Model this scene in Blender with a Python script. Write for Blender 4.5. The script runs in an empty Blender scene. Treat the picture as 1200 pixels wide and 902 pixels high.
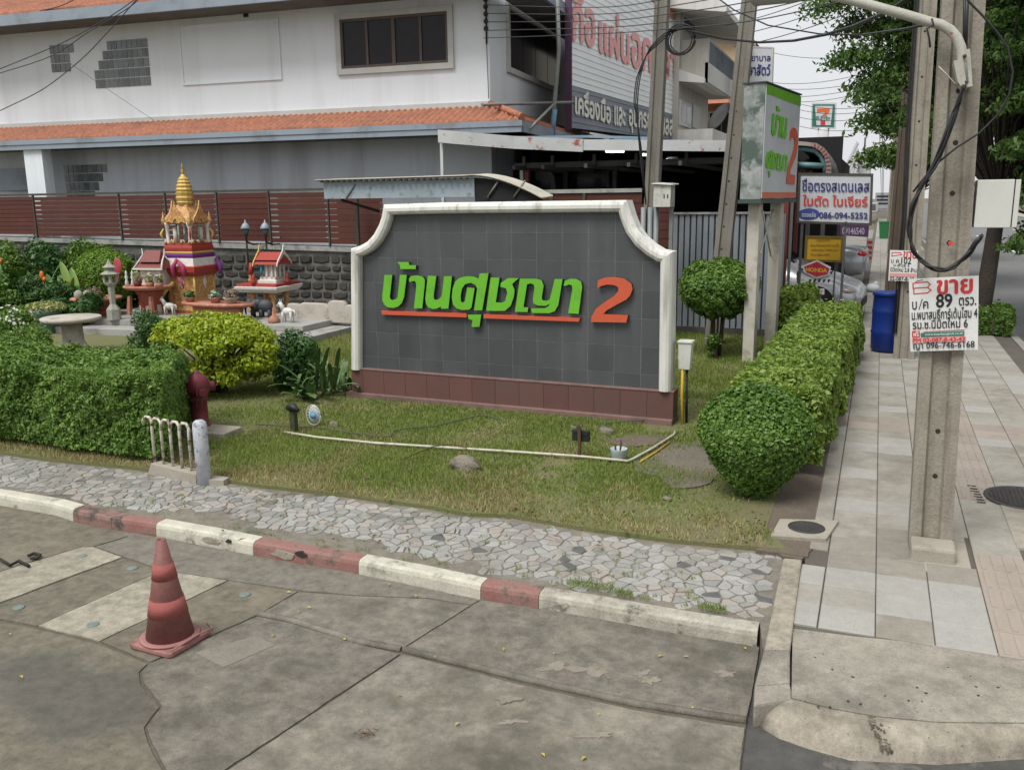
import bpy, bmesh, math, random
import numpy as np
from math import sin, cos, pi, radians, atan2, sqrt
from mathutils import Vector, Matrix

S = bpy.context.scene
COL = S.collection
random.seed(7)

# ------------------------------------------------------------ camera
YAW, PITCH, ROLL = radians(22.3), radians(11.75), radians(-0.7)
FPX, EYE = 1040.0, 2.5
fwd = Vector((-sin(YAW)*cos(PITCH), cos(YAW)*cos(PITCH), -sin(PITCH)))
r0 = Vector((cos(YAW), sin(YAW), 0)); u0 = r0.cross(fwd)
RT = cos(ROLL)*r0 + sin(ROLL)*u0
UP = -sin(ROLL)*r0 + cos(ROLL)*u0
EYEP = Vector((0, 0, EYE))
cam = bpy.data.cameras.new('camera'); camo = bpy.data.objects.new('camera', cam); COL.objects.link(camo)
cam.sensor_width = 36; cam.lens = 36*FPX/1200; cam.clip_start = .05; cam.clip_end = 2000
camo.matrix_world = Matrix(((RT.x, UP.x, -fwd.x, 0), (RT.y, UP.y, -fwd.y, 0), (RT.z, UP.z, -fwd.z, EYE), (0, 0, 0, 1)))
S.camera = camo

# ------------------------------------------------------------ overcast sky, soft sun
W = bpy.data.worlds.new('World'); S.world = W; W.use_nodes = True
nt = W.node_tree; nt.nodes.clear()
sk = nt.nodes.new('ShaderNodeTexSky'); sk.sky_type = 'NISHITA'; sk.sun_disc = False
SUN_EL, SUN_AZ = radians(58), radians(200)
sk.sun_elevation = SUN_EL; sk.sun_rotation = SUN_AZ; sk.air_density = 1.0; sk.dust_density = 4.0
hs = nt.nodes.new('ShaderNodeHueSaturation'); hs.inputs['Saturation'].default_value = .2
nt.links.new(sk.outputs[0], hs.inputs['Color'])
mx = nt.nodes.new('ShaderNodeMix'); mx.data_type = 'RGBA'; mx.inputs[0].default_value = .86
nt.links.new(hs.outputs[0], mx.inputs[6])
# cloud deck, faintly mottled
tc = nt.nodes.new('ShaderNodeTexCoord'); nz = nt.nodes.new('ShaderNodeTexNoise'); nz.inputs['Scale'].default_value = 2.2
nz.inputs['Detail'].default_value = 5
nt.links.new(tc.outputs['Generated'], nz.inputs['Vector'])
cr = nt.nodes.new('ShaderNodeValToRGB'); cr.color_ramp.elements[0].position = .3; cr.color_ramp.elements[1].position = .7
cr.color_ramp.elements[0].color = (.80, .82, .86, 1); cr.color_ramp.elements[1].color = (.94, .95, .96, 1)
nt.links.new(nz.outputs[0], cr.inputs[0])
vm = nt.nodes.new('ShaderNodeVectorMath'); vm.operation = 'SCALE'; vm.inputs['Scale'].default_value = 6.3
nt.links.new(cr.outputs[0], vm.inputs[0]); nt.links.new(vm.outputs[0], mx.inputs[7])
bg = nt.nodes.new('ShaderNodeBackground'); bg.inputs['Strength'].default_value = .1
nt.links.new(mx.outputs[2], bg.inputs[0])
wo = nt.nodes.new('ShaderNodeOutputWorld'); nt.links.new(bg.outputs[0], wo.inputs[0])
sl = bpy.data.lights.new('sun', 'SUN'); sl.energy = 2.1; sl.angle = radians(28); sl.color = (1, .985, .96)
so = bpy.data.objects.new('sun', sl); COL.objects.link(so)
# sun stands behind the camera's left shoulder, high
so.rotation_euler = (radians(32), 0, radians(-20))
S.view_settings.view_transform = 'Standard'; S.view_settings.look = 'None'
S.view_settings.exposure = 0.66; S.view_settings.gamma = 1
S.cycles.max_bounces = 6; S.cycles.diffuse_bounces = 3; S.cycles.glossy_bounces = 3; S.cycles.transparent_max_bounces = 6
S.cycles.use_denoising = True

# ------------------------------------------------------------ survey helpers (photo -> metres)
def ray(px, py): return RT*(px-600) + UP*(451-py) + fwd*FPX
def G(px, py, z=.15):
    d = ray(px, py); return EYEP + d*((z-EYE)/d.z)
def onY(px, py, Y):
    d = ray(px, py); return EYEP + d*(Y/d.y)
def onX(px, py, X):
    d = ray(px, py); return EYEP + d*(X/d.x)
class Frame:
    """vertical plane: origin P, local x along u, local y away from the street side, local z up"""
    def __init__(s, P, u):
        s.P = Vector(P); s.u = Vector((u[0], u[1], 0)).normalized(); s.v = Vector((-s.u.y, s.u.x, 0))
        s.rz = atan2(s.u.y, s.u.x)
    def px(s, px, py, off=0):
        d = ray(px, py); A = s.P + s.v*off; t = (A-EYEP).dot(s.v)/d.dot(s.v); p = EYEP + d*t - s.P
        return (p.dot(s.u), p.z)
    def loc(s, w):
        p = Vector(w)-s.P; return Vector((p.dot(s.u), p.dot(s.v), p.z))

# ------------------------------------------------------------ objects
def tag(o, label=None, cat=None, group=None, kind=None):
    if label: o['label'] = label
    if cat: o['category'] = cat
    if group: o['group'] = group
    if kind: o['kind'] = kind
    return o
def empty(name, loc, label, cat, rz=0, group=None, kind=None):
    o = bpy.data.objects.new(name, None); COL.objects.link(o); o.empty_display_size = .1
    o.location = loc; o.rotation_euler = (0, 0, rz); return tag(o, label, cat, group, kind)
def link(name, me, parent=None, loc=None, rz=None):
    o = bpy.data.objects.new(name, me); COL.objects.link(o)
    if parent is not None: o.parent = parent
    if loc is not None: o.location = loc
    if rz is not None: o.rotation_euler = (0, 0, rz)
    return o
def copy_tree(o, parent=None):
    c = o.copy(); COL.objects.link(c); c.parent = parent
    for ch in list(o.children): copy_tree(ch, c)
    return c

class MB:
    def __init__(s): s.v = []; s.f = []; s.sm = []
    def add(s, vs, fs, smooth=False):
        n = len(s.v); s.v += [tuple(p) for p in vs]; s.f += [tuple(i+n for i in f) for f in fs]; s.sm += [smooth]*len(fs)
        return s
    def box(s, x0, x1, y0, y1, z0, z1):
        return s.add([(x0,y0,z0),(x1,y0,z0),(x1,y1,z0),(x0,y1,z0),(x0,y0,z1),(x1,y0,z1),(x1,y1,z1),(x0,y1,z1)],
                     [(0,3,2,1),(4,5,6,7),(0,1,5,4),(1,2,6,5),(2,3,7,6),(3,0,4,7)])
    def hexa(s, b, t):  # two quads of points, bottom and top
        return s.add(list(b)+list(t), [(0,3,2,1),(4,5,6,7),(0,1,5,4),(1,2,6,5),(2,3,7,6),(3,0,4,7)])
    def prism(s, poly, a0, a1, axis='y', smooth=False):
        n = len(poly)
        ar = sum(poly[i][0]*poly[(i+1)%n][1]-poly[(i+1)%n][0]*poly[i][1] for i in range(n))
        if ar < 0: poly = poly[::-1]
        if axis == 'y': mk = lambda p, a: (p[0], a, p[1])
        elif axis == 'z': mk = lambda p, a: (p[0], p[1], a)
        else: mk = lambda p, a: (a, p[0], p[1])
        vs = [mk(p, a0) for p in poly] + [mk(p, a1) for p in poly]
        fl = axis == 'y'
        A = tuple(range(n)); B = tuple(range(2*n-1, n-1, -1))
        fs = [A, B] if fl else [A[::-1], B[::-1]]
        s.add(vs, fs)
        sd = [((i, i+n, (i+1)%n+n, (i+1)%n) if fl else (i, (i+1)%n, (i+1)%n+n, i+n)) for i in range(n)]
        k = len(s.v)-2*n
        s.f += [tuple(i+k for i in f) for f in sd]; s.sm += [smooth]*n
        return s
    def tube(s, path, r, n=8, cap=True, smooth=True):
        P = [Vector(p) for p in path]; rs = r if isinstance(r, (list, tuple)) else [r]*len(P)
        vs = []; up = Vector((0, 0, 1)); pa = None
        for i, p in enumerate(P):
            t = (P[min(i+1, len(P)-1)] - P[max(i-1, 0)]).normalized()
            if pa is None: pa = t.cross(up) if abs(t.z) < .95 else t.cross(Vector((1, 0, 0)))
            a = (pa - t*pa.dot(t)).normalized(); pa = a; b = t.cross(a)
            for k in range(n):
                q = 2*pi*k/n; vs.append(p + (a*cos(q)+b*sin(q))*rs[i])
        fs = []
        for i in range(len(P)-1):
            for k in range(n): fs.append((i*n+k, i*n+(k+1)%n, (i+1)*n+(k+1)%n, (i+1)*n+k))
        s.add(vs, fs, smooth)
        if cap:
            m = len(s.v)-len(vs)
            s.f += [tuple(m+k for k in range(n))[::-1], tuple(m+(len(P)-1)*n+k for k in range(n))]; s.sm += [False]*2
        return s
    def lathe(s, prof, n=20, c=(0, 0, 0), smooth=True, sq=1.0, rot=0):
        vs = []
        for r, z in prof:
            for k in range(n):
                q = 2*pi*k/n+rot; vs.append((c[0]+r*cos(q), c[1]+r*sin(q)*sq, c[2]+z))
        fs = [(i*n+k, i*n+(k+1)%n, (i+1)*n+(k+1)%n, (i+1)*n+k) for i in range(len(prof)-1) for k in range(n)]
        s.add(vs, fs, smooth); m = len(s.v)-len(vs)
        s.f += [tuple(m+k for k in range(n))[::-1], tuple(m+(len(prof)-1)*n+k for k in range(n))]; s.sm += [False]*2
        return s
    def ell(s, c, r, n=12, m=8, jit=0):
        vs = []; fs = []
        rr = random.Random(int(abs(c[0]*977+c[1]*331+c[2]*77)))
        for i in range(m+1):
            th = pi*i/m
            for k in range(n):
                q = 2*pi*k/n; j = 1+rr.uniform(-jit, jit) if 0 < i < m else 1
                vs.append((c[0]+r[0]*sin(th)*cos(q)*j, c[1]+r[1]*sin(th)*sin(q)*j, c[2]+r[2]*cos(th)*j))
        for i in range(m):
            for k in range(n): fs.append((i*n+k, (i+1)*n+k, (i+1)*n+(k+1)%n, i*n+(k+1)%n))
        return s.add(vs, fs, True)
    def mesh(s, name, mat):
        me = bpy.data.meshes.new(name); me.from_pydata(s.v, [], s.f)
        me.polygons.foreach_set('use_smooth', s.sm); me.materials.append(mat); me.update(); return me
    def build(s, name, mat, parent=None, loc=None, rz=None, bevel=0, kind=None, label=None):
        o = link(name, s.mesh(name, mat), parent, loc, rz)
        if bevel:
            b = o.modifiers.new('bevel', 'BEVEL'); b.width = bevel; b.segments = 2; b.limit_method = 'ANGLE'; b.angle_limit = radians(40)
        if kind: o['kind'] = kind
        if label: o['label'] = label
        return o

def npmesh(name, V, nper, mat, smooth=False):
    """V: (faces*nper, 3) vertices, every face nper own vertices"""
    V = np.asarray(V, np.float32).reshape(-1, 3); nf = len(V)//nper
    me = bpy.data.meshes.new(name); me.vertices.add(len(V)); me.vertices.foreach_set('co', V.ravel())
    me.loops.add(len(V)); me.loops.foreach_set('vertex_index', np.arange(len(V), dtype=np.int32))
    me.polygons.add(nf); me.polygons.foreach_set('loop_start', np.arange(0, len(V), nper, dtype=np.int32))
    me.polygons.foreach_set('loop_total', np.full(nf, nper, np.int32))
    me.materials.append(mat); me.update(); me.validate(); return me

# ------------------------------------------------------------ materials
MC = {}
def base_mat(name, rough=.8, metal=0, spec=.4):
    m = bpy.data.materials.new(name); m.use_nodes = True; n = m.node_tree
    b = n.nodes['Principled BSDF']; b.inputs['Roughness'].default_value = rough; b.inputs['Metallic'].default_value = metal
    b.inputs['Specular IOR Level'].default_value = spec
    return m, n, b
def N(n, t, **k):
    x = n.nodes.new(t)
    for a, v in k.items():
        if hasattr(x, a): setattr(x, a, v)
        else: x.inputs[a.replace('_', ' ')].default_value = v
    return x
def rgba(c): return (c[0], c[1], c[2], 1)
def mixc(n, fac, a, b, mode='MIX'):
    m = n.nodes.new('ShaderNodeMix'); m.data_type = 'RGBA'; m.blend_type = mode
    for sock, v in ((m.inputs[0], fac), (m.inputs[6], a), (m.inputs[7], b)):
        if isinstance(v, (tuple, list)): sock.default_value = rgba(v)
        elif isinstance(v, (int, float)): sock.default_value = v
        else: n.links.new(v, sock)
    return m.outputs[2]
def noise(n, vec, scale, detail=4, rough=.6, lo=.35, hi=.65, stretch=None):
    if stretch:
        mp = N(n, 'ShaderNodeMapping'); mp.inputs['Scale'].default_value = stretch; n.links.new(vec, mp.inputs[0]); vec = mp.outputs[0]
    z = N(n, 'ShaderNodeTexNoise'); z.inputs['Scale'].default_value = scale; z.inputs['Detail'].default_value = detail
    z.inputs['Roughness'].default_value = rough; n.links.new(vec, z.inputs['Vector'])
    r = N(n, 'ShaderNodeMapRange'); r.inputs['From Min'].default_value = lo; r.inputs['From Max'].default_value = hi
    n.links.new(z.outputs[0], r.inputs['Value']); return r.outputs[0]
def geo(n, obj=False):
    if obj: return N(n, 'ShaderNodeTexCoord').outputs['Object']
    return N(n, 'ShaderNodeNewGeometry').outputs['Position']
def bump(n, b, h, st=.3, dist=.01):
    k = N(n, 'ShaderNodeBump'); k.inputs['Strength'].default_value = st; k.inputs['Distance'].default_value = dist
    n.links.new(h, k.inputs['Height']); n.links.new(k.outputs[0], b.inputs['Normal'])
def mat(name, c1, c2=None, rough=.8, scale=3, dirt=None, dscale=1.2, dlo=.52, dhi=.7, fine=60, fst=.12, bs=.25, bd=.004,
        metal=0, spec=.35, streak=None, stst=.5, rnd=0, obj=False, island=0, streak_scale=6, patch=None, wet=(), mid=None):
    """patchy two-tone surface with fine grain, stains, optional downward streaks, per-object variation"""
    if name in MC: return MC[name]
    m, n, b = base_mat(name, rough, metal, spec); P = geo(n, obj)
    c2 = c2 or tuple(x*.8 for x in c1)
    c = mixc(n, noise(n, P, scale, 5, .65), c1, c2)
    f = noise(n, P, fine, 3, .7, .3, .7)
    g = mixc(n, fst, c, mixc(n, f, tuple(x*.45 for x in c1), tuple(min(1, x*1.5) for x in c1)))
    if patch: g = mixc(n, noise(n, P, patch[1], 6, .6, .5, .62), g, patch[0])
    if mid:   # blotches and specks a few centimetres across
        q = noise(n, P, mid[0], 8, .75, .36, .64); g = mixc(n, mid[1], g, mixc(n, q, tuple(x*.55 for x in c2), tuple(min(1, x*1.25) for x in c1)))
        q2 = noise(n, P, mid[0]*7, 2, .5, .68, .72); g = mixc(n, q2, g, tuple(x*.35 for x in c1))
    if dirt: g = mixc(n, noise(n, P, dscale, 6, .7, dlo, dhi), g, dirt)
    if streak:
        s = noise(n, P, streak_scale, 5, .6, .5, .72, (1, 1, .08))
        k = N(n, 'ShaderNodeMath', operation='MULTIPLY'); k.inputs[1].default_value = stst; n.links.new(s, k.inputs[0])
        g = mixc(n, k.outputs[0], g, streak)
    if rnd or island:
        src = N(n, 'ShaderNodeObjectInfo').outputs['Random'] if rnd else N(n, 'ShaderNodeNewGeometry').outputs['Random Per Island']
        r = N(n, 'ShaderNodeMapRange'); a = rnd or island
        r.inputs['To Min'].default_value = 1-a; r.inputs['To Max'].default_value = 1+a*.6; n.links.new(src, r.inputs['Value'])
        h = N(n, 'ShaderNodeHueSaturation'); n.links.new(r.outputs[0], h.inputs['Value']); n.links.new(g, h.inputs['Color']); g = h.outputs[0]
    tot = None
    for cx, cy, rx, ry in wet:   # standing water and damp: glossy and darker
        mp = N(n, 'ShaderNodeMapping'); mp.vector_type = 'POINT'; mp.inputs['Location'].default_value = (-cx/rx, -cy/ry, 0); mp.inputs['Scale'].default_value = (1/rx, 1/ry, 0)
        n.links.new(P, mp.inputs[0]); ln = N(n, 'ShaderNodeVectorMath', operation='LENGTH'); n.links.new(mp.outputs[0], ln.inputs[0])
        nz_ = N(n, 'ShaderNodeTexNoise'); nz_.inputs['Scale'].default_value = 3; nz_.inputs['Detail'].default_value = 6; n.links.new(P, nz_.inputs['Vector'])
        ad = N(n, 'ShaderNodeMath', operation='MULTIPLY_ADD'); ad.inputs[1].default_value = 1.3; n.links.new(nz_.outputs[0], ad.inputs[0]); n.links.new(ln.outputs['Value'], ad.inputs[2])
        rr_ = N(n, 'ShaderNodeMapRange'); rr_.inputs['From Min'].default_value = 1.75; rr_.inputs['From Max'].default_value = 1.35; n.links.new(ad.outputs[0], rr_.inputs['Value'])
        if tot is None: tot = rr_.outputs[0]
        else:
            k = N(n, 'ShaderNodeMath', operation='MAXIMUM'); n.links.new(tot, k.inputs[0]); n.links.new(rr_.outputs[0], k.inputs[1]); tot = k.outputs[0]
    if tot is not None:
        g = mixc(n, tot, g, mixc(n, .45, g, (.03, .03, .028)))
        rg = N(n, 'ShaderNodeMapRange'); rg.inputs['To Min'].default_value = rough; rg.inputs['To Max'].default_value = .06; n.links.new(tot, rg.inputs['Value']); n.links.new(rg.outputs[0], b.inputs['Roughness'])
        bs = bs*.4
    n.links.new(g, b.inputs['Base Color'])
    if bs: bump(n, b, f, bs, bd)
    MC[name] = m; return m
def leafmat(name, cols, trans=.25, rough=.55, scale=2.5, tip=None):
    """colour by leaf (island) and by slow patches"""
    if name in MC: return MC[name]
    m, n, b = base_mat(name, rough, 0, .35)
    gn = N(n, 'ShaderNodeNewGeometry'); cr = N(n, 'ShaderNodeValToRGB')
    e = cr.color_ramp.elements
    while len(e) < len(cols): e.new(.5)
    for i, c in enumerate(cols): e[i].position = i/(len(cols)-1); e[i].color = rgba(c)
    z = noise(n, gn.outputs['Position'], scale, 4, .6, .25, .75)
    a = N(n, 'ShaderNodeMath', operation='MULTIPLY_ADD'); a.inputs[1].default_value = .55
    k = N(n, 'ShaderNodeMath', operation='MULTIPLY'); k.inputs[1].default_value = .45
    n.links.new(z, k.inputs[0]); n.links.new(gn.outputs['Random Per Island'], a.inputs[0]); n.links.new(k.outputs[0], a.inputs[2])
    n.links.new(a.outputs[0], cr.inputs[0]); n.links.new(cr.outputs[0], b.inputs['Base Color'])
    t = N(n, 'ShaderNodeBsdfTranslucent'); n.links.new(cr.outputs[0], t.inputs['Color'])
    ms = N(n, 'ShaderNodeMixShader'); ms.inputs[0].default_value = trans
    n.links.new(b.outputs[0], ms.inputs[1]); n.links.new(t.outputs[0], ms.inputs[2])
    n.links.new(ms.outputs[0], n.nodes['Material Output'].inputs['Surface'])
    MC[name] = m; return m
def plain(name, c, rough=.5, metal=0, spec=.4): return mat(name, c, tuple(x*.85 for x in c), rough, 8, metal=metal, spec=spec, fst=.06, bs=.05)
def emit(name, c, st):
    m, n, b = base_mat(name); b.inputs['Emission Color'].default_value = rgba(c); b.inputs['Emission Strength'].default_value = st
    b.inputs['Base Color'].default_value = rgba(c); return m

# ------------------------------------------------------------ writing
_txt = {}
def text_mesh(s, bold=0.0, font=None):
    """glyph outlines of a string as flat polygons, unit size, x to the right and z up"""
    k = (s, bold)
    if k in _txt: return _txt[k]
    c = bpy.data.curves.new('writing', 'FONT'); c.body = s; c.size = 1; c.resolution_u = 3; c.fill_mode = 'FRONT'
    o = bpy.data.objects.new('writing', c); COL.objects.link(o)
    dg = bpy.context.evaluated_depsgraph_get(); dg.update(); me = bpy.data.meshes.new_from_object(o.evaluated_get(dg))
    V = [tuple(v.co) for v in me.vertices]; Fc = [tuple(p.vertices) for p in me.polygons]
    bpy.data.objects.remove(o); bpy.data.curves.remove(c); bpy.data.meshes.remove(me)
    vs = []; fs = []
    sh = [(0, 0)] if not bold else [(0, 0), (bold, 0), (bold*.5, bold*.45), (bold*.5, -bold*.45)]
    for i, (dx, dy) in enumerate(sh):
        n = len(vs); vs += [(x+dx, y+dy, i) for x, y, _ in V]; fs += [tuple(q+n for q in f) for f in Fc]
    _txt[k] = (vs, fs); return _txt[k]
def write(name, s, quad, m, parent, y=0, bold=0.0, box=None):
    """lay the string in the quad (TL, TR, BR, BL as local x,z), on the plane y=const facing -y"""
    vs, fs = text_mesh(s, bold)
    xs = [v[0] for v in vs]; zs = [v[1] for v in vs]
    x0, x1 = min(xs), max(xs); z0, z1 = min(zs), max(zs)
    TL, TR, BR, BL = [Vector(q) for q in quad]; out = []
    for x, z, i in vs:
        a = (x-x0)/(x1-x0); b = (z-z0)/(z1-z0)
        p = (BL*(1-a)+BR*a)*(1-b) + (TL*(1-a)+TR*a)*b
        out.append((p[0], y-i*.0004, p[1]))
    mb = MB(); mb.add(out, fs)
    return mb.build(name, m, parent)
def rectq(x0, x1, z0, z1): return [(x0, z1), (x1, z1), (x1, z0), (x0, z0)]

# ------------------------------------------------------------ clipping and noise
def clip_half(poly, a, b, c):  # keep a*x+b*y<=c
    out = []
    for i in range(len(poly)):
        p, q = poly[i], poly[(i+1) % len(poly)]
        dp = a*p[0]+b*p[1]-c; dq = a*q[0]+b*q[1]-c
        if dp <= 0: out.append(p)
        if (dp < 0) != (dq < 0) and dp != dq:
            t = dp/(dp-dq); out.append((p[0]+(q[0]-p[0])*t, p[1]+(q[1]-p[1])*t))
    return out
def clip_rect(poly, x0, x1, y0, y1):
    for a, b, c in ((-1, 0, -x0), (1, 0, x1), (0, -1, -y0), (0, 1, y1)):
        poly = clip_half(poly, a, b, c)
        if len(poly) < 3: return []
    return poly
def clip_convex(poly, conv):
    n = len(conv); ar = sum(conv[i][0]*conv[(i+1)%n][1]-conv[(i+1)%n][0]*conv[i][1] for i in range(n))
    if ar < 0: conv = conv[::-1]
    for i in range(n):
        p, q = conv[i], conv[(i+1) % n]
        a, b = q[1]-p[1], -(q[0]-p[0]); poly = clip_half(poly, a, b, a*p[0]+b*p[1])
        if len(poly) < 3: return []
    return poly
def area(poly): n = len(poly); return sum(poly[i][0]*poly[(i+1)%n][1]-poly[(i+1)%n][0]*poly[i][1] for i in range(n))/2
def inside(p, poly):
    c = False; n = len(poly); j = n-1
    for i in range(n):
        if (poly[i][1] > p[1]) != (poly[j][1] > p[1]) and p[0] < (poly[j][0]-poly[i][0])*(p[1]-poly[i][1])/(poly[j][1]-poly[i][1])+poly[i][0]: c = not c
        j = i
    return c
def inside_np(X, Y, poly):
    c = np.zeros(len(X), bool); n = len(poly); j = n-1
    for i in range(n):
        xi, yi = poly[i]; xj, yj = poly[j]
        m = ((yi > Y) != (yj > Y)) & (X < (xj-xi)*(Y-yi)/((yj-yi) if yj != yi else 1e-9)+xi); c ^= m; j = i
    return c
def vnoise(X, Y, sc, seed=0):
    r = np.random.RandomState(seed); T = r.rand(64, 64); x = X*sc+100; y = Y*sc+100
    xi = np.floor(x).astype(int); yi = np.floor(y).astype(int); fx = x-xi; fy = y-yi
    fx = fx*fx*(3-2*fx); fy = fy*fy*(3-2*fy); g = lambda a, b: T[a % 64, b % 64]
    return (g(xi, yi)*(1-fx)+g(xi+1, yi)*fx)*(1-fy)+(g(xi, yi+1)*(1-fx)+g(xi+1, yi+1)*fx)*fy

# ------------------------------------------------------------ foliage
def leaves(name, P, Nn, size, m, parent=None, aspect=.55, seed=1, tilt=.7, droop=0):
    r = np.random.RandomState(seed); n = len(P)
    D = Nn + r.normal(0, tilt, (n, 3)); D[:, 2] += .25; D /= np.linalg.norm(D, axis=1, keepdims=True)+1e-9
    T = np.cross(D, r.normal(0, 1, (n, 3))); T /= np.linalg.norm(T, axis=1, keepdims=True)+1e-9
    B = np.cross(D, T); L = size*(.65+.7*r.rand(n, 1)); Wd = L*aspect
    fold = D*L*.12
    V = np.empty((n, 4, 3)); V[:, 0] = P-T*L*.5; V[:, 1] = P-B*Wd*.5+fold; V[:, 2] = P+T*L*.5-np.array([0, 0, droop])*L; V[:, 3] = P+B*Wd*.5+fold
    return link(name, npmesh(name, V.reshape(-1, 3), 4, m), parent)
def shell_box(n, x0, x1, y0, y1, z0, z1, depth, seed, faces='xXyYZ', rnd=.12, amp=.05, shear=0):
    r = np.random.RandomState(seed); A = {'x': (y1-y0)*(z1-z0), 'X': (y1-y0)*(z1-z0), 'y': (x1-x0)*(z1-z0), 'Y': (x1-x0)*(z1-z0), 'Z': (x1-x0)*(y1-y0)}
    tot = sum(A[f] for f in faces); Ps = []; Ns = []
    for f in faces:
        k = int(n*A[f]/tot); a = r.rand(k); b = r.rand(k); d = -np.abs(r.normal(0, depth, k))
        X = x0+(x1-x0)*a; Y = y0+(y1-y0)*a; Yb = y0+(y1-y0)*b; Z = z0+(z1-z0)*b
        if f in 'xX':
            q = vnoise(Y, Z, 3, seed)-.5; xx = (x0-d-q*amp*2) if f == 'x' else (x1+d+q*amp*2); p = np.stack([xx, Y, Z], 1); nn = (-1 if f == 'x' else 1, 0, 0)
        elif f in 'yY':
            q = vnoise(X, Z, 3, seed+1)-.5; yy = (y0-d-q*amp*2) if f == 'y' else (y1+d+q*amp*2); p = np.stack([X, yy, Z], 1); nn = (0, -1 if f == 'y' else 1, 0)
        else:
            q = vnoise(X, Yb, 2.5, seed+2)-.5; p = np.stack([X, Yb, z1+d+q*amp*2], 1); nn = (0, 0, 1)
        Ps.append(p); Ns.append(np.tile(nn, (k, 1)).astype(float))
    P = np.concatenate(Ps); Q = np.concatenate(Ns)
    # round the edges
    c = np.array([(x0+x1)/2, (y0+y1)/2, (z0+z1)/2]); h = np.array([(x1-x0)/2, (y1-y0)/2, (z1-z0)/2])
    e = np.clip((np.abs(P-c)-(h-rnd))/rnd, 0, 1.5); over = np.sqrt((e**2).sum(1)); k = over > 1
    sc = np.where(k, 1/np.maximum(over, 1e-6), 1)[:, None]; low = (P[:, 2] < c[2])
    e2 = e*sc; newP = c+np.sign(P-c)*(np.minimum(np.abs(P-c), h-rnd)+e2*rnd)
    P = np.where((k & ~low)[:, None], newP, P)
    # broad swells and hollows, stray shoots
    sw = (vnoise(P[:, 0]+P[:, 2]*.6, P[:, 1]*1.0+P[:, 2]*.9, 1.9, seed+7)-.5)*.10+(vnoise(P[:, 0]*1.3-P[:, 2], P[:, 1]+P[:, 2]*1.4, 6.5, seed+8)-.5)*.07
    P = P+Q*sw[:, None]
    up = (r.rand(len(P)) < .02) & (Q[:, 2] > .5); P[up, 2] += r.rand(up.sum())*.09
    if shear:
        f = np.clip((P[:, 0]-(x1-1.3))/1.3, 0, 1); P[:, 0] -= (P[:, 1]-y0)*shear*f*f*(3-2*f)
    return P, Q
def shell_ell(n, c, R, seed, depth=.1, amp=.08, freq=3, zmin=-1, power=2):
    r = np.random.RandomState(seed); D = r.normal(0, 1, (n, 3)); D /= np.linalg.norm(D, axis=1, keepdims=True); D = D[D[:, 2] > zmin]
    q = vnoise(D[:, 0]*2+D[:, 2], D[:, 1]*2-D[:, 2], freq, seed)-.5
    k = 1-np.abs(r.normal(0, depth, len(D)))+q*amp*2
    return np.array(c)+D*np.array(R)*k[:, None], D.copy()
# ============================================================ materials
WP = G(75, 812, 0)
CONC = mat('driveway_concrete', (.200, .182, .148), (.138, .128, .103), .85, 1.6, dirt=(.082, .076, .056), dscale=1.1, dlo=.46, dhi=.66, fine=130, fst=.5, bs=.6, rnd=.2, patch=((.29, .258, .20), 3.4), mid=(10, .62))
CONCL = mat('pale_driveway_concrete', (.33, .30, .235), (.24, .22, .17), .85, 1.6, dirt=(.12, .115, .09), dscale=1.1, dlo=.5, dhi=.75, fine=90, fst=.3, bs=.4, mid=(10, .62))
CONCD = mat('mossy_driveway_concrete', (.155, .138, .103), (.105, .096, .069), .82, 1.7, dirt=(.22, .19, .14), dscale=1.5, dlo=.54, dhi=.75, fine=130, fst=.5, bs=.6, wet=[(WP.x, WP.y, .75, .34)], mid=(10, .62))
GUTT = mat('gutter_screed', (.175, .16, .13), (.135, .123, .098), .8, 1.2, fine=110, fst=.25, dirt=(.20, .18, .15), dscale=1, bs=.4, mid=(10, .62))
APRON = mat('apron_concrete', (.30, .275, .225), (.22, .20, .165), .85, 1.5, dirt=(.115, .105, .085), dscale=1.5, dlo=.5, dhi=.72, fine=80, fst=.3, bs=.5, mid=(10, .35))
NOSE = mat('worn_kerb_concrete', (.32, .285, .225), (.23, .205, .165), .85, 2.5, dirt=(.12, .105, .08), dscale=3, dlo=.5, dhi=.7, fine=70, fst=.3, bs=.5, mid=(10, .62))
EARTH = mat('bare_earth', (.15, .12, .09), (.10, .083, .063), .95, 3, dirt=(.18, .15, .12), dscale=5, fine=70, fst=.4, bs=.6, bd=.01)
SOIL = mat('lawn_soil', (.15, .145, .065), (.12, .145, .045), .95, 2.2, dirt=(.17, .14, .09), dscale=1.6, fine=60, fst=.4, bs=.6, bd=.01)
ASPH = mat('asphalt', (.15, .15, .148), (.12, .12, .118), .8, 2, dirt=(.13, .128, .12), dscale=.6, fine=160, fst=.4, bs=.4)
ASPHD = mat('asphalt_corner', (.085, .082, .075), (.06, .058, .053), .85, 2, dirt=(.16, .15, .13), dscale=2, dlo=.56, dhi=.66, fine=150, fst=.45, bs=.5, mid=(14, 0.4))
KWHITE = mat('white_kerb_paint', (.50, .485, .40), (.36, .345, .28), .75, 5, dirt=(.13, .12, .095), dscale=4.5, dlo=.54, dhi=.68, fine=60, fst=.25, bs=.4)
KRED = mat('red_kerb_paint', (.225, .10, .085), (.27, .185, .155), .8, 5, dirt=(.075, .06, .05), dscale=5, dlo=.50, dhi=.64, fine=60, fst=.25, bs=.4)
KTOPR = mat('faded_red_kerb_top', (.36, .235, .20), (.27, .17, .145), .8, 4, dirt=(.3, .26, .21), dscale=3, fine=60, fst=.3, bs=.4)
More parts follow.
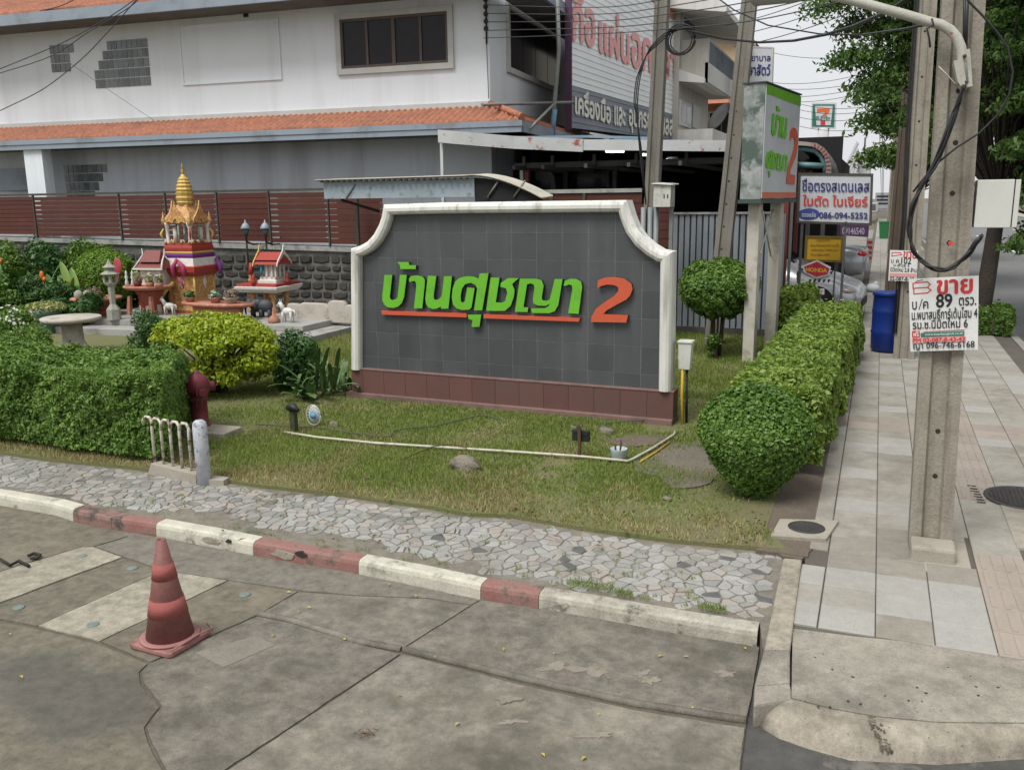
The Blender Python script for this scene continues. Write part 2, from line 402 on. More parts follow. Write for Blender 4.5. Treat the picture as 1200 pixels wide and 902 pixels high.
TILE = mat('pavement_tile', (.315, .296, .252), (.27, .253, .215), .8, 2.5, dirt=(.20, .18, .145), dscale=1.6, dlo=.48, dhi=.66, fine=90, fst=.15, bs=.3, rnd=.06, mid=(14, 0.22))
TILEB = mat('bluish_pavement_tile', (.315, .305, .28), (.335, .322, .29), .8, 2.5, dirt=(.27, .25, .21), dscale=1.8, fine=90, fst=.15, bs=.3, rnd=.05, mid=(14, 0.2))
TILED = mat('stained_pavement_tile', (.235, .218, .178), (.29, .27, .23), .85, 3, dirt=(.15, .138, .11), dscale=3, fine=90, fst=.25, bs=.4, rnd=.15, mid=(14, 0.35))
TILEP = mat('pink_pavement_tile', (.315, .268, .226), (.285, .243, .205), .8, 2.5, dirt=(.22, .185, .15), dscale=2, fine=90, fst=.15, bs=.3, rnd=.12)
STONE = mat('paving_stone', (.31, .305, .285), (.255, .25, .23), .75, 3, fine=60, fst=.2, bs=.3, rnd=.2, dirt=(.19, .17, .135), dscale=1.4, dlo=.5, dhi=.75, mid=(14, 0.25))
STONEP = mat('pinkish_paving_stone', (.32, .285, .25), (.27, .245, .215), .7, 3, fine=60, fst=.2, bs=.3, rnd=.22)
STONED = mat('slate_paving_stone', (.11, .115, .115), (.08, .08, .08), .6, 3, fine=60, fst=.2, bs=.3)
MORTAR = mat('path_mortar', (.20, .182, .148), (.15, .135, .105), .95, 2.5, dirt=(.06, .055, .04), dscale=1.5, fine=80, fst=.35, bs=.5, mid=(14, 0.4))

# ============================================================ ground, roads
def sheet(name, poly, z, m, kind='structure', parent=None):
    mb = MB(); n = len(poly)
    if area(poly) < 0: poly = poly[::-1]
    mb.add([(x, y, z) for x, y in poly], [tuple(range(n))]); return mb.build(name, m, parent, kind=kind)
def R4(x0, x1, y0, y1): return [(x0, y0), (x1, y0), (x1, y1), (x0, y1)]
sheet('ground', R4(-400, 400, -120, 800), -.06, EARTH)
def slab(name, poly, z0, z1, m, parent=None, kind=None, inset=.0, bevel=0):
    if area(poly) < 0: poly = poly[::-1]
    mb = MB(); mb.prism(poly, z0, z1, 'z'); return mb.build(name, m, parent, kind=kind, bevel=bevel)
XR = 2.32   # roadside kerb line
slab('road', R4(XR+.0, 14, -30, 400), -.05, -.012, ASPH, kind='structure')
slab('road_corner', [(-14, -12), (XR, -12), (XR, 4.9), (-14, 4.9)], -.055, -.02, ASPHD, kind='structure')
dash = empty('road_markings', (0, 0, 0), None, None, kind='structure')
WPAINT = mat('road_paint', (.62, .62, .6), (.5, .5, .48), .6, 5, dirt=(.2, .2, .19), dscale=4)
for i in range(14): sheet('dash', R4(5.6, 5.75, 12+i*8, 15+i*8), -.008, WPAINT, None, dash)
for i in range(14): sheet('dash', R4(9.0, 9.15, 8+i*8, 11+i*8), -.008, WPAINT, None, dash)

# ---- driveway slabs (traced joints)
drv = empty('driveway', (0, 0, 0), None, None, kind='structure')
def P0(*pts, z=0): return [tuple(G(x, y, z)[:2]) for x, y in pts]
def shrink(poly, d):
    if area(poly) < 0: poly = poly[::-1]
    n = len(poly); out = []
    for i in range(n):
        a, b, c = Vector(poly[i-1]), Vector(poly[i]), Vector(poly[(i+1) % n])
        e1 = (b-a).normalized(); e2 = (c-b).normalized(); n1 = Vector((-e1.y, e1.x)); n2 = Vector((-e2.y, e2.x))
        k = n1+n2; L = k.length
        if L < .2: out.append(tuple(b)); continue
        k /= L; out.append(tuple(b + k*min(d/max(k.dot(n1), .35), d*2.5)))
    return out
SL = [
 (CONCD, [(-160, 612), (-60, 588), (0, 592), (63, 603), (87, 611), (131, 620), (150, 628), (110, 640), (97, 640), (0, 669), (-200, 727)], 0),
 (CONCL, [(-200, 728), (0, 670), (97, 641), (110, 641), (143, 653), (0, 706), (-130, 755)], .004),
 (CONCD, [(-130, 756), (0, 707), (143, 654), (190, 668), (43, 733), (2, 725), (-80, 745)], 0),
 (CONCL, [(44, 733), (191, 668), (267, 680), (117, 751)], .002),
 (CONCD, [(118, 751), (268, 680), (350, 692), (302, 720), (176, 775)], 0),
 (GUTT, [(111, 640), (150, 628), (131, 620), (183, 628), (297, 650), (400, 668), (420, 672), (563, 702), (552, 708), (500, 700), (420, 697), (350, 691), (267, 679), (190, 667)], -.002),
 (CONC, [(350, 693), (420, 698), (500, 701), (552, 709), (470, 760), (415, 750), (345, 728), (303, 720)], 0),
 (CONC, [(564, 703), (631, 713), (760, 735), (890, 758), (884, 800), (874, 843), (742, 823), (608, 793), (473, 760)], .003),
 (CONC, [(472, 766), (608, 801), (742, 831), (873, 852), (867, 905), (800, 1100), (60, 1100), (265, 903)], 0),
 (CONC, [(176, 777), (302, 722), (345, 731), (415, 753), (469, 766), (262, 903), (55, 1100), (-60, 1100), (195, 902), (178, 870), (172, 852), (190, 828), (168, 800), (166, 786)], .002),
 (CONCD, [(-300, 905), (-80, 748), (0, 728), (42, 736), (115, 754), (173, 777), (163, 787), (165, 801), (187, 828), (169, 852), (174, 870), (191, 902), (-70, 1100), (-500, 1100)], 0),
]
rj = random.Random(17)
slab('joint_filling', P0((-300, 905), (-200, 700), (-60, 584), (0, 593), (131, 621), (297, 651), (420, 673), (631, 714), (887, 759), (883, 800), (874, 850), (867, 905), (800, 1100), (-500, 1100)), -.025, -.007, mat('joint_dirt', (.115, .10, .075), (.07, .06, .044), .95, 8, fst=.3), drv)
def chip(poly, st=.07, j=.0035):
    out = []
    for i in range(len(poly)):
        a, b = Vector(poly[i]), Vector(poly[(i+1) % len(poly)]); L = (b-a).length; k = min(40, max(1, int(L/st))); e = (b-a)/max(L, 1e-6); nn = Vector((-e.y, e.x))
        for q in range(k): t = q/k; p = a.lerp(b, t)+(nn*rj.uniform(-j, j) if q else Vector((0, 0))); out.append(tuple(p))
    return out
for m, pts, dz in SL:
    slab('slab', chip(shrink(P0(*pts), .0026)), -.03, .0+dz, m, drv)
# raised lips along the drain groove
lips = [((303, 719), (345, 728), (415, 750.5), (470, 761)), ((473, 761), (608, 794), (742, 824), (874, 844))]
for L in lips:
    for off, h in ((0, .012),):
        pts = [G(x, y, 0) for x, y in L]; mb = MB(); mb.tube([(p.x, p.y, 0) for p in pts], .022, 6); mb.build('lip', CONC, drv)
# worn screed patches, thumbprint covers, cracks
PATCH = mat('screed_patch', (.235, .208, .163), (.18, .16, .125), .85, 6, fine=90, fst=.25, dirt=(.16, .15, .12), dscale=5)
def blob(name, cx, cy, rx, ry, m, z, seed, parent=drv, n=26, jag=.35, base=0):
    r = random.Random(seed); c = G(cx, cy, base); a = G(cx+rx, cy, base); b = G(cx, cy+ry, base)
    u = Vector((a.x-c.x, a.y-c.y)); v = Vector((b.x-c.x, b.y-c.y)); pts = []
    ph = [r.uniform(0, 6.28) for _ in range(4)]
    for i in range(n):
        t = 2*pi*i/n; k = 1+jag*(.5*sin(2*t+ph[0])+.35*sin(3*t+ph[1])+.3*sin(5*t+ph[2])+.2*sin(9*t+ph[3]))
        p = Vector((c.x, c.y))+(u*cos(t)+v*sin(t))*k; pts.append((p.x, p.y))
    return slab(name, pts, z-.006, z, m, parent)
for i, (x, y, rx, ry) in enumerate([(700, 862, 16, 3), (600, 846, 12, 3), (650, 782, 18, 4), (690, 786, 20, 5), (752, 790, 7, 4), (762, 798, 8, 5), (850, 790, 12, 3), (595, 821, 10, 4)]):
    blob('patch', x, y, rx, ry, PATCH, .005+.0004*i, 40+i, jag=.8)
PATCHD = mat('old_square_patch', (.2, .185, .15), (.15, .14, .11), .88, 6, fine=90, fst=.3)
slab('patch', P0((228, 765), (300, 745), (322, 756), (262, 782)), -.002, .0045, PATCHD, drv)
COVR = mat('pale_green_cap', (.16, .21, .19), (.12, .155, .14), .5, 20)
for x, y in ((22, 712), (96, 652), (155, 666), (109, 732), (287, 697)):
    c = G(x, y, 0); mb = MB(); mb.lathe([(.036, -.004), (.036, .006), (.03, .008)], 14, (c.x, c.y, 0)); mb.build('cap', COVR, drv)
WET = mat('puddle_water', (.06, .058, .05), (.07, .068, .058), .08, 1.5, spec=.6, fst=.05, bs=.02)
DARK = plain('crack_dark', (.03, .028, .022), .95)
LEAFY = mat('fallen_leaf_yellow', (.45, .36, .06), (.35, .25, .05), .6, 9)
LEAFB = mat('fallen_leaf_brown', (.16, .09, .045), (.1, .06, .03), .7, 9)
def scatter_leaf(pts, m, s=.02, z=.006, seed=3, name='fallen_leaves', label=None):
    r = random.Random(seed); mb = MB()
    for x, y in pts:
        p = G(x, y, z); a = r.uniform(0, 6.28); l = s*r.uniform(.7, 1.3)
        u = Vector((cos(a), sin(a)))*l; v = Vector((-sin(a), cos(a)))*l*.45
        mb.add([(p.x-u.x, p.y-u.y, z+.003), (p.x-v.x, p.y-v.y, z+.008), (p.x+u.x, p.y+u.y, z+.004), (p.x+v.x, p.y+v.y, z+.011)], [(0, 1, 2, 3)])
    o = mb.build(name, m); tag(o, label, 'fallen leaves', None, 'stuff'); return o
r_ = random.Random(5)
scatter_leaf([(456, 685), (487, 698), (530, 696), (338, 694), (350, 717), (362, 712), (590, 761), (650, 766), (774, 769), (804, 770), (702, 837), (320, 745), (510, 770), (873, 760)]+[(r_.uniform(0, 860), r_.uniform(700, 900)) for _ in range(9)],
             LEAFY, .016, .008, 3, label='small yellow leaves strewn over the driveway concrete')
mb = MB()
for pts in ([(0, 655), (12, 662), (22, 657), (34, 663)], [(33, 651), (40, 648), (47, 650), (44, 654), (36, 654)]):
    mb.tube([tuple(G(x, y, .02)) for x, y in pts], .012, 6)
tag(mb.build('twig', DARK), 'dark curled twigs lying on the driveway at the left', 'twig')
mb = MB(); r2 = random.Random(9); c = G(428, 859, .01)
for i in range(9):
    a = r2.uniform(0, 6.28); l = r2.uniform(.03, .07); mb.tube([(c.x, c.y, .01), (c.x+cos(a)*l*.6, c.y+sin(a)*l*.6, .025), (c.x+cos(a)*l, c.y+sin(a)*l, .008)], .002, 4)
tag(mb.build('dry_sprig', LEAFB), 'dry brown sprig lying on the bare driveway concrete', 'sprig')

# ---- the painted kerb: bottom edge traced, 15 cm high and wide
kb = [(-60, 583), (0, 592), (63, 603), (86, 610), (131, 620), (183, 627.5), (240, 638), (297, 650), (350, 660), (420, 672), (490, 686), (563, 702), (631, 713), (700, 725), (790, 742), (887, 758)]
KB = [Vector(G(x, y, 0)[:2]) for x, y in kb]
def koff(i, d):
    a = KB[max(i-1, 0)]; b = KB[min(i+1, len(KB)-1)]; t = (b-a).normalized(); return KB[i]+Vector((-t.y, t.x))*d
kerb = empty('kerb', (0, 0, 0), None, None, kind='structure')
KH, KW = .098, .115
def kerb_seg(i0, i1, m, mtop=None, g=.002):
    prof = [(0, -.04), (.004, KH-.035), (.012, KH-.012), (.032, KH), (KW, KH+.002), (KW, -.04)]
    mb = MB(); vs = []; n = len(prof); idx = list(range(i0, i1+1))
    for j in idx:
        for d, z in prof:
            q = koff(j, d)
            if j == idx[0]: q = q+(KB[j+1]-KB[j]).normalized()*g
            if j == idx[-1]: q = q-(KB[j]-KB[j-1]).normalized()*g
            vs.append((q.x, q.y, z))
    fs = []
    for k in range(len(idx)-1):
        for e in range(n): fs.append((k*n+e, (k+1)*n+e, (k+1)*n+(e+1) % n, k*n+(e+1) % n))
    fs += [tuple(range(n)), tuple((len(idx)-1)*n+e for e in range(n))[::-1]]
    mb.add(vs, fs); mb.build('kerb_stone', m, kerb)
for a, b, m in ((0, 3, KWHITE), (3, 4, KRED), (4, 5, KRED), (5, 7, KWHITE), (7, 9, KRED), (9, 11, KWHITE), (11, 12, KRED)): kerb_seg(a, b, m)
KOLD = mat('old_white_kerb', (.42, .40, .33), (.3, .285, .23), .85, 4, dirt=(.09, .08, .06), dscale=5, dlo=.54, dhi=.66, fine=60, fst=.3, bs=.5, streak=(.12, .11, .09), mid=(14, 0.35))
kerb_seg(12, 15, KOLD)
# broken pieces out of the kerb face: dark hollows
for k, (x, y, w, h, mm) in enumerate([(247, 633, .085, .03, NOSE), (332, 650, .12, .032, NOSE), (352, 649, .05, .02, DARK), (268, 634, .03, .014, DARK)]):
    d = ray(x, y); best = min(range(len(KB)-1), key=lambda i: abs((kb[i][0]+kb[i+1][0])/2-x))
    t = (KB[best+1]-KB[best]).normalized(); fr = Frame((KB[best].x, KB[best].y, 0), t); lx, lz = fr.px(x, y)
    rr = random.Random(k); poly = [(lx+w*cos(q*.7)*rr.uniform(.7, 1.15), lz+h*sin(q*.7)*rr.uniform(.7, 1.15)) for q in range(9)]
    mb = MB(); mb.prism(poly, -.003-.001*k, .02)
    o = mb.build('kerb_chip', mm, kerb); o.location = fr.P; o.rotation_euler = (0, 0, fr.rz)

# ---- side kerb and corner apron on the right
SK = [P0((918, 653), z=.14)[0], P0((895, 761), z=.14)[0], P0((884, 800), z=.14)[0], P0((883, 830), z=.08)[0]]
SKR = [P0((940, 655), z=.14)[0], P0((926, 761), z=.14)[0], P0((926, 800), z=.13)[0], P0((929, 815), z=.12)[0]]
for i, m in ((0, NOSE), (1, APRON), (2, APRON)):
    zs = [.14, .14, .13, .10]
    a, b, c, d = SK[i], SK[i+1], SKR[i+1], SKR[i]
    mb = MB(); mb.hexa([(p[0], p[1], -.03) for p in (a, b, c, d)], [(a[0], a[1], zs[i]), (b[0], b[1], zs[i+1]), (c[0], c[1], zs[i+1]+.002), (d[0], d[1], zs[i]+.002)])
    mb.build('kerb_stone', m, kerb, bevel=.012)
# apron top: from tile edge down to crack line
apr = empty('corner_apron', (0, 0, 0), None, None, kind='structure')
topP = [G(x, y, .118) for x, y in ((929, 736), (1000, 745), (1060, 751), (1130, 760), (1200, 768), (1330, 785), (1500, 808))]
midP = [G(x, y, .105) for x, y in ((927, 817), (975, 829), (1025, 838), (1100, 845), (1200, 846), (1330, 845), (1500, 840))]
midP = [G(x, y, .105) for x, y in ((927.5, 815.5), (928, 816.3), (929, 817.2), (940, 820), (975, 829), (1025, 838), (1100, 845), (1200, 846), (1330, 845), (1500, 840))]
botP = [G(x, y, -.03) for x, y in ((884, 837), (886, 846), (894, 856), (912, 867), (945, 879), (995, 893), (1100, 898), (1200, 891), (1330, 884), (1500, 877))]
def strip(name, A, B, m, parent, th=.06):
    mb = MB(); n = len(A)
    vs = [tuple(p) for p in A]+[tuple(p) for p in B]+[(p[0], p[1], p[2]-th) for p in A]+[(p[0], p[1], p[2]-th) for p in B]
    fs = [(i, i+n, i+n+1, i+1) for i in range(n-1)]+[(2*n+i+1, 3*n+i+1, 3*n+i, 2*n+i) for i in range(n-1)]+[(i, i+1, 2*n+i+1, 2*n+i) for i in range(n-1)]+[(n+i+1, n+i, 3*n+i, 3*n+i+1) for i in range(n-1)]
    mb.add(vs, fs); return mb.build(name, m, parent)
topQ = [topP[0], topP[0]+(topP[1]-topP[0])*.02, topP[0]+(topP[1]-topP[0])*.05, topP[0]+(topP[1]-topP[0])*.25]+topP[1:]
while len(topQ) < len(midP): topQ.append(topQ[-1]+Vector((.3, -.02, 0)))
strip('apron_slab', topQ[:len(midP)], midP, APRON, apr)
nose = MB(); rows = []; rn = random.Random(2)
for t in (0, .12, .3, .5, .68, .84, 1):
    row = []
    for i, (a_, b_) in enumerate(zip(midP, botP)):
        p = a_.lerp(b_, t); z = -.03+(.10+.03)*(1-t**2.3)**.75 if t < 1 else -.03
        row.append((p.x, p.y-.004, z+(rn.uniform(-.004, .004) if 0 < t < 1 else 0)))
    rows.append(row)
# finer along the length
def dens(row): 
    out = []
    for i in range(len(row)-1):
        for s_ in range(5): out.append(tuple(row[i][k]+(row[i+1][k]-row[i][k])*s_/5 for k in range(3)))
    return out+[row[-1]]
rows = [dens(r) for r in rows]; n = len(rows[0])
nose.add([p for r in rows for p in r], [(i*n+j, (i+1)*n+j, (i+1)*n+j+1, i*n+j+1) for i in range(len(rows)-1) for j in range(n-1)], True)
nose.build('kerb_nose', NOSE, apr)
PITS = plain('exposed_gravel', (.12, .10, .075), .9)
mb = MB(); rr = random.Random(4)
for i in range(70):
    y = rr.uniform(838, 884); x = 1022+(y-838)*.42+rr.uniform(-7, 7); t = (y-838)/50
    p = G(x, y, -.03+.13*max(0, 1-t**2.3)**.75); mb.ell((p.x, p.y, p.z), (.006, .006, .004), 5, 3)
o = mb.build('exposed_gravel', PITS, apr); o['kind'] = 'stuff'
SPOT = plain('dark_speck', (.05, .04, .03), .9)
mb = MB()
for i in range(26):
    x, y = rr.uniform(940, 1195), rr.uniform(758, 830); p = G(x, y, .112); s = rr.uniform(.003, .009); mb.ell((p.x, p.y, p.z+.001), (s, s*.7, .003), 6, 3)
o = mb.build('grit', SPOT); tag(o, 'dark grit specks scattered on the concrete corner apron', 'grit', None, 'stuff')

# ---- crazy-paved path
back = [koff(i, KW+.002) for i in range(len(KB))]
grass_edge = [G(x, y, .10) for x, y in ((-60, 522), (0, 532), (60, 541), (145, 549), (245, 562), (300, 571), (400, 582), (500, 596), (550, 605), (600, 607), (685, 622), (785, 636), (860, 643), (922, 648))]
path_poly = [tuple(p) for p in back]+[SK[1], SK[0]]+[tuple(p[:2]) for p in grass_edge[::-1]]
path = slab('path', path_poly, -.02, .098, MORTAR, kind='structure')
xs = [p[0] for p in path_poly]; ys = [p[1] for p in path_poly]
rv = random.Random(21); seeds = []; sx, sy = .100, .074
for i in range(int((max(xs)-min(xs))/sx)+2):
    for j in range(int((max(ys)-min(ys))/sy)+2):
        seeds.append((min(xs)+(i+(.5 if j % 2 else 0)+rv.uniform(-.5, .5))*sx, min(ys)+(j+rv.uniform(-.5, .5))*sy))
cells = []
for k, (x, y) in enumerate(seeds):
    if not inside((x, y), path_poly): continue
    poly = [(x-.15, y-.15), (x+.15, y-.15), (x+.15, y+.15), (x-.15, y+.15)]
    for (a, b) in seeds:
        if (a, b) == (x, y) or abs(a-x) > .34 or abs(b-y) > .34: continue
        nx, ny = a-x, b-y; poly = clip_half(poly, nx, ny, nx*(x+a)/2+ny*(y+b)/2)
        if len(poly) < 3: break
    if len(poly) < 3 or not all(inside(p, path_poly) for p in poly): continue
    # loose earth where stones are missing beside the kerb
    px_ = min(range(len(back)), key=lambda i: (back[i]-Vector((x, y))).length); dk = (back[px_]-Vector((x, y))).length
    gone = 0
    if -5.9 < x < -2.2: gone = max(0, .30-(y-4.9-(-(x+2.2))*.02)*.9) if False else 0
    A = Vector((back[4].x, back[4].y)); 
    f = [i for i in range(len(back)-1) if back[i].x <= x <= back[i+1].x]
    if f:
        i = f[0]; t = (x-back[i].x)/(back[i+1].x-back[i].x); d = y-(back[i].y*(1-t)+back[i+1].y*t)
        if -5.6 < x < -2.3 and d < .22-.05*abs(x+4)+.07*sin(x*5): continue
        if x > -.9 and d < .05: continue
    cells.append((shrink(poly, .0038+rv.uniform(0, .003)), (x, y)))
cells = [c for c in cells if abs(area(c[0])) > .0009]
cells.sort(key=lambda c: c[1][0]**2+c[1][1]**2)
rest = {0: MB(), 1: MB()}
for k, (poly, (x, y)) in enumerate(cells):
    q = rv.random(); m = STONED if q < .018 else STONEP if q < .2 else STONE; z = .103+rv.uniform(-.002, .004)
    inner = shrink(poly, .004); n = len(poly)
    if area(poly) < 0: poly = poly[::-1]
    vs = [(a, b, .092) for a, b in poly]+[(a, b, z-.003) for a, b in poly]+[(a, b, z+rv.uniform(-.001, .001)) for a, b in inner]
    fs = [(i, (i+1) % n, n+(i+1) % n, n+i) for i in range(n)]+[(n+i, n+(i+1) % n, 2*n+(i+1) % n, 2*n+i) for i in range(n)]+[tuple(range(2*n, 3*n))]
    if k < 298:
        mb = MB(); mb.add(vs, fs); mb.build('paving_stone', m, path)
    else: rest[1 if m is STONEP else 0].add(vs, fs)
STONEI = mat('far_paving_stone', (.30, .297, .275), (.25, .247, .225), .75, 3, fine=60, fst=.2, bs=.3, island=.3, dirt=(.15, .135, .105), dscale=1.4, dlo=.48, dhi=.72)
for k in (0, 1): rest[k].build('paving_stones', STONEI if k == 0 else STONEP, path, kind='stuff')

# ---- garden lawn
lawn_poly = [tuple(p[:2]) for p in grass_edge]+[(-.62, 6.4), (-.62, 15.9), (-26, 15.9), (-26, 5.6)]
lawn = slab('lawn', lawn_poly, -.02, .13, SOIL, kind='structure')
slab('yard', R4(-30, -.33, 15.9, 70), -.03, .10, mat('yard_concrete', (.25, .235, .2), (.19, .18, .155), .85, 1, dirt=(.12, .11, .09), dscale=.8, fine=60, fst=.2), kind='structure')
bed = slab('planting_bed', [(-.64, 5.95), (-.30, 5.95), (-.33, 21), (-.64, 21)], -.02, .126, EARTH, kind='structure')
# bare soil patches round the bush and the trench at the sign
blob('soil_patch', 812, 538, 62, 30, mat('grey_soil', (.15, .135, .105), (.115, .1, .08), .95, 3, fine=80, fst=.35, bs=.5), .142, 11, None, 30, .3, .14)['kind'] = 'structure'
blob('soil_patch', 745, 516, 34, 7, EARTH, .143, 12, None, 24, .3, .14)['kind'] = 'structure'

# ---- pavement: tiles in rows towards the street, tactile strip, slabs beyond
pave = slab('pavement', [(-.31, 4.82), (XR, 4.98), (XR, 160), (-.33, 160), (-.33, 20)], -.03, .112, mat('pavement_bed', (.11, .10, .08), (.08, .07, .06), .95, 4, fine=60, fst=.3), kind='structure')
TS = .302; tiles = []; stuffT = MB(); TX0 = .128; TY0 = 4.925
def tile_mesh(w, h, m, name='tile'):
    mb = MB(); g = .003; z0, z1 = -.02, .0; c = .004
    mb.add([(g, g, z0), (w-g, g, z0), (w-g, h-g, z0), (g, h-g, z0), (g, g, z1-.003), (w-g, g, z1-.003), (w-g, h-g, z1-.003), (g, h-g, z1-.003),
            (g+c, g+c, z1), (w-g-c, g+c, z1), (w-g-c, h-g-c, z1), (g+c, h-g-c, z1)],
           [(0, 1, 5, 4), (1, 2, 6, 5), (2, 3, 7, 6), (3, 0, 4, 7), (4, 5, 9, 8), (5, 6, 10, 9), (6, 7, 11, 10), (7, 4, 8, 11), (8, 9, 10, 11)])
    return mb.mesh(name, m)
TM = {k: tile_mesh(TS, TS, m) for k, m in (('g', TILE), ('b', TILEB), ('d', TILED), ('p', TILEP))}
TH = {k: tile_mesh(.15, TS, m) for k, m in (('g', TILE), ('b', TILEB), ('d', TILED), ('p', TILEP))}
mb = MB(); mb.v = []; 
def tactile():
    mb = MB(); g = .003; mb.box(g, TS-g, g, TS-g, -.02, 0)
    for i in range(4):
        x = .045+i*.07; mb.box(x-.014, x+.014, .025, TS-.025, 0, .004)
    return mb.mesh('tactile_tile', TILEP)
TT = tactile(); cnt = 0; rt = random.Random(8)
bad = [(1130, 575), (1120, 600)]
for row in range(0, 64):
    y = TY0+row*TS*.985
    skew = .0
    for col in range(-2, 8):
        x = TX0+col*TS
        w = TS
        if col == -2: x, w = TX0-.455+.0, .15
        if x+w > XR-.13 or x < -.34: continue
        # concrete pole footing and the manhole slab take the place of tiles
        cx, cy = x+w/2, y+TS/2
        if .30 < cx < .66 and 6.0 < cy < 6.75: continue
        if cx > 1.0 and 6.55 < cy < 8.0 : continue
        if cx < .15 and cx > -.36 and 5.85 < cy < 6.05 and col == -2: continue
        q = rt.random(); tac = col == 2+0 and (row < 5 or row >= 9)
        k = 'b' if (q < .22 or row < 3 and q < .6) else 'g'
        if 3 <= row <= 7 and col < 2 and row > 2: k = 'd' if q < .75 and row < 6 else k
        if 16 <= row <= 17: k = 'p'
        z = .124+rt.uniform(-.0015, .0015)
        if cnt < 296:
            o = link('tactile_tile' if tac and w == TS else 'tile', TT if tac and w == TS else (TM if w == TS else TH)[k], pave, (x, y, z), None)
            o.rotation_euler = (rt.uniform(-.003, .003), rt.uniform(-.003, .003), 0); cnt += 1
        else: stuffT.add([(x+.004, y+.004, z), (x+w-.004, y+.004, z), (x+w-.004, y+TS-.008, z), (x+.004, y+TS-.008, z)], [(0, 1, 2, 3)])
TILEI = mat('far_pavement_tile', (.31, .295, .26), (.275, .26, .228), .8, 2.5, dirt=(.24, .215, .18), dscale=1.4, fine=90, fst=.12, bs=.2, island=.14)
for row in range(64, 330):
    y = TY0+row*TS*.985
    for col in range(-2, 7):
        x = TX0+col*TS
        if x < -.34: continue
        if x+TS < XR-.1: stuffT.add([(x+.004, y+.004, .124), (x+TS-.004, y+.004, .124), (x+TS-.004, y+TS-.008, .124), (x+.004, y+TS-.008, .124)], [(0, 1, 2, 3)])
stuffT.build('tiles', TILEI, pave, kind='stuff')
# manhole slabs
MHC = mat('manhole_concrete', (.33, .30, .245), (.27, .245, .2), .85, 2, dirt=(.2, .18, .145), dscale=2, fine=80, fst=.25, bs=.4)
IRON = mat('cast_iron', (.07, .068, .065), (.05, .047, .045), .6, 6, metal=.4, fine=40, fst=.3, bs=.6)
mh = tag(slab('manhole', R4(1.02, 2.16, 6.60, 7.95), .08, .130, MHC), 'large round iron manhole cover set in a concrete slab of the pavement', 'manhole')
c = G(1202, 584, .13)
mb = MB(); mb.lathe([(.30, -.01), (.30, .008), (.27, .008), (.27, .004), (0.001, .005)], 36, (c.x, c.y, .13)); 
for i in range(-8, 9):
    for j in range(-8, 9):
        if (i*i+j*j)*.031**2 < .25**2: mb.box(c.x+i*.031-.009, c.x+i*.031+.009, c.y+j*.031-.009, c.y+j*.031+.009, .134, .139)
mb.build('iron_cover', IRON, mh)
mb = MB(); p = G(1138, 562, .13)
for k in range(7):
    q = G(1139+k*1.9, 569+k*3.2, .13); mb.box(q.x-.035+(k % 2)*.01, q.x+.03, q.y-.008, q.y+.008, .129, .1315)
mb.build('cast_marking', DARK, mh)
c = G(945, 619, .14); 
sm = tag(slab('manhole', P0((903, 628), (968, 632), (983, 610), (914, 608), z=.145), .06, .148, MHC), 'small worn concrete inspection cover beside the round clipped bush', 'manhole')
mb = MB(); mb.lathe([(.13, .0), (.13, .004), (.10, .006), (.09, .002), (.001, .003)], 26, (c.x, c.y, .147)); mb.build('iron_cover', IRON, sm)
# mortar round the pole foot and old screed at the corner
slab('mortar_patch', R4(.28, .70, 5.98, 6.80), .08, .1225, MHC, pave)
slab('mortar_patch', P0((900, 640), (918, 652), (940, 655), (990, 606), (960, 600), (925, 633), z=.12), .05, .1215, EARTH, pave)

# roadside kerb
rk = empty('roadside_kerb', (0, 0, 0), None, None, kind='structure')
RKM = mat('roadside_kerb', (.30, .29, .25), (.22, .21, .18), .85, 3, dirt=(.12, .11, .09), dscale=2, fine=60, fst=.25)
kmb = MB(); kmb.prism([(XR-.12, -.03), (XR+.03, -.03), (XR+.015, .118), (XR-.12, .127)], 0, .99, 'y') if False else None
kmb.add([(XR-.12, 0, -.03), (XR+.03, 0, -.03), (XR+.012, 0, .115), (XR-.12, 0, .128), (XR-.12, .99, -.03), (XR+.03, .99, -.03), (XR+.012, .99, .115), (XR-.12, .99, .128)],
        [(0, 1, 2, 3), (7, 6, 5, 4), (1, 5, 6, 2), (2, 6, 7, 3), (0, 3, 7, 4)])
km = kmb.mesh('kerb_stone', RKM)
for i in range(60): link('kerb_stone', km, rk, (0, 5.3+i, 0))
slab('far_pavement', R4(14, 18, -20, 300), -.03, .13, TILEI, kind='structure')
# ============================================================ the sign wall
SL1, SL2 = G(414, 463), G(787.5, 496)
SW = Frame(SL1, (SL2-SL1).to_2d())
WL = (SL2-SL1).to_2d().length
sign = empty('sign_wall', SW.P, 'dark grey tiled estate sign wall with white rim and brown base on the lawn', 'sign wall', SW.rz)
WRIM = mat('white_rim_paint', (.66, .65, .60), (.58, .57, .52), .6, 3, fine=50, fst=.08, bs=.2, dirt=(.10, .095, .08), dscale=9, dlo=.66, dhi=.74, streak=(.16, .155, .13), streak_scale=12, stst=.6)
GREYT = mat('grey_wall_tile', (.071, .075, .078), (.060, .064, .067), .38, 3, fine=80, fst=.1, bs=.1, rnd=.13, spec=.5, streak=(.12, .122, .12), stst=.28, streak_scale=5)
GROUT = mat('pale_grout', (.34, .34, .32), (.14, .14, .135), .9, 8, fine=40, fst=.2)
BROWT = mat('brown_base_tile', (.135, .068, .058), (.115, .058, .05), .5, 3, fine=80, fst=.1, bs=.1, rnd=.09, dirt=(.12, .075, .065), dscale=3)
BROWP = mat('brown_ledge', (.20, .125, .108), (.155, .09, .078), .75, 4, fine=50, fst=.2, dirt=(.12, .09, .07), dscale=4)
def zp(off, pts):  # unified trace coordinates: px = 400+x/6, py = 220+y/6
    return [SW.px(400+x/6, 220+y/6, off) for x, y in pts]
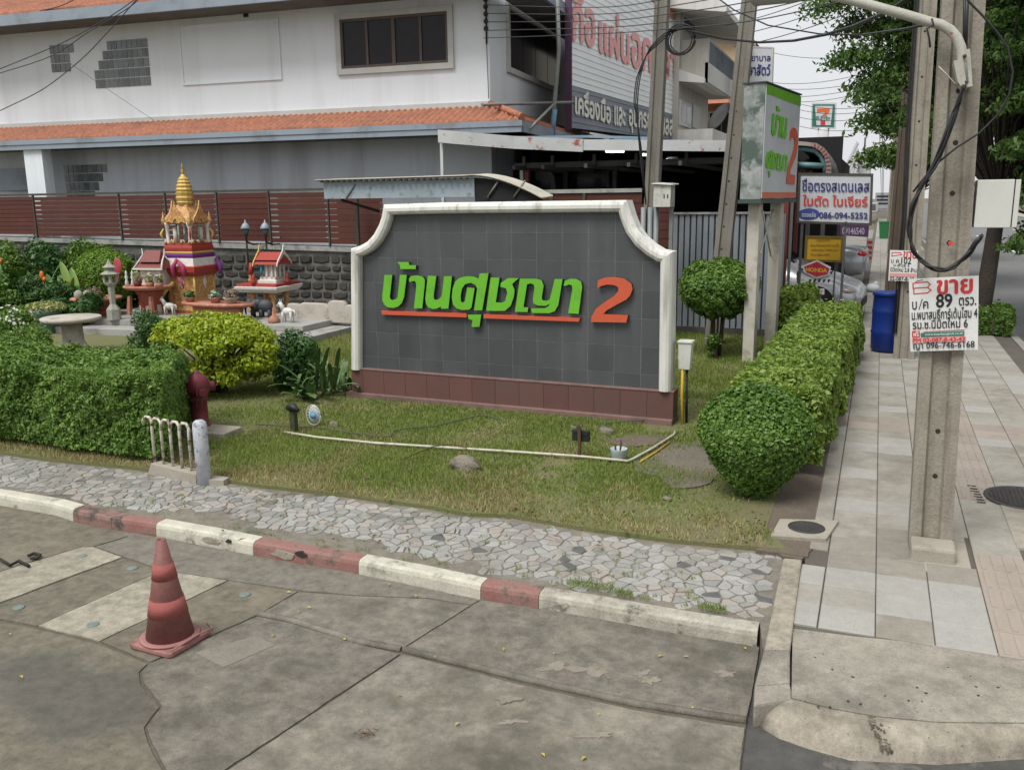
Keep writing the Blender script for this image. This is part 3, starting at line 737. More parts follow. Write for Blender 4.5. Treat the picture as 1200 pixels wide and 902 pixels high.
outer = [(310, 118), (305, 195), (285, 262), (250, 325), (190, 385), (90, 432), (130, 1272), (2322, 1425), (2340, 452), (2220, 405), (2150, 350), (2090, 280), (2052, 195), (2038, 86)]
cent = [(112, 1274), (110, 455), (160, 440), (215, 408), (265, 350), (305, 275), (325, 215), (336, 155), (700, 144), (1200, 138), (1985, 130), (2010, 215), (2045, 300), (2100, 375), (2170, 435), (2240, 478), (2290, 487), (2277, 1425)]
OFF = .05
wall_poly = zp(OFF, [(336, 155), (325, 215), (305, 275), (265, 350), (215, 408), (160, 440), (130, 462), (150, 1276), (2270, 1418), (2290, 487), (2240, 478), (2170, 435), (2100, 375), (2045, 300), (2010, 215), (1985, 130)])
mb = MB(); mb.prism(wall_poly, .0585, .19); mb.build('wall', GROUT, sign)
zb = zp(OFF, [(150, 1276)])[0][1]; zt = max(p[1] for p in wall_poly)
zb = .49-.15
T = .30; cl = wall_poly
tx = .045
for r in range(9):
    for c in range(-1, 15):
        x0 = tx+c*T; z0 = zb+.02+r*T-.16
        p = clip_rect(wall_poly, x0+.0022, x0+T-.0022, z0+.0022, z0+T-.0022)
        if len(p) < 3 or abs(area(p)) < .0008: continue
        q = [p[0]]
        for v in p[1:]:
            if (Vector(v)-Vector(q[-1])).length > .0015: q.append(v)
        if len(q) < 3: continue
        mb = MB(); mb.prism(q, .056, .066); mb.build('tile', GREYT, sign)
# rim: rounded bar swept along the traced centre line
C2 = zp(.03, cent); rim = MB(); prof = [(.062, .07), (.062, .0), (.045, -.03), (.015, -.045), (-.02, -.045), (-.05, -.025), (-.062, .0), (-.062, .07), (-.062, .20), (.062, .20)]
def rim_seg(A, B, m=1):
    n = len(prof); vs = []
    for P, d in (A, B):
        for s, y in prof: vs.append((P[0]+d[0]*s, y, P[1]+d[1]*s))
    rim_f = [(e, (e+1) % n, n+(e+1) % n, n+e) for e in range(n)]
    rim.add(vs, rim_f+[tuple(range(n))[::-1], tuple(range(n, 2*n))])
dirs = []
for i in range(len(C2)):
    a = Vector(C2[max(i-1, 0)]); b = Vector(C2[i]); c = Vector(C2[min(i+1, len(C2)-1)])
    e1 = (b-a).normalized() if i else (c-b).normalized(); e2 = (c-b).normalized() if i < len(C2)-1 else e1
    nn = Vector((-e1.y, e1.x))+Vector((-e2.y, e2.x)); nn.normalize(); k = 1/max(nn.dot(Vector((-e1.y, e1.x))), .5); dirs.append(nn*k)
for i in range(len(C2)-1): rim_seg((C2[i], dirs[i]), (C2[i+1], dirs[i+1]))
ro = rim.build('rim', WRIM, sign)
# hairline cracks across the rim
mb = MB(); rr = random.Random(6)
for x in (472, 575, 870, 890, 950, 1020, 1415, 1465, 1515, 1625, 1890):
    z0 = 100+rr.uniform(0, 14); z1 = z0+rr.uniform(20, 60)
    a, b = zp(-.016, [(x, z0), (x+rr.uniform(-6, 6), z1)]); mb.tube([(a[0], -.0165, a[1]), (b[0], -.0165, b[1])], .0022, 4)
mb.build('rim_crack', DARK, sign)
# base: brown tiles, ledge, foot
BZ = .345; BX0, BX1 = -.012, WL+.008
mb = MB(); mb.box(BX0+.01, BX1-.01, .012, .22, -.1, BZ-.015); mb.build('base', GROUT, sign)
mb = MB(); mb.box(BX0-.004, BX1+.004, -.006, .235, BZ-.014, BZ+.004); mb.build('base_ledge', BROWP, sign, bevel=.004)
mb = MB(); mb.box(BX0-.07, BX1+.0, -.045, .26, -.12, .045); mb.build('base_foot', BROWP, sign, bevel=.01)
c = 0; x = BX0
while x < BX1-.02:
    w = min(.2985, BX1-x); 
    if c == 0: w = .165
    mb = MB(); mb.box(x+.002, x+w-.002, 0, .013, .046, BZ-.016); mb.build('base_tile', BROWT, sign); x += w; c += 1
mb = MB(); mb.box(BX1-.012, BX1-.002, .014, .22, .046, BZ-.016); mb.build('base_tile', BROWT, sign)
# raised letters
LET = {
 'bo': [(303, 613), (357, 613), (340, 770), (345, 785), (358, 790), (380, 785), (395, 770), (412, 613), (460, 613), (440, 770), (425, 810), (400, 835), (365, 845), (325, 840), (300, 820), (288, 790), (288, 760)],
 'tho': [(393, 523), (472, 523), (478, 545), (525, 545), (522, 572), (415, 572), (412, 545)],
 'aa': [(475, 640), (490, 622), (530, 616), (570, 625), (587, 650), (585, 690), (568, 848), (510, 848), (527, 690), (525, 668), (515, 655), (495, 658), (478, 665)],
 'no': [(608, 620), (667, 620), (648, 765), (652, 785), (668, 790), (690, 780), (706, 760), (722, 622), (777, 622), (752, 850), (700, 850), (700, 835), (670, 850), (640, 852), (610, 840), (595, 815), (590, 780)],
 'so': [(782, 710), (800, 660), (830, 634), (880, 622), (930, 625), (965, 640), (972, 603), (1035, 600), (990, 862), (932, 862), (955, 710), (945, 685), (910, 668), (870, 678), (848, 710), (838, 760), (840, 800), (850, 808), (868, 800), (885, 700), (937, 706), (915, 840), (900, 856), (850, 860), (810, 848), (785, 820), (776, 770)],
 'u': [(888, 892), (983, 892), (970, 978), (915, 978), (922, 930), (895, 923)],
 'cho': [(1050, 632), (1112, 632), (1085, 806), (1128, 808), (1152, 796), (1166, 740), (1158, 708), (1118, 696), (1122, 668), (1172, 636), (1246, 636), (1200, 678), (1218, 720), (1212, 770), (1190, 830), (1150, 865), (1080, 866), (1018, 864)],
 'yo': [(1220, 872), (1255, 640), (1370, 640), (1408, 652), (1422, 690), (1408, 775), (1415, 792), (1445, 795), (1465, 785), (1500, 642), (1555, 642), (1525, 825), (1500, 868), (1462, 882), (1340, 880), (1333, 848), (1432, 846), (1458, 832), (1464, 815), (1440, 830), (1380, 828), (1350, 812), (1347, 780), (1358, 700), (1352, 680), (1330, 672), (1305, 680), (1280, 840), (1315, 842), (1308, 874)],
 'aa2': [(1562, 688), (1572, 655), (1610, 640), (1650, 642), (1685, 660), (1693, 700), (1668, 886), (1595, 882), (1625, 710), (1620, 685), (1600, 680), (1575, 690)],
 '2': [(1800, 702), (1803, 652), (1850, 632), (1920, 627), (1990, 640), (2038, 675), (2047, 712), (2032, 755), (2005, 785), (1940, 820), (1865, 862), (1842, 888), (2016, 896), (2004, 948), (1754, 944), (1760, 905), (1790, 850), (1850, 805), (1920, 760), (1948, 725), (1945, 698), (1920, 685), (1870, 680), (1830, 690), (1805, 704)],
 'bar1': [(277, 865), (878, 884), (880, 912), (285, 892)],
 'bar2': [(998, 890), (1200, 897), (1675, 917), (1668, 942), (998, 918)],
}
GREENL = mat('lime_letter', (.135, .44, .028), (.125, .40, .025), .45, 3, fst=.05, bs=0, dirt=(.12, .34, .035), dscale=5)
REDL = mat('orange_red_letter', (.55, .095, .042), (.50, .09, .04), .45, 3, fst=.05, bs=0, dirt=(.42, .095, .05), dscale=5)
GRSID = plain('letter_return', (.02, .035, .02), .5)
for k, pts in LET.items():
    P = zp(-.0, pts); col = REDL if k in ('2', 'bar1', 'bar2') else GREENL
    if k.startswith('bar'):
        mb = MB(); mb.prism(P, .005, .05); mb.build('underline', col, sign)
    else:
        mb = MB(); mb.prism(P, .0, .006); o = mb.build('letter', col, sign)
        mb = MB(); mb.prism(shrink(P, .0015), .006, .05); mb.build('letter_side', GRSID, o)

# ============================================================ electrics and pipes round the sign
PLAST = mat('grey_white_plastic', (.55, .55, .50), (.47, .47, .42), .45, 5, fst=.06, bs=.05, dirt=(.3, .29, .25), dscale=6)
YELP = mat('yellow_conduit', (.50, .32, .03), (.42, .27, .03), .5, 6)
PVC = mat('old_white_pipe', (.52, .49, .40), (.40, .37, .29), .6, 8, dirt=(.22, .19, .14), dscale=9)
b0 = SW.P + SW.u*(WL+.09) + SW.v*.10
mbx = empty('junction_box', (b0.x, b0.y, .76), 'grey plastic junction box on yellow conduit at the right end of the sign wall', 'junction box', SW.rz)
z0 = SW.px(785, 434, .1)[1]; 
mb = MB(); mb.hexa([(-.06, 0, -.01), (.06, 0, -.01), (.06, .1, -.01), (-.06, .1, -.01)], [(-.07, -.01, .27), (.075, -.01, .27), (.075, .11, .27), (-.07, .11, .27)]); mb.build('box', PLAST, mbx, bevel=.006)
mb = MB(); mb.box(-.078, .085, -.02, .12, .272, .30); mb.build('lid', PLAST, mbx, bevel=.008)
mb = MB(); mb.tube([(-.02, .02, -.01), (-.015, 0, -.3), (.01, -.03, -.63)], .016, 8); mb.build('conduit', YELP, mbx)
mb = MB(); mb.tube([(.02, .05, -.01), (.03, .06, -.60)], .014, 8); mb.build('cable', DARK, mbx)
mbx.location.z = .73
def gp(pts, z=.15): return [tuple(G(x, y, z)) for x, y in pts]
mb = MB(); mb.tube(gp([(333, 506), (370, 512), (440, 519), (520, 524), (600, 529), (680, 534.5), (735, 540), (741, 538), (765, 525), (790, 509), (791, 505)], .165), .013, 8)
tag(mb.build('water_pipe', PVC), 'long cream plastic pipe lying across the lawn in front of the sign wall', 'pipe')
mb = MB(); mb.tube(gp([(750, 541), (768, 530), (785, 518)], .155), .009, 6); tag(mb.build('conduit', YELP), 'short yellow conduit beside the pipe end at the trench', 'pipe')
CABG = plain('green_grey_cable', (.07, .085, .06), .6)
mb = MB(); mb.tube(gp([(300, 497), (340, 499), (375, 501), (420, 508), (450, 511.5), (457, 511), (462, 505), (475, 502), (510, 499), (535, 493), (560, 487), (572, 487), (588, 492)], .16), .006, 6)
mb.tube(gp([(700, 496), (740, 493), (780, 491), (792, 490)], .17), .005, 5)
tag(mb.build('garden_cable', CABG), 'thin green grey cable snaking over the grass below the sign wall', 'cable')
# floodlights
BLK = plain('black_lamp_metal', (.018, .018, .018), .5)
RUST = mat('rusty_stake', (.10, .055, .035), (.06, .035, .025), .85, 15, fst=.3)
LENS = mat('lamp_glass', (.55, .62, .65), (.45, .55, .6), .15, 5, spec=.6)
p = G(679, 536)
fl = empty('floodlight', (p.x, p.y, .14), 'black rectangular floodlight on a rusty stake in front of the sign wall', 'floodlight', radians(-4))
mb = MB(); mb.box(-.014, .014, -.012, .012, 0, .30); mb.tube([(0, 0, .28), (-.02, .0, .33)], .014, 6); mb.build('stake', RUST, fl)
mb = MB(); mb.box(-.085, .085, .02, .06, .16, .265); mb.build('housing', BLK, fl, bevel=.006)
mb = MB(); mb.box(-.075, -.02, .014, .02, .235, .25); mb.box(.02, .075, .014, .02, .22, .25); mb.build('heat_fin', BLK, fl)
p = G(345, 505)
f2 = empty('floodlight', (p.x, p.y, .14), 'small black spotlight on a green mossy post at the left end of the cream pipe', 'floodlight')
mb = MB(); mb.box(-.03, .03, -.03, .03, 0, .26); mb.build('post', mat('mossy_post', (.06, .065, .03), (.035, .04, .02), .9, 12, fst=.4), f2)
mb = MB(); mb.tube([(-.06, 0, .26), (.02, -.03, .28), (.10, -.05, .25)], [.035, .045, .02], 8); mb.build('housing', BLK, f2)
p = G(368, 499)
f3 = empty('garden_lamp', (p.x, p.y, .14), 'round glass garden lamp with blue centre tilted up on the grass', 'lamp', radians(10))
mb = MB()
for i in range(16):
    a = 2*pi*i/16; mb.tube([(cos(a)*.02, -.03, .13+sin(a)*.03), (cos(a)*.075, 0, .13+sin(a)*.105)], .003, 4)
ring = [(cos(2*pi*i/24)*.08, 0, .13+sin(2*pi*i/24)*.11) for i in range(25)]; mb.tube(ring, .006, 6); mb.build('cage', PLAST, f3)
mb = MB(); mb.ell((0, .03, .13), (.07, .03, .1), 14, 8); mb.build('lens', LENS, f3)
mb = MB(); mb.ell((.01, -.035, .13), (.035, .02, .03), 10, 6); mb.build('cap', plain('blue_cap', (.08, .3, .5), .4), f3)
mb = MB(); mb.tube([(0, .03, .03), (0, .03, -.02)], .02, 6); mb.build('foot', YELP, f3)
p = G(725, 538)
bk = empty('plastic_tub', (p.x, p.y, .13), 'small pale blue plastic tub half sunk beside the pipe bend', 'tub')
mb = MB(); mb.lathe([(.07, 0), (.078, .12), (.08, .125), (.074, .125), (.066, .02), (.001, .02)], 20); mb.build('tub', mat('pale_blue_plastic', (.45, .52, .52), (.38, .45, .45), .5, 6), bk)
mb = MB(); mb.tube([(0, 0, .02), (.02, 0, .16), (.01, .02, .2)], .01, 5); mb.tube([(-.03, 0, .1), (-.04, .01, .16)], .01, 5); mb.build('stub', RUST, bk)
ROCK = mat('garden_rock', (.24, .215, .17), (.15, .13, .10), .9, 8, fine=50, fst=.35, bs=.8, bd=.01, dirt=(.09, .08, .055), dscale=9)
def rock(x, y, w, d, h, label, seed, z=.14):
    p = G(x, y, z); mb = MB(); r = random.Random(seed)
    bm = bmesh.new(); bmesh.ops.create_icosphere(bm, subdivisions=3, radius=1)
    for v in bm.verts:
        n = vnoise(np.array([v.co.x*1.3+seed]), np.array([v.co.y*1.3+v.co.z*1.7]), 1.6, seed)[0]-.5
        n2 = vnoise(np.array([v.co.x*4+seed]), np.array([v.co.y*4-v.co.z*4]), 1.6, seed+1)[0]-.5
        k = 1+n*.7+n2*.25; v.co = Vector((v.co.x*w*k, v.co.y*d*k, max(v.co.z*h*k, -.02)))
    me = bpy.data.meshes.new('rock'); bm.to_mesh(me); bm.free(); me.materials.append(ROCK)
    for q in me.polygons: q.use_smooth = True
    o = link('rock', me, None, (p.x, p.y, z)); tag(o, label, 'rock'); return o
rock(545, 548, .145, .10, .10, 'largest rough tan rock lying on the lawn before the cream pipe', 3)
rock(711, 507, .10, .06, .06, 'grey flat rock behind the black floodlight near the sign base', 5)
rock(672, 503, .04, .03, .04, 'pale fist sized rock left of the flat grey one near the sign base', 8)
rock(391, 499, .06, .04, .05, 'brown lump of rock beside the round garden lamp', 12)
rock(782, 585, .04, .025, .025, 'pinkish stone chip lying on the bare soil left of the clipped bush', 14)
mb = MB(); mb.tube(gp([(473, 538), (490, 530), (508, 523), (530, 520), (546, 524), (549, 530)], .19), .005, 5)
tag(mb.build('dead_stem', RUST), 'bent brown dead stem arching over the grass beside the tan rock', 'stem')
scatter_leaf([(374, 552), (473, 547), (503, 545), (578, 544), (335, 476), (520, 571), (612, 505), (829, 604), (766, 606), (733, 622), (745, 623), (770, 622), (700, 583), (430, 560), (655, 500), (610, 510)]+[(r_.uniform(260, 900), r_.uniform(500, 640)) for _ in range(45)], LEAFB, .03, .155, 5, label='dry brown leaves lying scattered over the lawn')

# ============================================================ grass blades
def grass():
    r = np.random.RandomState(3); n = 400000
    X = r.uniform(-9.5, -.55, n); Y = 5.6+(r.rand(n)**1.7)*10.2
    keep = inside_np(X, Y, lawn_poly)
    big = vnoise(X, Y, 1.1, 4)*.6+vnoise(X, Y, 3.1, 5)*.4; X0 = X
    edge = Y-np.interp(X, [p.x for p in grass_edge], [p.y for p in grass_edge])
    dry = np.clip(1.15-edge*1.5, 0, 1)
    dens = np.clip((big-.20)*3.2, .22, 1)*np.clip(.35+edge*1.1+(vnoise(X, Y, 1.7, 21)-.45)*.9, .12, 1)
    for (px, py, rad) in ((812, 538, .42), (745, 516, .28), (775, 500, .25), (895, 600, .34), (640, 555, .15)):
        c = G(px, py, .14); dd = np.hypot(X-c.x, (Y-c.y)); dens *= np.clip((dd-rad*.55)/(rad*.6), .06, 1)
    keep &= r.rand(n) < dens
    # nothing under the wall base
    a = (X-SW.P.x)*SW.u.x+(Y-SW.P.y)*SW.u.y; b = (X-SW.P.x)*SW.v.x+(Y-SW.P.y)*SW.v.y
    keep &= ~((a > -.08) & (a < WL+.02) & (b > -.05) & (b < .27))
    X, Y, big, dry, edge = X[keep], Y[keep], big[keep], dry[keep], edge[keep]; n = len(X)
    h = (.022+.022*r.rand(n))*(.6+big*.8)*np.where(Y > 10, 1.5, 1); w = .0028*(1+.12*Y); a = r.rand(n)*6.28; l = r.normal(0, .016, (n, 2))
    Z = np.full(n, .128)
    V = np.empty((n, 3, 3)); V[:, 0] = np.stack([X-np.cos(a)*w, Y-np.sin(a)*w, Z], 1); V[:, 1] = np.stack([X+np.cos(a)*w, Y+np.sin(a)*w, Z], 1)
    V[:, 2] = np.stack([X+l[:, 0], Y+l[:, 1], Z+h], 1)
    isdry = r.rand(n) < np.clip(dry*.8+.06+(vnoise(X, Y, 2.2, 9)-.5)*1.2, .03, .9)
    g = leafmat('grass_green', [(.10, .15, .03), (.185, .25, .048), (.27, .325, .08)], .3, .6, 1.5)
    d = leafmat('grass_dry', [(.24, .20, .09), (.37, .31, .15), (.23, .22, .085)], .2, .7, 1.5)
    for nm, k, m in (('grass', ~isdry, g), ('dry_grass', isdry, d)):
        o = link(nm, npmesh(nm, V[k].reshape(-1, 3), 3, m)); tag(o, 'short green lawn grass in front of the sign wall' if nm == 'grass' else 'dry straw coloured grass thickest along the paved path', 'grass', None, 'stuff')
    # tufts in the kerb joint
    k = 2600; t = r.rand(k); cx = np.interp(t, [0, .3, .5, 1], [540, 645, 700, 850]); ok = vnoise(cx/40, cx*0, 1, 3) > .45; cx = cx[ok]; pts = []
    for x in cx:
        y = np.interp(x, [540, 567, 631, 700, 790, 870], [664, 671, 680, 690, 706, 718])+r.normal(0, 2.2)+(-6 if 640 < x < 720 else 0)*r.rand(); q = G(x, y, .125); pts.append((q.x, q.y, q.z))
    P = np.array(pts); m = len(P); hh = .012+.028*r.rand(m); a = r.rand(m)*6.28; V = np.empty((m, 3, 3)); dx = np.stack([np.cos(a), np.sin(a), a*0], 1)*.0025
    V[:, 0] = P-dx; V[:, 1] = P+dx; V[:, 2] = P+np.concatenate([r.normal(0, .012, (m, 2)), hh[:, None]], 1)
    o = link('grass_tufts', npmesh('grass_tufts', V.reshape(-1, 3), 3, g)); tag(o, 'grass tufts growing in the joint behind the old white kerb', 'grass', None, 'stuff')
grass()
def weeds():
    r = np.random.RandomState(8); pts = []
    for _ in range(260):
        x = r.uniform(-5.8, -.6); y0_ = np.interp(x, [b.x for b in back], [b.y for b in back]); y1_ = np.interp(x, [p.x for p in grass_edge], [p.y for p in grass_edge])
        y = y0_+(y1_-y0_)*r.rand()**1.5
        if vnoise(np.array([x]), np.array([y]), 2.6, 31)[0] < .5: continue
        for k in range(r.randint(3, 12)): pts.append((x+r.normal(0, .012), y+r.normal(0, .012)))
    P = np.array(pts); m = len(P); V = np.empty((m, 3, 3)); a = r.rand(m)*6.28; d = np.stack([np.cos(a), np.sin(a), a*0], 1)*.003; P3 = np.concatenate([P, np.full((m, 1), .106)], 1)
    V[:, 0] = P3-d; V[:, 1] = P3+d; V[:, 2] = P3+np.concatenate([r.normal(0, .01, (m, 2)), (.012+.02*r.rand(m))[:, None]], 1)
    tag(link('weeds', npmesh('weeds', V.reshape(-1, 3), 3, leafmat('grass_green', [(.1, .2, .03)]))), 'small weeds sprouting between the irregular stones of the path', 'weeds', None, 'stuff')
weeds()
mb = MB(); rr = random.Random(88)
for i in range(420):
    cl_ = rr.choice(((850, 560, 60, 25), (812, 538, 60, 22), (890, 620, 30, 16), (745, 516, 40, 10), (640, 555, 50, 12), (330, 545, 90, 10), (560, 600, 300, 6)))
    q = G(cl_[0]+rr.gauss(0, cl_[2]*.6), cl_[1]+rr.gauss(0, cl_[3]*.6), .135)
    if not inside((q.x, q.y), lawn_poly): continue
    s_ = rr.uniform(.004, .014); mb.ell((q.x, q.y, .137), (s_, s_*rr.uniform(.6, 1), s_*.6), 5, 3, .2)
tag(mb.build('soil_crumbs', mat('soil_crumb', (.15, .12, .085), (.09, .07, .05), .95, 20, island=.5)), 'small soil crumbs and grit scattered over the bare parts of the lawn', 'soil crumbs', None, 'stuff')

# ============================================================ hedges and clipped bushes
LH = leafmat('hedge_leaf', [(.04, .085, .015), (.085, .165, .026), (.15, .26, .042), (.23, .34, .075)], .25, .5, 2.0)
LHR = leafmat('hedge_leaf_bright', [(.07, .125, .022), (.14, .225, .038), (.235, .33, .06), (.32, .40, .10)], .3, .5, 2.0)
LB = leafmat('bush_leaf', [(.035, .085, .014), (.075, .155, .024), (.135, .24, .04), (.21, .32, .075)], .25, .45, 2.5)
LY = leafmat('golden_leaf', [(.09, .17, .015), (.22, .32, .02), (.38, .44, .025), (.46, .49, .05)], .3, .5, 3.0)
LD = leafmat('dark_shrub_leaf', [(.022, .06, .016), (.05, .12, .028), (.095, .185, .05)], .2, .45, 3)
LT = leafmat('topiary_leaf', [(.07, .15, .015), (.14, .25, .025), (.22, .34, .04)], .3, .5, 3)
CORE = mat('hedge_twigs', (.032, .032, .016), (.022, .026, .012), .95, 9, fine=30, fst=.4, bs=.6, bd=.02)
BARK = mat('shrub_bark', (.09, .07, .05), (.055, .045, .033), .9, 9, fine=40, fst=.4, bs=.6)
def boxhedge(name, label, x0, x1, y0, y1, z1, n, size, m, seed, rz=0, org=(0, 0), z0=.16, faces='xXyZ', depth=.035, shear=0):
    h = empty(name, (org[0], org[1], .13), label, 'hedge', rz)
    P, Nn = shell_box(n, x0, x1, y0, y1, z0-.13, z1-.13, depth, seed, faces, .14, .06, shear)
    leaves('foliage', P, Nn, size, m, h, .6, seed)
    mb = MB(); mb.box(x0+.13, x1-.15-shear*(y1-y0), y0+.13, y1-.13, z0-.05, z1-.13-.14); mb.build('twig_mass', CORE, h, bevel=.05)
    r = random.Random(seed); mb = MB()
    for i in range(int((x1-x0)*(y1-y0)*9)+6):
        x = r.uniform(x0+.08, x1-.12-shear*(y1-y0)); y = r.uniform(y0+.08, y1-.08); mb.tube([(x, y, -.05), (x+r.uniform(-.05, .05), y+r.uniform(-.05, .05), .3)], .009, 5)
    mb.build('stems', BARK, h, kind='stuff'); return h
hl = G(185, 546); 
boxhedge('hedge', 'wide box cut green hedge at the left between the paved path and the stone table', -3.7, 0, 0, 1.28, .99, 105000, .042, LH, 31, radians(1.2), (-5.92, 6.10), z0=.2, depth=.055, shear=.62)
boxhedge('hedge', 'long low yellow green hedge running along the pavement up to the parked cars', -.82, 0, 0, 6.6, .92, 100000, .055, LHR, 33, radians(-1.5), (-.33, 7.75), z0=.25, faces='xXyZY', depth=.06)
boxhedge('hedge', 'short bright hedge block beyond the long hedge beside the cream posts', 0, .62, 0, 1.0, 1.05, 6500, .07, LHR, 35, 0, (-1.50, 14.55), z0=.25, depth=.08)
def ballbush(label, c, R, n, size, m, seed, power=1, stem=.25, name='clipped_bush', cat='bush', tri=None, depth=.07, zmin=-.95, amp=.06):
    b = empty(name, (c[0], c[1], .13), label, cat); cz = c[2]-.13
    P, Nn = shell_ell(n, (0, 0, cz), R, seed, depth, amp, 3, zmin)
    if tri: # taper towards the foot
        f = np.clip((P[:, 2]-(cz-R[2]))/(2*R[2]), 0, 1); k = tri+(1-tri)*np.clip(f*1.7, 0, 1); P[:, 0] *= k; P[:, 1] *= k
    leaves('foliage', P, Nn, size, m, b, .6, seed)
    mb = MB(); kk = .84; mb.ell((0, 0, cz), (R[0]*kk*(tri or 1)**.5, R[1]*kk*(tri or 1)**.5, R[2]*kk), 18, 12, .03); mb.build('twig_mass', CORE, b)
    r = random.Random(seed); mb = MB()
    for i in range(6):
        a = r.uniform(0, 6.28); mb.tube([(cos(a)*.05, sin(a)*.05, -.03), (cos(a)*.1, sin(a)*.1, cz-R[2]*.6), (cos(a)*R[0]*.5, sin(a)*R[0]*.5, cz)], [.02, .016, .008], 6)
    mb.build('stems', BARK, b); return b
def clump(name, label, cat, c, R, n, size, m, seed, k=14, aspect=.5, tilt=.9, stems=True):
    b = empty(name, (c[0], c[1], .13), label, cat); rr = random.Random(seed); Ps = []; Ns = []; mb = MB()
    for i in range(k):
        d = Vector((rr.gauss(0, 1), rr.gauss(0, 1), rr.gauss(0, 1))).normalized()*rr.random()**.4
        x, y, z = d.x*R[0]*.8, d.y*R[1]*.8, c[2]-.13+d.z*R[2]*.8
        p, nn = shell_ell(n//k, (x, y, z), (R[0]*.45, R[1]*.45, R[2]*.4), seed+i, .35, .2); p[:, 2] = np.maximum(p[:, 2], .01); Ps.append(p); Ns.append(nn)
        mb.tube([(rr.uniform(-.05, .05), rr.uniform(-.05, .05), -.02), (x*.5, y*.5, max(z*.5, .02)), (x, y, max(z, .04))], [.018, .012, .005], 5)
    leaves('foliage', np.concatenate(Ps), np.concatenate(Ns), size, m, b, aspect, seed, tilt)
    if stems: mb.build('stems', BARK, b)
    return b
pb = G(884, 592)
ballbush('dark green round clipped bush at the lawn corner before the long hedge', (pb.x-.05, pb.y+.30, .595), (.46, .44, .46), 32000, .036, LB, 41, tri=.62, depth=.08)
pb = G(838, 420); zz = ht = 1.18
ballbush('round green topiary ball on bare stems between the sign wall and the box sign', (pb.x-.02, pb.y+.2, 1.17), (.60, .57, .44), 22000, .055, LB, 43, tri=.8, depth=.10, amp=.12, name='topiary_bush')
clump('young_shrub', 'small leafy green shoot growing at the foot of the topiary ball', 'shrub', (pb.x, pb.y, .38), (.16, .13, .24), 1500, .05, LB, 44, 7)
pb = G(268, 470)
def umbrella(label, c, R, n, size, m, seed):
    b = empty('golden_shrub', (c[0], c[1], .13), label, 'shrub'); r = np.random.RandomState(seed); Ps = []; Ns = []
    mb = MB(); rr = random.Random(seed)
    for i in range(60):
        a = rr.uniform(0, 6.28); q = sqrt(rr.random())*.95; x, y = cos(a)*q*R[0], sin(a)*q*R[1]; z = c[2]-.13+R[2]*(sqrt(max(0, 1-q*q))*1.1-.25)+rr.uniform(-.07, .05)
        if i > 42: z = rr.uniform(.15, .5); x = abs(x)*.8+.15 if i > 48 else -abs(x)*.8
        k = n//60; p, nn = shell_ell(k, (x, y, z), (.24, .24, .12), seed+i, .25, .1); Ps.append(p); Ns.append(nn)
        mb.tube([(rr.uniform(-.08, .08), rr.uniform(-.05, .05), -.02), (x*.3+rr.uniform(-.1, .1), y*.3, z*.45), (x, y, z)], [.022, .014, .006], 5)
    leaves('foliage', np.concatenate(Ps), np.concatenate(Ns), size, m, b, .6, seed); mb.build('stems', BARK, b); return b
umbrella('yellow golden leaved shrub with dark bare stems beside the hydrant', (pb.x-.50, pb.y+.42, .74), (.74, .55, .36), 21000, .052, LY, 51)
p = G(166, 432); clump('shrub', 'dark green rounded shrub between the stone table and the golden shrub', 'shrub', (p.x-.1, p.y+.6, .55), (.5, .45, .42), 9000, .05, LD, 61)
p = G(337, 462); clump('shrub', 'loose dark green shrub just right of the golden shrub', 'shrub', (p.x-.12, p.y+.45, .52), (.42, .34, .42), 5500, .06, LD, 62)
p = onY(12, 380, 10.2); clump('flowering_shrub', 'low shrub dotted with white flowers at the far left edge', 'shrub', (p.x, 10.2, .50), (.55, .4, .42), 7000, .06, LH, 63)
fs = [o for o in COL.objects if o.name == 'flowering_shrub'][0]
LW = leafmat('white_petal', [(.6, .6, .55), (.7, .7, .66)], .3, .6)
P, Nn = shell_ell(200, (0, 0, .40), (.56, .42, .40), 5, .05, .1, 3, -.1); leaves('flowers', P, Nn, .055, LW, fs, .9, 5)
p = onY(30, 395, 9.6); clump('shrub', 'bushy green shrub behind the flat top of the left hedge', 'shrub', (p.x, 9.6, .45), (.5, .4, .3), 5000, .05, LH, 64)

# long leaved plants: each leaf a part
def blade_mesh(L, Wd, bend, m, fold=.15, n=7):
    mb = MB(); vs = []
    for i in range(n):
        t = i/(n-1); w = Wd*sin(pi*min(1, .12+t*.88))**.8*(1 if t < .97 else .1); x = L*t*cos(bend*t*.7); z = L*t*sin(1.15)*(1-t*bend*.55)
        vs += [(x*.55+0, -w/2, z+fold*w), (x*.55, 0, z), (x*.55, w/2, z+fold*w)]
    fs = []
    for i in range(n-1):
        for k in (0, 1): fs.append((i*3+k, i*3+k+1, i*3+k+4, i*3+k+3))
    mb.add(vs, fs, True); return mb.mesh('leaf', m)
LBIG = mat('broad_leaf', (.05, .125, .025), (.09, .18, .035), .4, 4, fst=.08, rnd=.45, bs=.1, obj=True)
LBIGY = mat('lime_broad_leaf', (.20, .28, .05), (.12, .22, .04), .4, 4, fst=.08, rnd=.3, bs=.1, obj=True)
FERN = mat('fern_leaf', (.065, .13, .035), (.10, .165, .05), .5, 5, fst=.1, rnd=.4, obj=True)
def leafy(name, label, cat, c, k, L, Wd, m, seed, bend=.8, spread=1.0, stemh=0):
    b = empty(name, c, label, cat); r = random.Random(seed); ms = [blade_mesh(L*s, Wd*s, bend+q, m) for s, q in ((1, 0), (.8, .25), (.62, -.1))]
    for i in range(k):
        o = link('leaf', ms[i % 3], b, (r.uniform(-.12, .12)*spread, r.uniform(-.1, .1)*spread, stemh*r.random()))
        o.rotation_euler = (r.uniform(-.15, .15), r.uniform(-.35, .55)*spread, r.uniform(0, 6.28))
    return b
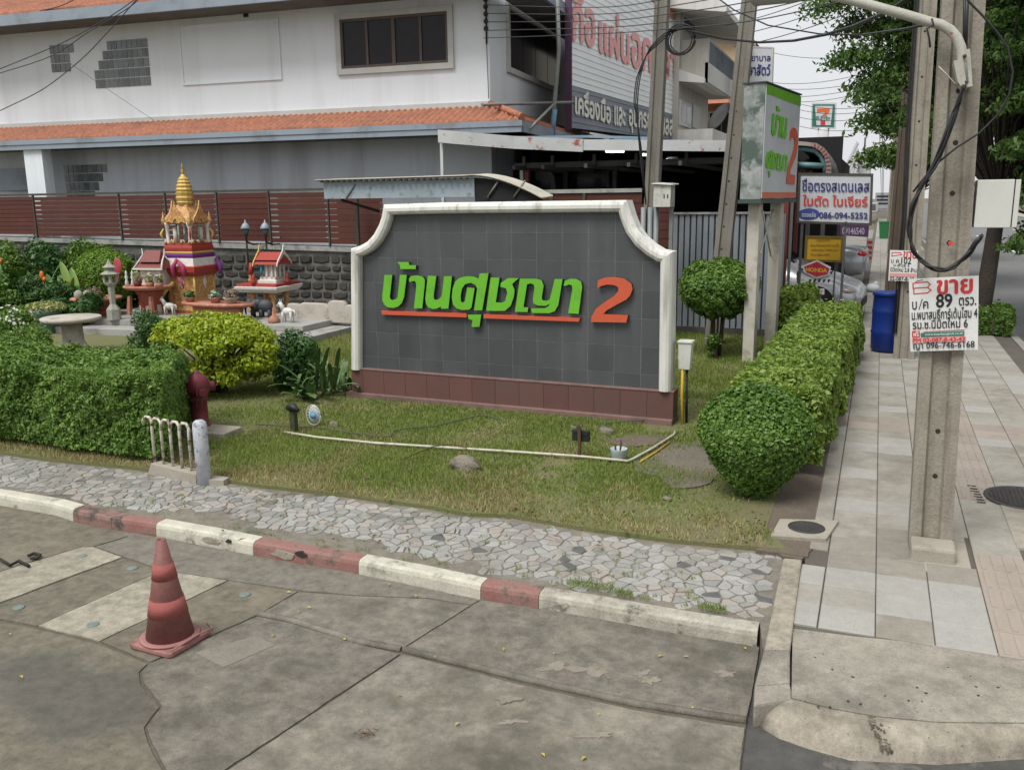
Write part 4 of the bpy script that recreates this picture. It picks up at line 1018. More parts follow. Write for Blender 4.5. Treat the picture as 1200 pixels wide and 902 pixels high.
p = G(378, 463)
leafy('fern', 'spiky dark fern like plant at the left end of the sign wall', 'fern', (p.x, p.y+.05, .14), 46, .95, .055, FERN, 71, .9, 1.3, .12)
p = G(352, 466)
leafy('fern', 'broad leaved dark plant between the loose shrub and the spiky fern', 'fern', (p.x, p.y+.0, .14), 22, .55, .10, FERN, 74, 1.1, 1.3, .1)
p = G(398, 462)
leafy('fern', 'low strap leaved plant touching the left corner of the brown base', 'fern', (p.x-.05, p.y+.25, .14), 24, .60, .07, FERN, 75, 1.1, 1.2, .05)
rr = random.Random(12); specs = [(-17.3, 13.9), (-16.9, 13.2), (-16.5, 14.1), (-16.1, 13.4), (-15.6, 13.9), (-15.1, 13.4), (-14.7, 14.3), (-16.4, 12.7)]
whr = ['far left tall broad leaved plant under the red fence', 'broad leaved plant at the left edge nearest the hedge top', 'tall leafy plant second along from the left against the stone wall', 'lush green plant with an orange bloom left of centre in the back bed',
       'lime coloured long leaved plant leaning right below the red fence', 'yellow green arching plant before the pale flower pot', 'reddish green plant beside the light green round bush', 'dark leafy plant in the lower left corner of the back bed']
for i, (x, y) in enumerate(specs):
    leafy('broad_leaf_plant', whr[i], 'plant', (x, y, .14), 26, 1.35 if i % 2 else 1.15, .15 if i in (4, 5) else .18, LBIGY if i in (4, 5) else LBIG, 80+i, .75, 1.2, .5)
ORG = plain('orange_petal', (.6, .14, .02), .5)
for i, (x, y, hh) in enumerate([(-16.55, 12.9, 1.35), (-15.5, 13.0, 1.0)]):
    o = empty('heliconia_bloom', (x, y, .14), ['orange flower spike rising among the broad leaves at the left', 'smaller orange flower spike nearer the round light green bush'][i], 'flower')
    mb = MB(); mb.tube([(0, 0, 0), (.02, 0, hh-.1)], .012, 5); mb.build('stalk', LBIG, o)
    mb = MB(); mb.ell((0, 0, hh), (.05, .04, .09), 8, 6); mb.ell((.05, 0, hh-.08), (.05, .03, .05), 8, 6); mb.build('petals', ORG, o)
for i, (x, y, s) in enumerate([(-17.6, 15.0, .9), (-16.3, 15.1, .88), (-14.9, 15.1, .85), (-18.6, 14.8, .9)]):
    clump('shrub', ['dense dark foliage in the back bed under the red fence, leftmost but one', 'middle clump of foliage against the stone wall left of the round bush', 'foliage clump directly behind the round light green bush', 'leftmost foliage clump in the back bed'][i], 'shrub', (x, y, .90), (1.1, .5, s), 10000, .10, [LD, LH][i % 2], 120+i)
for i, (px, py, Y, rx, m) in enumerate([(25, 345, 12.9, .7, LD), (75, 350, 13.1, .6, LD), (-5, 350, 12.6, .6, LH), (100, 362, 12.7, .35, LD)]):
    q = onY(px, py, Y); clump('shrub', ['dark leafy mass in the back bed above the left hedge, below the orange flower', 'dark leafy mass left of the stone lantern', 'mid green leafy mass cut by the left edge of the view', 'small dark shrub at the foot of the lower shrine table'][i], 'shrub', (q.x, Y, q.z), (rx, .4, .42), 5500, .075, m, 140+i)
p = onY(113, 318, 14.0)
ballbush('light green round clipped bush behind the small shrine table', (p.x, 14.2, .98), (.72, .6, .62), 20000, .05, LT, 91)
# ============================================================ hydrant, hoop rail, stone table
MAROON = mat('maroon_paint', (.16, .022, .035), (.12, .02, .03), .5, 6, dirt=(.09, .04, .04), dscale=9, fine=60, fst=.15)
p = G(243, 507)
hy = empty('fire_hydrant', (p.x-.17, p.y+.10, .16), 'maroon painted fire hydrant on a small concrete slab at the hedge end', 'hydrant', radians(-15))
mb = MB(); mb.lathe([(.11, 0), (.11, .03), (.085, .035), (.085, .30), (.10, .31), (.10, .34), (.085, .35), (.08, .40)], 20); mb.build('barrel', MAROON, hy)
mb = MB(); mb.lathe([(.09, .38), (.125, .40), (.13, .46), (.115, .53), (.075, .58), (.03, .60), (.03, .625), (.001, .63)], 20); mb.build('bonnet', MAROON, hy)
mb = MB(); mb.tube([(0, 0, .42), (.13, -.05, .42), (.165, -.06, .42)], [.055, .055, .065], 12); mb.tube([(.165, -.06, .42), (.21, -.08, .42)], .04, 6); mb.tube([(0, 0, .44), (.03, .12, .44), (.04, .17, .44)], [.045, .045, .055], 12); mb.build('nozzle', MAROON, hy)
mb = MB(); mb.tube([(.18, -.07, .38), (.19, -.09, .30), (.14, -.11, .25), (.09, -.09, .32)], .006, 5); mb.build('chain', RUST, hy)
slab_ = tag(slab('concrete_slab', [(p.x-.18, p.y-.16), (p.x+.30, p.y-.10), (p.x+.28, p.y+.22), (p.x-.18, p.y+.2)], .08, .19, MHC, bevel=.01), 'small concrete slab under the fire hydrant', 'slab')
HOOP = mat('chipped_cream_paint', (.58, .56, .48), (.46, .42, .33), .65, 14, dirt=(.16, .09, .05), dscale=18, dlo=.5, dhi=.6, fst=.2)
POSTW = mat('flaking_white_post', (.52, .54, .57), (.40, .42, .47), .75, 12, dirt=(.22, .22, .24), dscale=16, dlo=.54, dhi=.6, fst=.2, bs=.5)
q = G(238, 560); a = G(170, 545); dv = (Vector((q.x, q.y))-Vector((a.x, a.y))).normalized()
hp = Frame((q.x, q.y, .12), dv)
hoop = empty('hoop_rail', hp.P, 'low cream hooped metal rail on a concrete plinth against the left hedge', 'railing', hp.rz)
Lh = .62
mb = MB(); mb.hexa([(-Lh-.1, -.06, -.1), (-.03, -.06, -.1), (-.03, .07, -.1), (-Lh-.1, .07, -.1)], [(-Lh-.02, -.05, .085), (-.03, -.05, .075), (-.03, .06, .075), (-Lh-.02, .06, .085)]); mb.build('plinth', MHC, hoop, bevel=.008)
for i in range(5):
    x1 = -.06-i*.125; x0 = x1-.125; mb = MB()
    xs_ = [x0, x0, x0+.015, x0+.045, x0+.08, x0+.105, x0+.110, x0+.110]
    mb.tube([(x0+.045, 0, .07), (x0+.045, 0, .40), (x0+.05, 0, .465), (x0+.02, 0, .50), (x0-.03, 0, .50), (x0-.065, 0, .47), (x0-.075, 0, .43)], .0135, 7)
    mb.build('hoop', HOOP, hoop)
pw = empty('short_post', (q.x+.02, q.y-.01, .10), 'short white flaking concrete post at the right end of the hoop rail', 'post', hp.rz)
mb = MB(); mb.lathe([(.062, -.05), (.062, .52), (.055, .555), (.035, .575), (.001, .58)], 18); mb.build('shaft', POSTW, pw)
slab('concrete_slab', [(q.x+.05, q.y-.03), (q.x+.22, q.y-.0), (q.x+.2, q.y+.10), (q.x+.04, q.y+.10)], .05, .15, MHC)
tag(bpy.data.objects['concrete_slab.001'], 'small concrete chip slab on the lawn beside the short white post', 'slab')
CAST = mat('cast_stone', (.44, .40, .345), (.34, .31, .265), .8, 4, dirt=(.22, .20, .16), dscale=4, fine=60, fst=.2, bs=.4)
p = onY(83, 371, 10.6)
tb = empty('stone_table', (p.x, 10.6, .14), 'round cast stone garden table rising behind the left hedge', 'table')
mb = MB(); mb.lathe([(.001, p.z-.14-.075), (.42, p.z-.14-.075), (.455, p.z-.14-.05), (.46, p.z-.14-.01), (.44, p.z-.14), (.001, p.z-.14+.004)], 40); mb.build('tabletop', CAST, tb)
mb = MB(); mb.lathe([(.22, 0), (.21, .1), (.165, .2), (.155, p.z-.14-.075)], 28); mb.build('pedestal', CAST, tb)

# ============================================================ raised shrine terrace
TERR = mat('terrace_concrete', (.33, .325, .30), (.25, .245, .225), .85, 2, dirt=(.16, .155, .13), dscale=2, fine=60, fst=.2)
ter = empty('terrace', (0, 0, 0), None, None, kind='structure')
slab('terrace_step', [(-15.6, 12.15), (-8.9, 12.6), (-8.9, 15.8), (-15.6, 15.8)], .0, .25, TERR, ter, bevel=.01)
slab('terrace_slab', [(-15.3, 12.6), (-9.35, 13.05), (-9.35, 15.8), (-15.3, 15.8)], .25, .36, TERR, ter, bevel=.01)
def lz(py, Y=14.35, x=None, px=230): return onY(px, py, Y).z
GOLD = mat('gold_paint', (.60, .42, .13), (.44, .28, .08), .42, 25, fst=.2, fine=40, metal=.25, obj=True)
ORN = mat('orange_gilt', (.46, .23, .085), (.34, .145, .055), .5, 20, fst=.25, fine=40, obj=True, dirt=(.6, .42, .16), dscale=24, dlo=.5, dhi=.58)
SRED = mat('shrine_red', (.36, .05, .035), (.26, .04, .03), .5, 15, fst=.15, obj=True)
SWHT = mat('shrine_white', (.66, .63, .58), (.5, .48, .44), .55, 15, fst=.12, obj=True)
BROWNR = mat('brown_red_roof', (.20, .05, .04), (.14, .035, .03), .5, 15, fst=.2, obj=True)
TERRA = mat('terracotta', (.40, .16, .10), (.30, .12, .08), .75, 8, fst=.2, obj=True, dirt=(.45, .3, .22), dscale=9)
BRICK = mat('red_moulded_brick', (.34, .09, .05), (.24, .06, .04), .7, 20, fst=.2, obj=True)
PURP = plain('purple_sash', (.16, .03, .20), .7); YELS = plain('yellow_sash', (.60, .50, .12), .7); PINK = plain('magenta_sash', (.36, .045, .12), .7); CYAN = plain('turquoise_sash', (.05, .25, .32), .7)
TEALG = mat('glass_mosaic', (.10, .28, .20), (.45, .42, .32), .35, 30, fst=.1, obj=True)
K = pi/4
def sq(mb, r0, z0, r1=None, z1=None, c=(0, 0)):
    mb.lathe([(r0, z0), (r1 if r1 is not None else r0, z1)], 4, (c[0], c[1], 0), False, 1, K); return mb
# --- big shrine, seen corner on
p = onY(229, 378, 14.35); Zb = .36
def shz(py): return .15+(378-py)/58.6
sh = empty('spirit_house', (p.x, 14.35, 0), 'tall gilded spirit house with golden spire on a red and orange pedestal', 'spirit house', radians(3))
mb = MB(); sq(mb, .52, .30, .50, .42); sq(mb, .47, .42, .45, .50); sq(mb, .46, .50, .42, .62); mb.build('plinth', ORN, sh, bevel=.01)
mb = MB(); sq(mb, .42, .62, .43, shz(322)); mb.build('pedestal', ORN, sh)
for s in (-1, 1):
    mb = MB(); sq(mb, .045, 0, .0, .12); 
    for (x, y) in ((s*.15, -.31),) if s < 0 else ((.31, -.15),): pass
for (x, y, a) in ((-.0, -.312, 0), (.312, -.0, pi/2)):
    mb = MB(); mb.prism([(-.06, .95), (0, .84), (.06, .95), (0, 1.08)], -.006, .004); o = mb.build('diamond_relief', SWHT, sh); o.location = (x, y, 0); o.rotation_euler = (0, 0, a)
mb = MB(); mb.lathe([(.46, shz(323)), (.58, shz(318)), (.60, shz(312)), (.55, shz(311))], 4, smooth=False, rot=K); mb.build('red_band', SRED, sh)
mb = MB(); mb.lathe([(.54, shz(311)), (.50, shz(302))], 4, smooth=False, rot=K); mb.build('white_band', SWHT, sh)
mb = MB(); mb.lathe([(.47, shz(302)), (.50, shz(299)), (.49, shz(297))], 4, smooth=False, rot=K); mb.build('purple_sash', PURP, sh)
mb = MB(); mb.lathe([(.45, shz(297)), (.47, shz(295.5)), (.45, shz(294))], 4, smooth=False, rot=K); mb.build('yellow_sash', YELS, sh)
mb = MB(); mb.lathe([(.47, shz(294)), (.48, shz(290)), (.46, shz(287)), (.46, shz(285))], 4, smooth=False, rot=K); mb.build('floor_slab', SRED, sh, bevel=.005)
# sashes tied in knots
mb = MB(); mb.tube([(.0+.0, -.43, shz(303)), (.16, -.43, shz(311)), (.18, -.44, shz(323))], [.03, .05, .04], 8); mb.tube([(.05, -.45, shz(303)), (-.06, -.46, shz(312)), (-.05, -.46, shz(325))], [.03, .05, .03], 8); mb.build('magenta_sash', PINK, sh)
mb = MB(); mb.tube([(-.36, -.36, shz(300)), (-.47, -.36, shz(308)), (-.50, -.35, shz(318))], [.05, .09, .04], 8); mb.build('yellow_sash', YELS, sh)
mb = MB(); mb.tube([(.40, .30, shz(304)), (.50, .28, shz(312)), (.53, .25, shz(322))], [.03, .06, .03], 8); mb.build('purple_sash', PURP, sh)
# colonnade
for (x, y) in ((-.27, -.27), (.27, -.27), (.27, .27), (-.27, .27)):
    mb = MB(); mb.lathe([(.05, shz(286)), (.055, shz(284)), (.035, shz(282)), (.035, shz(268)), (.06, shz(264)), (.07, shz(261))], 8, (x, y, 0)); mb.build('column', SWHT, sh)
for (x, y) in ((-.27, 0), (0, -.27), (.27, 0)):
    mb = MB(); mb.tube([(x, y, shz(285)), (x, y, shz(263))], .018, 6); mb.build('mosaic_pillar', TEALG, sh)
for (x, y) in ((-.14, -.20), (.2, .14)):
    mb = MB(); mb.tube([(x, y, shz(285)), (x, y, shz(267))], .045, 8); mb.build('curtain', SWHT, sh)
mb = MB(); mb.ell((.0, .0, shz(279)), (.09, .09, .12), 10, 8); mb.ell((0, -.0, shz(270)), (.05, .05, .07), 8, 6); mb.build('figure', plain('grey_figure', (.22, .22, .2), .6), sh)
mb = MB(); mb.lathe([(.44, shz(262)), (.45, shz(258)), (.33, shz(250)), (.2, shz(244)), (.15, shz(240))], 4, smooth=False, rot=K); mb.build('roof', ORN, sh)
for a in range(4):
    mb = MB(); mb.prism([(-.24, shz(262)), (-.20, shz(256)), (-.10, shz(250)), (-.03, shz(243)), (0, shz(236)), (.03, shz(243)), (.10, shz(250)), (.20, shz(256)), (.24, shz(262)), (.16, shz(260)), (.08, shz(262)), (0, shz(256)), (-.08, shz(262)), (-.16, shz(260))], -.345, -.315)
    o = mb.build('gable', ORN, sh); o.rotation_euler = (0, 0, a*pi/2)
    x, y = [(-.31, -.31), (.31, -.31), (.31, .31), (-.31, .31)][a]
    mb = MB(); mb.lathe([(.045, shz(264)), (.05, shz(258)), (.02, shz(254)), (.001, shz(248))], 6, (x, y, 0)); mb.build('corner_finial', ORN, sh)
mb = MB(); mb.lathe([(.15, shz(241)), (.17, shz(238)), (.155, shz(237)), (.175, shz(233)), (.16, shz(231)), (.175, shz(227)), (.145, shz(226)), (.165, shz(223.5)), (.14, shz(221.5)), (.15, shz(219)), (.122, shz(217)), (.13, shz(215)), (.10, shz(213)), (.105, shz(211.5)), (.06, shz(209)), (.03, shz(206))], 10, smooth=False); mb.build('spire', GOLD, sh)
mb = MB(); mb.lathe([(.03, shz(207)), (.025, shz(204)), (.04, shz(202)), (.012, shz(199)), (.03, shz(198)), (.004, shz(194)), (.001, shz(192.5))], 8); mb.build('finial', GOLD, sh)
for k in range(4):
    a = k*pi/2+K
    mb = MB(); mb.tube([(cos(a)*.42, sin(a)*.42, .6), (cos(a)*.43, sin(a)*.43, shz(323))], .028, 6); mb.build('pilaster', GOLD, sh)
    x, y = [(-.27, -.27), (.27, -.27), (.27, .27), (-.27, .27)][k]
    mb = MB(); mb.tube([(x*1.15, y*1.15-.02, shz(268)), (x*1.3, y*1.3-.02, shz(274)), (x*1.2, y*1.2-.02, shz(281))], [.014, .026, .012], 6); mb.build('garland', [YELS, SRED, YELS, CYAN][k], sh)
for k in range(16):
    s_ = k//4; t = (k % 4-1.5)*.19; x, y = [(t, -.33), (.33, t), (t, .33), (-.33, t)][s_]
    mb = MB(); mb.lathe([(.022, shz(285)), (.026, shz(283.5)), (.001, shz(280))], 6, (x, y, 0)); mb.build('antefix', GOLD, sh)
for i_, (w_, z0_, z1_) in enumerate(((.62, .30, .36), (.56, .36, .42))):
    mb = MB(); sq(mb, w_+.05, z0_+.05, w_+.03, z1_+.04); mb.build('plinth_step', [BRICK, ORN][i_], sh)
mb = MB(); mb.tube([(-.46, -.42, .62), (-.30, -.47, .80), (-.10, -.44, .98)], [.03, .05, .03], 6); mb.build('garland', YELS, sh)
mb = MB(); mb.tube([(.05, -.46, shz(324)), (.12, -.46, .98), (.16, -.45, .86)], [.02, .03, .012], 6); mb.build('garland', PINK, sh)
# offering bench before it: long terracotta shelf
def onz(px, py, Y): return onY(px, py, Y)
pA = onz(215, 353, 13.5); pB = onz(296, 353, 13.5)
ot = empty('offering_table', ((pA.x+pB.x)/2, 13.5, .36), 'long terracotta offering table at the foot of the tall gilded spirit house', 'table')
w = (pB.x-pA.x)/2; tz = pA.z-.36
mb = MB(); mb.lathe([(.001, tz-.05), (w*.96, tz-.05), (w, tz-.02), (w, tz+.0), (.001, tz+.0)], 28, sq=.42); mb.build('tabletop', TERRA, ot)
mb = MB(); mb.lathe([(w*.62, -.02), (w*.72, tz-.05)], 20, sq=.42); mb.build('base', TERRA, ot)
rr = random.Random(3)
for i, (px, py, r1, nm, m, lab) in enumerate([(222, 345, .11, 'flower_pot', TERRA, 'terracotta bowl of flowers at the left of the offering table'), (252, 346, .12, 'flower_pot', TERRA, 'wide terracotta bowl in the middle of the offering table'), (270, 342, .14, 'clay_jar', CAST, 'heaped pale clay jar at the right of the offering table')]):
    c = onz(px, py, 13.45); o = empty(nm, (c.x, 13.45, pA.z+.004), lab, 'pot'); mb = MB()
    mb.lathe([(r1*.6, 0), (r1, r1*.7), (r1*1.05, r1*.8), (r1*.8, r1*.75), (.001, r1*.7)], 16); mb.build('bowl', m, o)
    P, Nn = shell_ell(160, (0, 0, r1*1.1), (r1*1.0, r1*.9, r1*.8), 7+i, .3); leaves('flowers', P, Nn, .06, [LD, TEALG, leafmat('dried_flower', [(.3, .24, .17), (.18, .13, .1), (.4, .34, .25)])][i], o, .8, i)
# --- small red roofed spirit house
p = onY(318, 378, 14.74)
def s2(py): return .15+(378-py)/59.3
s2h = empty('spirit_house', (p.x, 14.74, 0), 'small white spirit house with red roof on a square orange and white platform', 'spirit house', radians(4))
mb = MB(); mb.lathe([(.60, s2(341)), (.68, s2(337)), (.69, s2(334.5)), (.66, s2(334))], 4, smooth=False, rot=K); mb.build('platform', SWHT, s2h)
mb = MB(); mb.lathe([(.64, s2(334.4)), (.63, s2(331))], 4, smooth=False, rot=K); mb.build('red_deck', SRED, s2h)
for x, y in ((-.24, -.24), (.24, -.24), (.24, .24), (-.24, .24), (0, 0)):
    mb = MB(); mb.lathe([(.09, .34), (.09, .42), (.05, .46), (.05, s2(350)), (.10, s2(341))], 8, (x, y, 0)); mb.build('pillar', ORN if x else TERRA, s2h)
mb = MB(); mb.lathe([(.30, s2(331)), (.30, s2(328)), (.25, s2(327)), (.25, s2(324))], 4, smooth=False, rot=K, c=(.1, 0, 0)); mb.build('step', SWHT, s2h)
for x, y in ((-.04, -.16), (.08, -.16), (.20, -.16), (.28, -.16), (.28, 0), (.28, .14), (-.04, .14), (-.04, 0)):
    mb = MB(); mb.lathe([(.028, s2(325)), (.02, s2(322)), (.02, s2(310)), (.03, s2(308))], 6, (x, y, 0)); mb.build('column', SWHT, s2h)
mb = MB(); mb.box(.0, .24, -.12, .10, s2(325), s2(309)); mb.build('wall', SWHT, s2h)
mb = MB()
for z, w_, t in ((s2(309), .26, .19), (s2(304), .21, .15)):
    mb.add([(-.18, -w_, z), (.40, -w_, z), (.40, w_, z), (-.18, w_, z), (-.14, 0, z+t), (.36, 0, z+t)], [(0, 1, 5, 4), (2, 3, 4, 5), (0, 4, 3), (1, 2, 5), (0, 3, 2, 1)])
mb.build('roof', SRED, s2h)
for x in (-.17, .38):
    mb = MB(); mb.prism([(-.28, s2(311)), (-.25, s2(306)), (-.04, s2(293)), (0, s2(286)), (.02, s2(293)), (.25, s2(306)), (.28, s2(311)), (.22, s2(307)), (0, s2(297)), (-.22, s2(307))], x, x+.02, 'x'); mb.build('gable_board', GOLD if x < 0 else SWHT, s2h)
mb = MB(); mb.tube([(-.16, -.16, s2(309)), (-.1, -.18, s2(312)), (-.02, -.18, s2(311)), (-.03, -.2, s2(322))], .03, 6); mb.build('turquoise_sash', CYAN, s2h)
mb = MB(); mb.tube([(-.3, -.1, s2(308)), (-.34, -.1, s2(322))], .05, 6); mb.build('red_sash', SRED, s2h)
for x, y in ((-.40, -.02), (-.05, -.44), (.45, -.02)):
    mb = MB(); mb.lathe([(.05, s2(331)), (.055, s2(328)), (.03, s2(325)), (.04, s2(323)), (.001, s2(319))], 8, (x, y, 0)); mb.build('corner_lotus', SRED if x > -.3 else ORN, s2h)
# figurines
def horse(name, label, c, s, m, rz):
    o = empty(name, c, label, 'figurine', rz); mb = MB()
    mb.ell((0, 0, .30*s), (.20*s, .09*s, .10*s), 12, 8)
    mb.tube([(.15*s, 0, .34*s), (.22*s, 0, .46*s), (.26*s, 0, .52*s)], [.075*s, .055*s, .05*s], 8)
    mb.tube([(.24*s, 0, .53*s), (.33*s, 0, .46*s)], [.05*s, .03*s], 8)
    for x in (-.15, .14):
        for y in (-.05, .05): mb.tube([(x*s, y*s, .28*s), (x*s+.01*s, y*s, .14*s), (x*s, y*s, 0)], [.04*s, .022*s, .024*s], 6)
    mb.build('body', m, o)
    mb = MB(); mb.tube([(.24*s, -.025*s, .55*s), (.24*s, -.03*s, .61*s)], [.016*s, .004*s], 5); mb.tube([(.24*s, .025*s, .55*s), (.24*s, .03*s, .61*s)], [.016*s, .004*s], 5); mb.build('ear', m, o)
    mb = MB(); mb.tube([(-.19*s, 0, .34*s), (-.26*s, 0, .30*s), (-.25*s, 0, .18*s)], [.02*s, .03*s, .01*s], 6); mb.build('tail', m, o); return o
WST = mat('white_figure', (.62, .61, .57), (.48, .47, .44), .6, 10, obj=True, fst=.12)
p = onY(338, 379, 13.4); horse('horse_figurine', 'white standing horse figurine right of the small red roofed spirit house', (p.x, 13.4, .36), .68, WST, radians(172))
p = onY(195, 372, 13.6); horse('horse_figurine', 'white horse figurine peering out left of the tall gilded spirit house', (p.x+.1, 13.6, .36), .62, WST, radians(185))
EGR = plain('dark_elephant', (.06, .065, .075), .6)
for i, px in enumerate((302, 312)):
    p = onY(px, 372, 13.9); o = empty('elephant_figurine', (p.x, 13.9, .36), ['dark grey elephant figurine under the small spirit house, on the left', 'dark grey elephant figurine under the small spirit house, nearer the orange flame ornament'][i], 'figurine', radians(200))
    mb = MB(); mb.ell((0, 0, .22), (.15, .10, .12), 12, 8); mb.ell((.14, 0, .27), (.07, .06, .08), 10, 8); mb.tube([(.19, 0, .26), (.23, 0, .15), (.22, 0, .05)], [.03, .02, .014], 6)
    for x in (-.08, .08):
        for y in (-.05, .05): mb.tube([(x, y, .15), (x, y, 0)], .035, 6)
    mb.build('body', EGR, o); mb = MB(); mb.ell((.12, -.07, .27), (.05, .012, .07), 8, 6); mb.build('ear', EGR, o)
p = onY(321, 373, 13.3); o = empty('flame_ornament', (p.x, 13.3, .36), 'orange pottery cone standing before the small spirit house', 'ornament')
mb = MB(); mb.lathe([(.10, 0), (.12, .03), (.08, .1), (.03, .14), (.02, .24), (.001, .3)], 10); mb.build('cone', TERRA, o)
# pale slabs standing against the wall
for i, (x0, x1, yt, yb) in enumerate([(337, 349, 356, 378), (350, 384, 356, 380), (385, 404, 353, 383), (404, 417, 358, 380)]):
    a = onY(x0, yb, 13.95); b = onY(x1, yt, 13.95); mb = MB(); w = b.x-a.x; h = b.z-.30
    pl = [(0, 0), (w, 0), (w, h*.85), (w*.85, h), (w*.15, h), (0, h*.88)]
    mb.prism(pl, 0, .12); o = mb.build('stone_slab', CAST, None, (a.x, 13.95, .30), bevel=.02)
    tag(o, ['narrow pale upright stone slab behind the white horse figurine', 'wide pale upright stone slab right of the white horse figurine', 'tall pale upright stone slab with a knob, second from the sign wall', 'pale upright stone slab next to the left edge of the sign wall'][i], 'stone slab', 'upright pale slabs along the back wall')
# --- left shrine table with brown roofed house
p = onY(176, 345, 13.7); tz = onY(176, 334, 13.7).z
t3 = empty('shrine_table', (p.x, 13.7, .36), 'round orange shrine table on a red moulded pedestal left of the tall spirit house', 'table')
h = tz-.36; w = .50
mb = MB(); mb.lathe([(.001, h-.09), (w*.8, h-.08), (w*.98, h-.04), (w, h-.01), (w*.97, h), (.001, h)], 28); mb.build('tabletop', TERRA, t3)
mb = MB(); mb.lathe([(.22, h-.38), (.24, h-.36), (.21, h-.34), (.23, h-.30), (.21, h-.28), (.24, h-.24), (.22, h-.2), (.26, h-.16), (.27, h-.08)], 18); mb.build('pedestal', BRICK, t3)
mb = MB(); mb.lathe([(.25, -.02), (.22, h-.38)], 8); mb.build('foot', SWHT, t3)
for k in range(6):
    a = -pi/2+k*pi/3; mb = MB(); mb.prism([(-.05, .03), (.05, .03), (.05, .2), (0, .26), (-.05, .2)], -.225, -.20); o = mb.build('red_arch', SRED, t3); o.rotation_euler = (0, 0, a+pi/2)
for k in range(4):
    a = K+k*pi/2; mb = MB(); x, y = cos(a)*.42, sin(a)*.42; mb.hexa([(x-.04, y-.04, -.02), (x+.04, y-.04, -.02), (x+.04, y+.04, -.02), (x-.04, y+.04, -.02)], [(x*.9-.03, y*.9-.03, h-.2), (x*.9+.03, y*.9-.03, h-.2), (x*.9+.03, y*.9+.03, h-.2), (x*.9-.03, y*.9+.03, h-.2)]); mb.build('leg', TERRA, t3)
def roofhouse(label, c, w, d, hh, rh, rm, rz, wallm=SWHT):
    o = empty('spirit_house', c, label, 'spirit house', rz); mb = MB(); mb.box(-w*.36, w*.36, -d*.34, d*.34, 0, hh); mb.build('wall', wallm, o)
    mb = MB(); mb.box(-w*.08, w*.06, -d*.345, -d*.33, .02, hh*.7); mb.build('door', DARK, o)
    mb = MB()
    for s, z in ((1, hh), (.72, hh+rh*.38)):
        mb.add([(-w/2*s, -d/2*s, z), (w/2*s, -d/2*s, z), (w/2*s, d/2*s, z), (-w/2*s, d/2*s, z), (-w*.38*s, 0, z+rh*.62), (w*.38*s, 0, z+rh*.62)], [(0, 1, 5, 4), (2, 3, 4, 5), (0, 4, 3), (1, 2, 5), (0, 3, 2, 1)])
    mb.build('roof', rm, o)
    for s in (-1, 1):
        mb = MB(); mb.tube([(s*w*.5, -d*.5, hh), (s*w*.42, -d*.25, hh+rh*.4), (s*w*.38, 0, hh+rh*.75), (s*w*.40, 0, hh+rh*1.1)], [.02, .018, .016, .006], 5); mb.tube([(s*w*.5, d*.5, hh), (s*w*.38, 0, hh+rh*.7)], .016, 5); mb.build('gable_board', SWHT, o)
    mb = MB(); mb.box(-w*.53, w*.53, -d*.53, -d*.49, hh-.015, hh+.02); mb.build('eave_board', SWHT, o); return o
a = onY(180, 334, 13.8); roofhouse('white walled model house with maroon roof on the round orange shrine table', (a.x+.02, 13.85, tz), .66, .45, .32, .36, BROWNR, radians(6))
for i, (px, r1, lab) in enumerate([(161, .10, 'maroon flower pot at the left of the round shrine table'), (176, .09, 'basket of pale flowers in the middle of the round shrine table'), (187, .085, 'heap of small flowers at the right of the round shrine table')]):
    a = onY(px, 334, 13.42); o = empty('flower_pot', (a.x, 13.42, tz), lab, 'pot'); mb = MB(); mb.lathe([(r1*.7, 0), (r1, r1*1.0), (r1*.9, r1*1.0), (.001, r1*.9)], 14); mb.build('pot', MAROON if i == 0 else TERRA, o)
    P, Nn = shell_ell(150, (0, 0, r1*1.9), (r1*1.2, r1, r1*1.1), 17+i, .3); leaves('flowers', P, Nn, .055, leafmat('mixed_blossom', [(.05, .16, .04), (.35, .33, .12), (.5, .46, .4), (.12, .22, .3)]), o, .8, i+4)
o = empty('parasol_cloth', (onY(142, 330, 13.7).x-.05, 13.7, tz), 'dark pink round fan standing at the left edge of the round shrine table', 'fan'); mb = MB(); mb.ell((0, 0, .36), (.12, .03, .17), 12, 8); mb.tube([(0, 0, 0), (0, 0, .3)], .012, 5); mb.build('fan', plain('pink_cloth', (.35, .05, .06), .7), o)
for i, px in enumerate((149, 156)):
    a = onY(px, 334, 13.35); o = empty('dancer_figurine', (a.x, 13.35, tz), ['small white dancer figurine at the left end of the round shrine table', 'small white dancer figurine beside the maroon flower pot'][i], 'figurine'); mb = MB(); mb.lathe([(.045, 0), (.03, .1), (.02, .14), (.035, .19), (.015, .23), (.024, .26), (.001, .32)], 8); mb.build('body', WST, o)
# --- lower table
a = onY(113, 348, 13.2); tz2 = a.z
t4 = empty('shrine_table', (a.x, 13.2, .36), 'lower red topped round table with a planter on it, left of the stone lantern', 'table'); h = tz2-.36
mb = MB(); mb.lathe([(.001, h-.06), (.46, h-.05), (.49, h-.02), (.47, h), (.001, h)], 26); mb.build('tabletop', TERRA, t4)
mb = MB(); mb.lathe([(.2, -.02), (.19, .1), (.16, .12), (.16, h-.3), (.17, h-.28), (.15, h-.25), (.18, h-.2), (.16, h-.17), (.2, h-.12), (.21, h-.05)], 16, (.08, 0, 0)); mb.build('pedestal', BRICK, t4)
a = onY(113, 346, 13.2); o = empty('flower_pot', (a.x, 13.15, tz2), 'shallow terracotta planter on the lower red topped table', 'pot'); mb = MB(); mb.lathe([(.10, 0), (.15, .09), (.16, .1), (.13, .09), (.001, .08)], 16); mb.build('pot', TERRA, o); P, Nn = shell_ell(120, (0, 0, .14), (.16, .12, .07), 9, .3); leaves('leaves', P, Nn, .05, leafmat('dried_flower', [(.3, .24, .17)]), o, .8, 3)
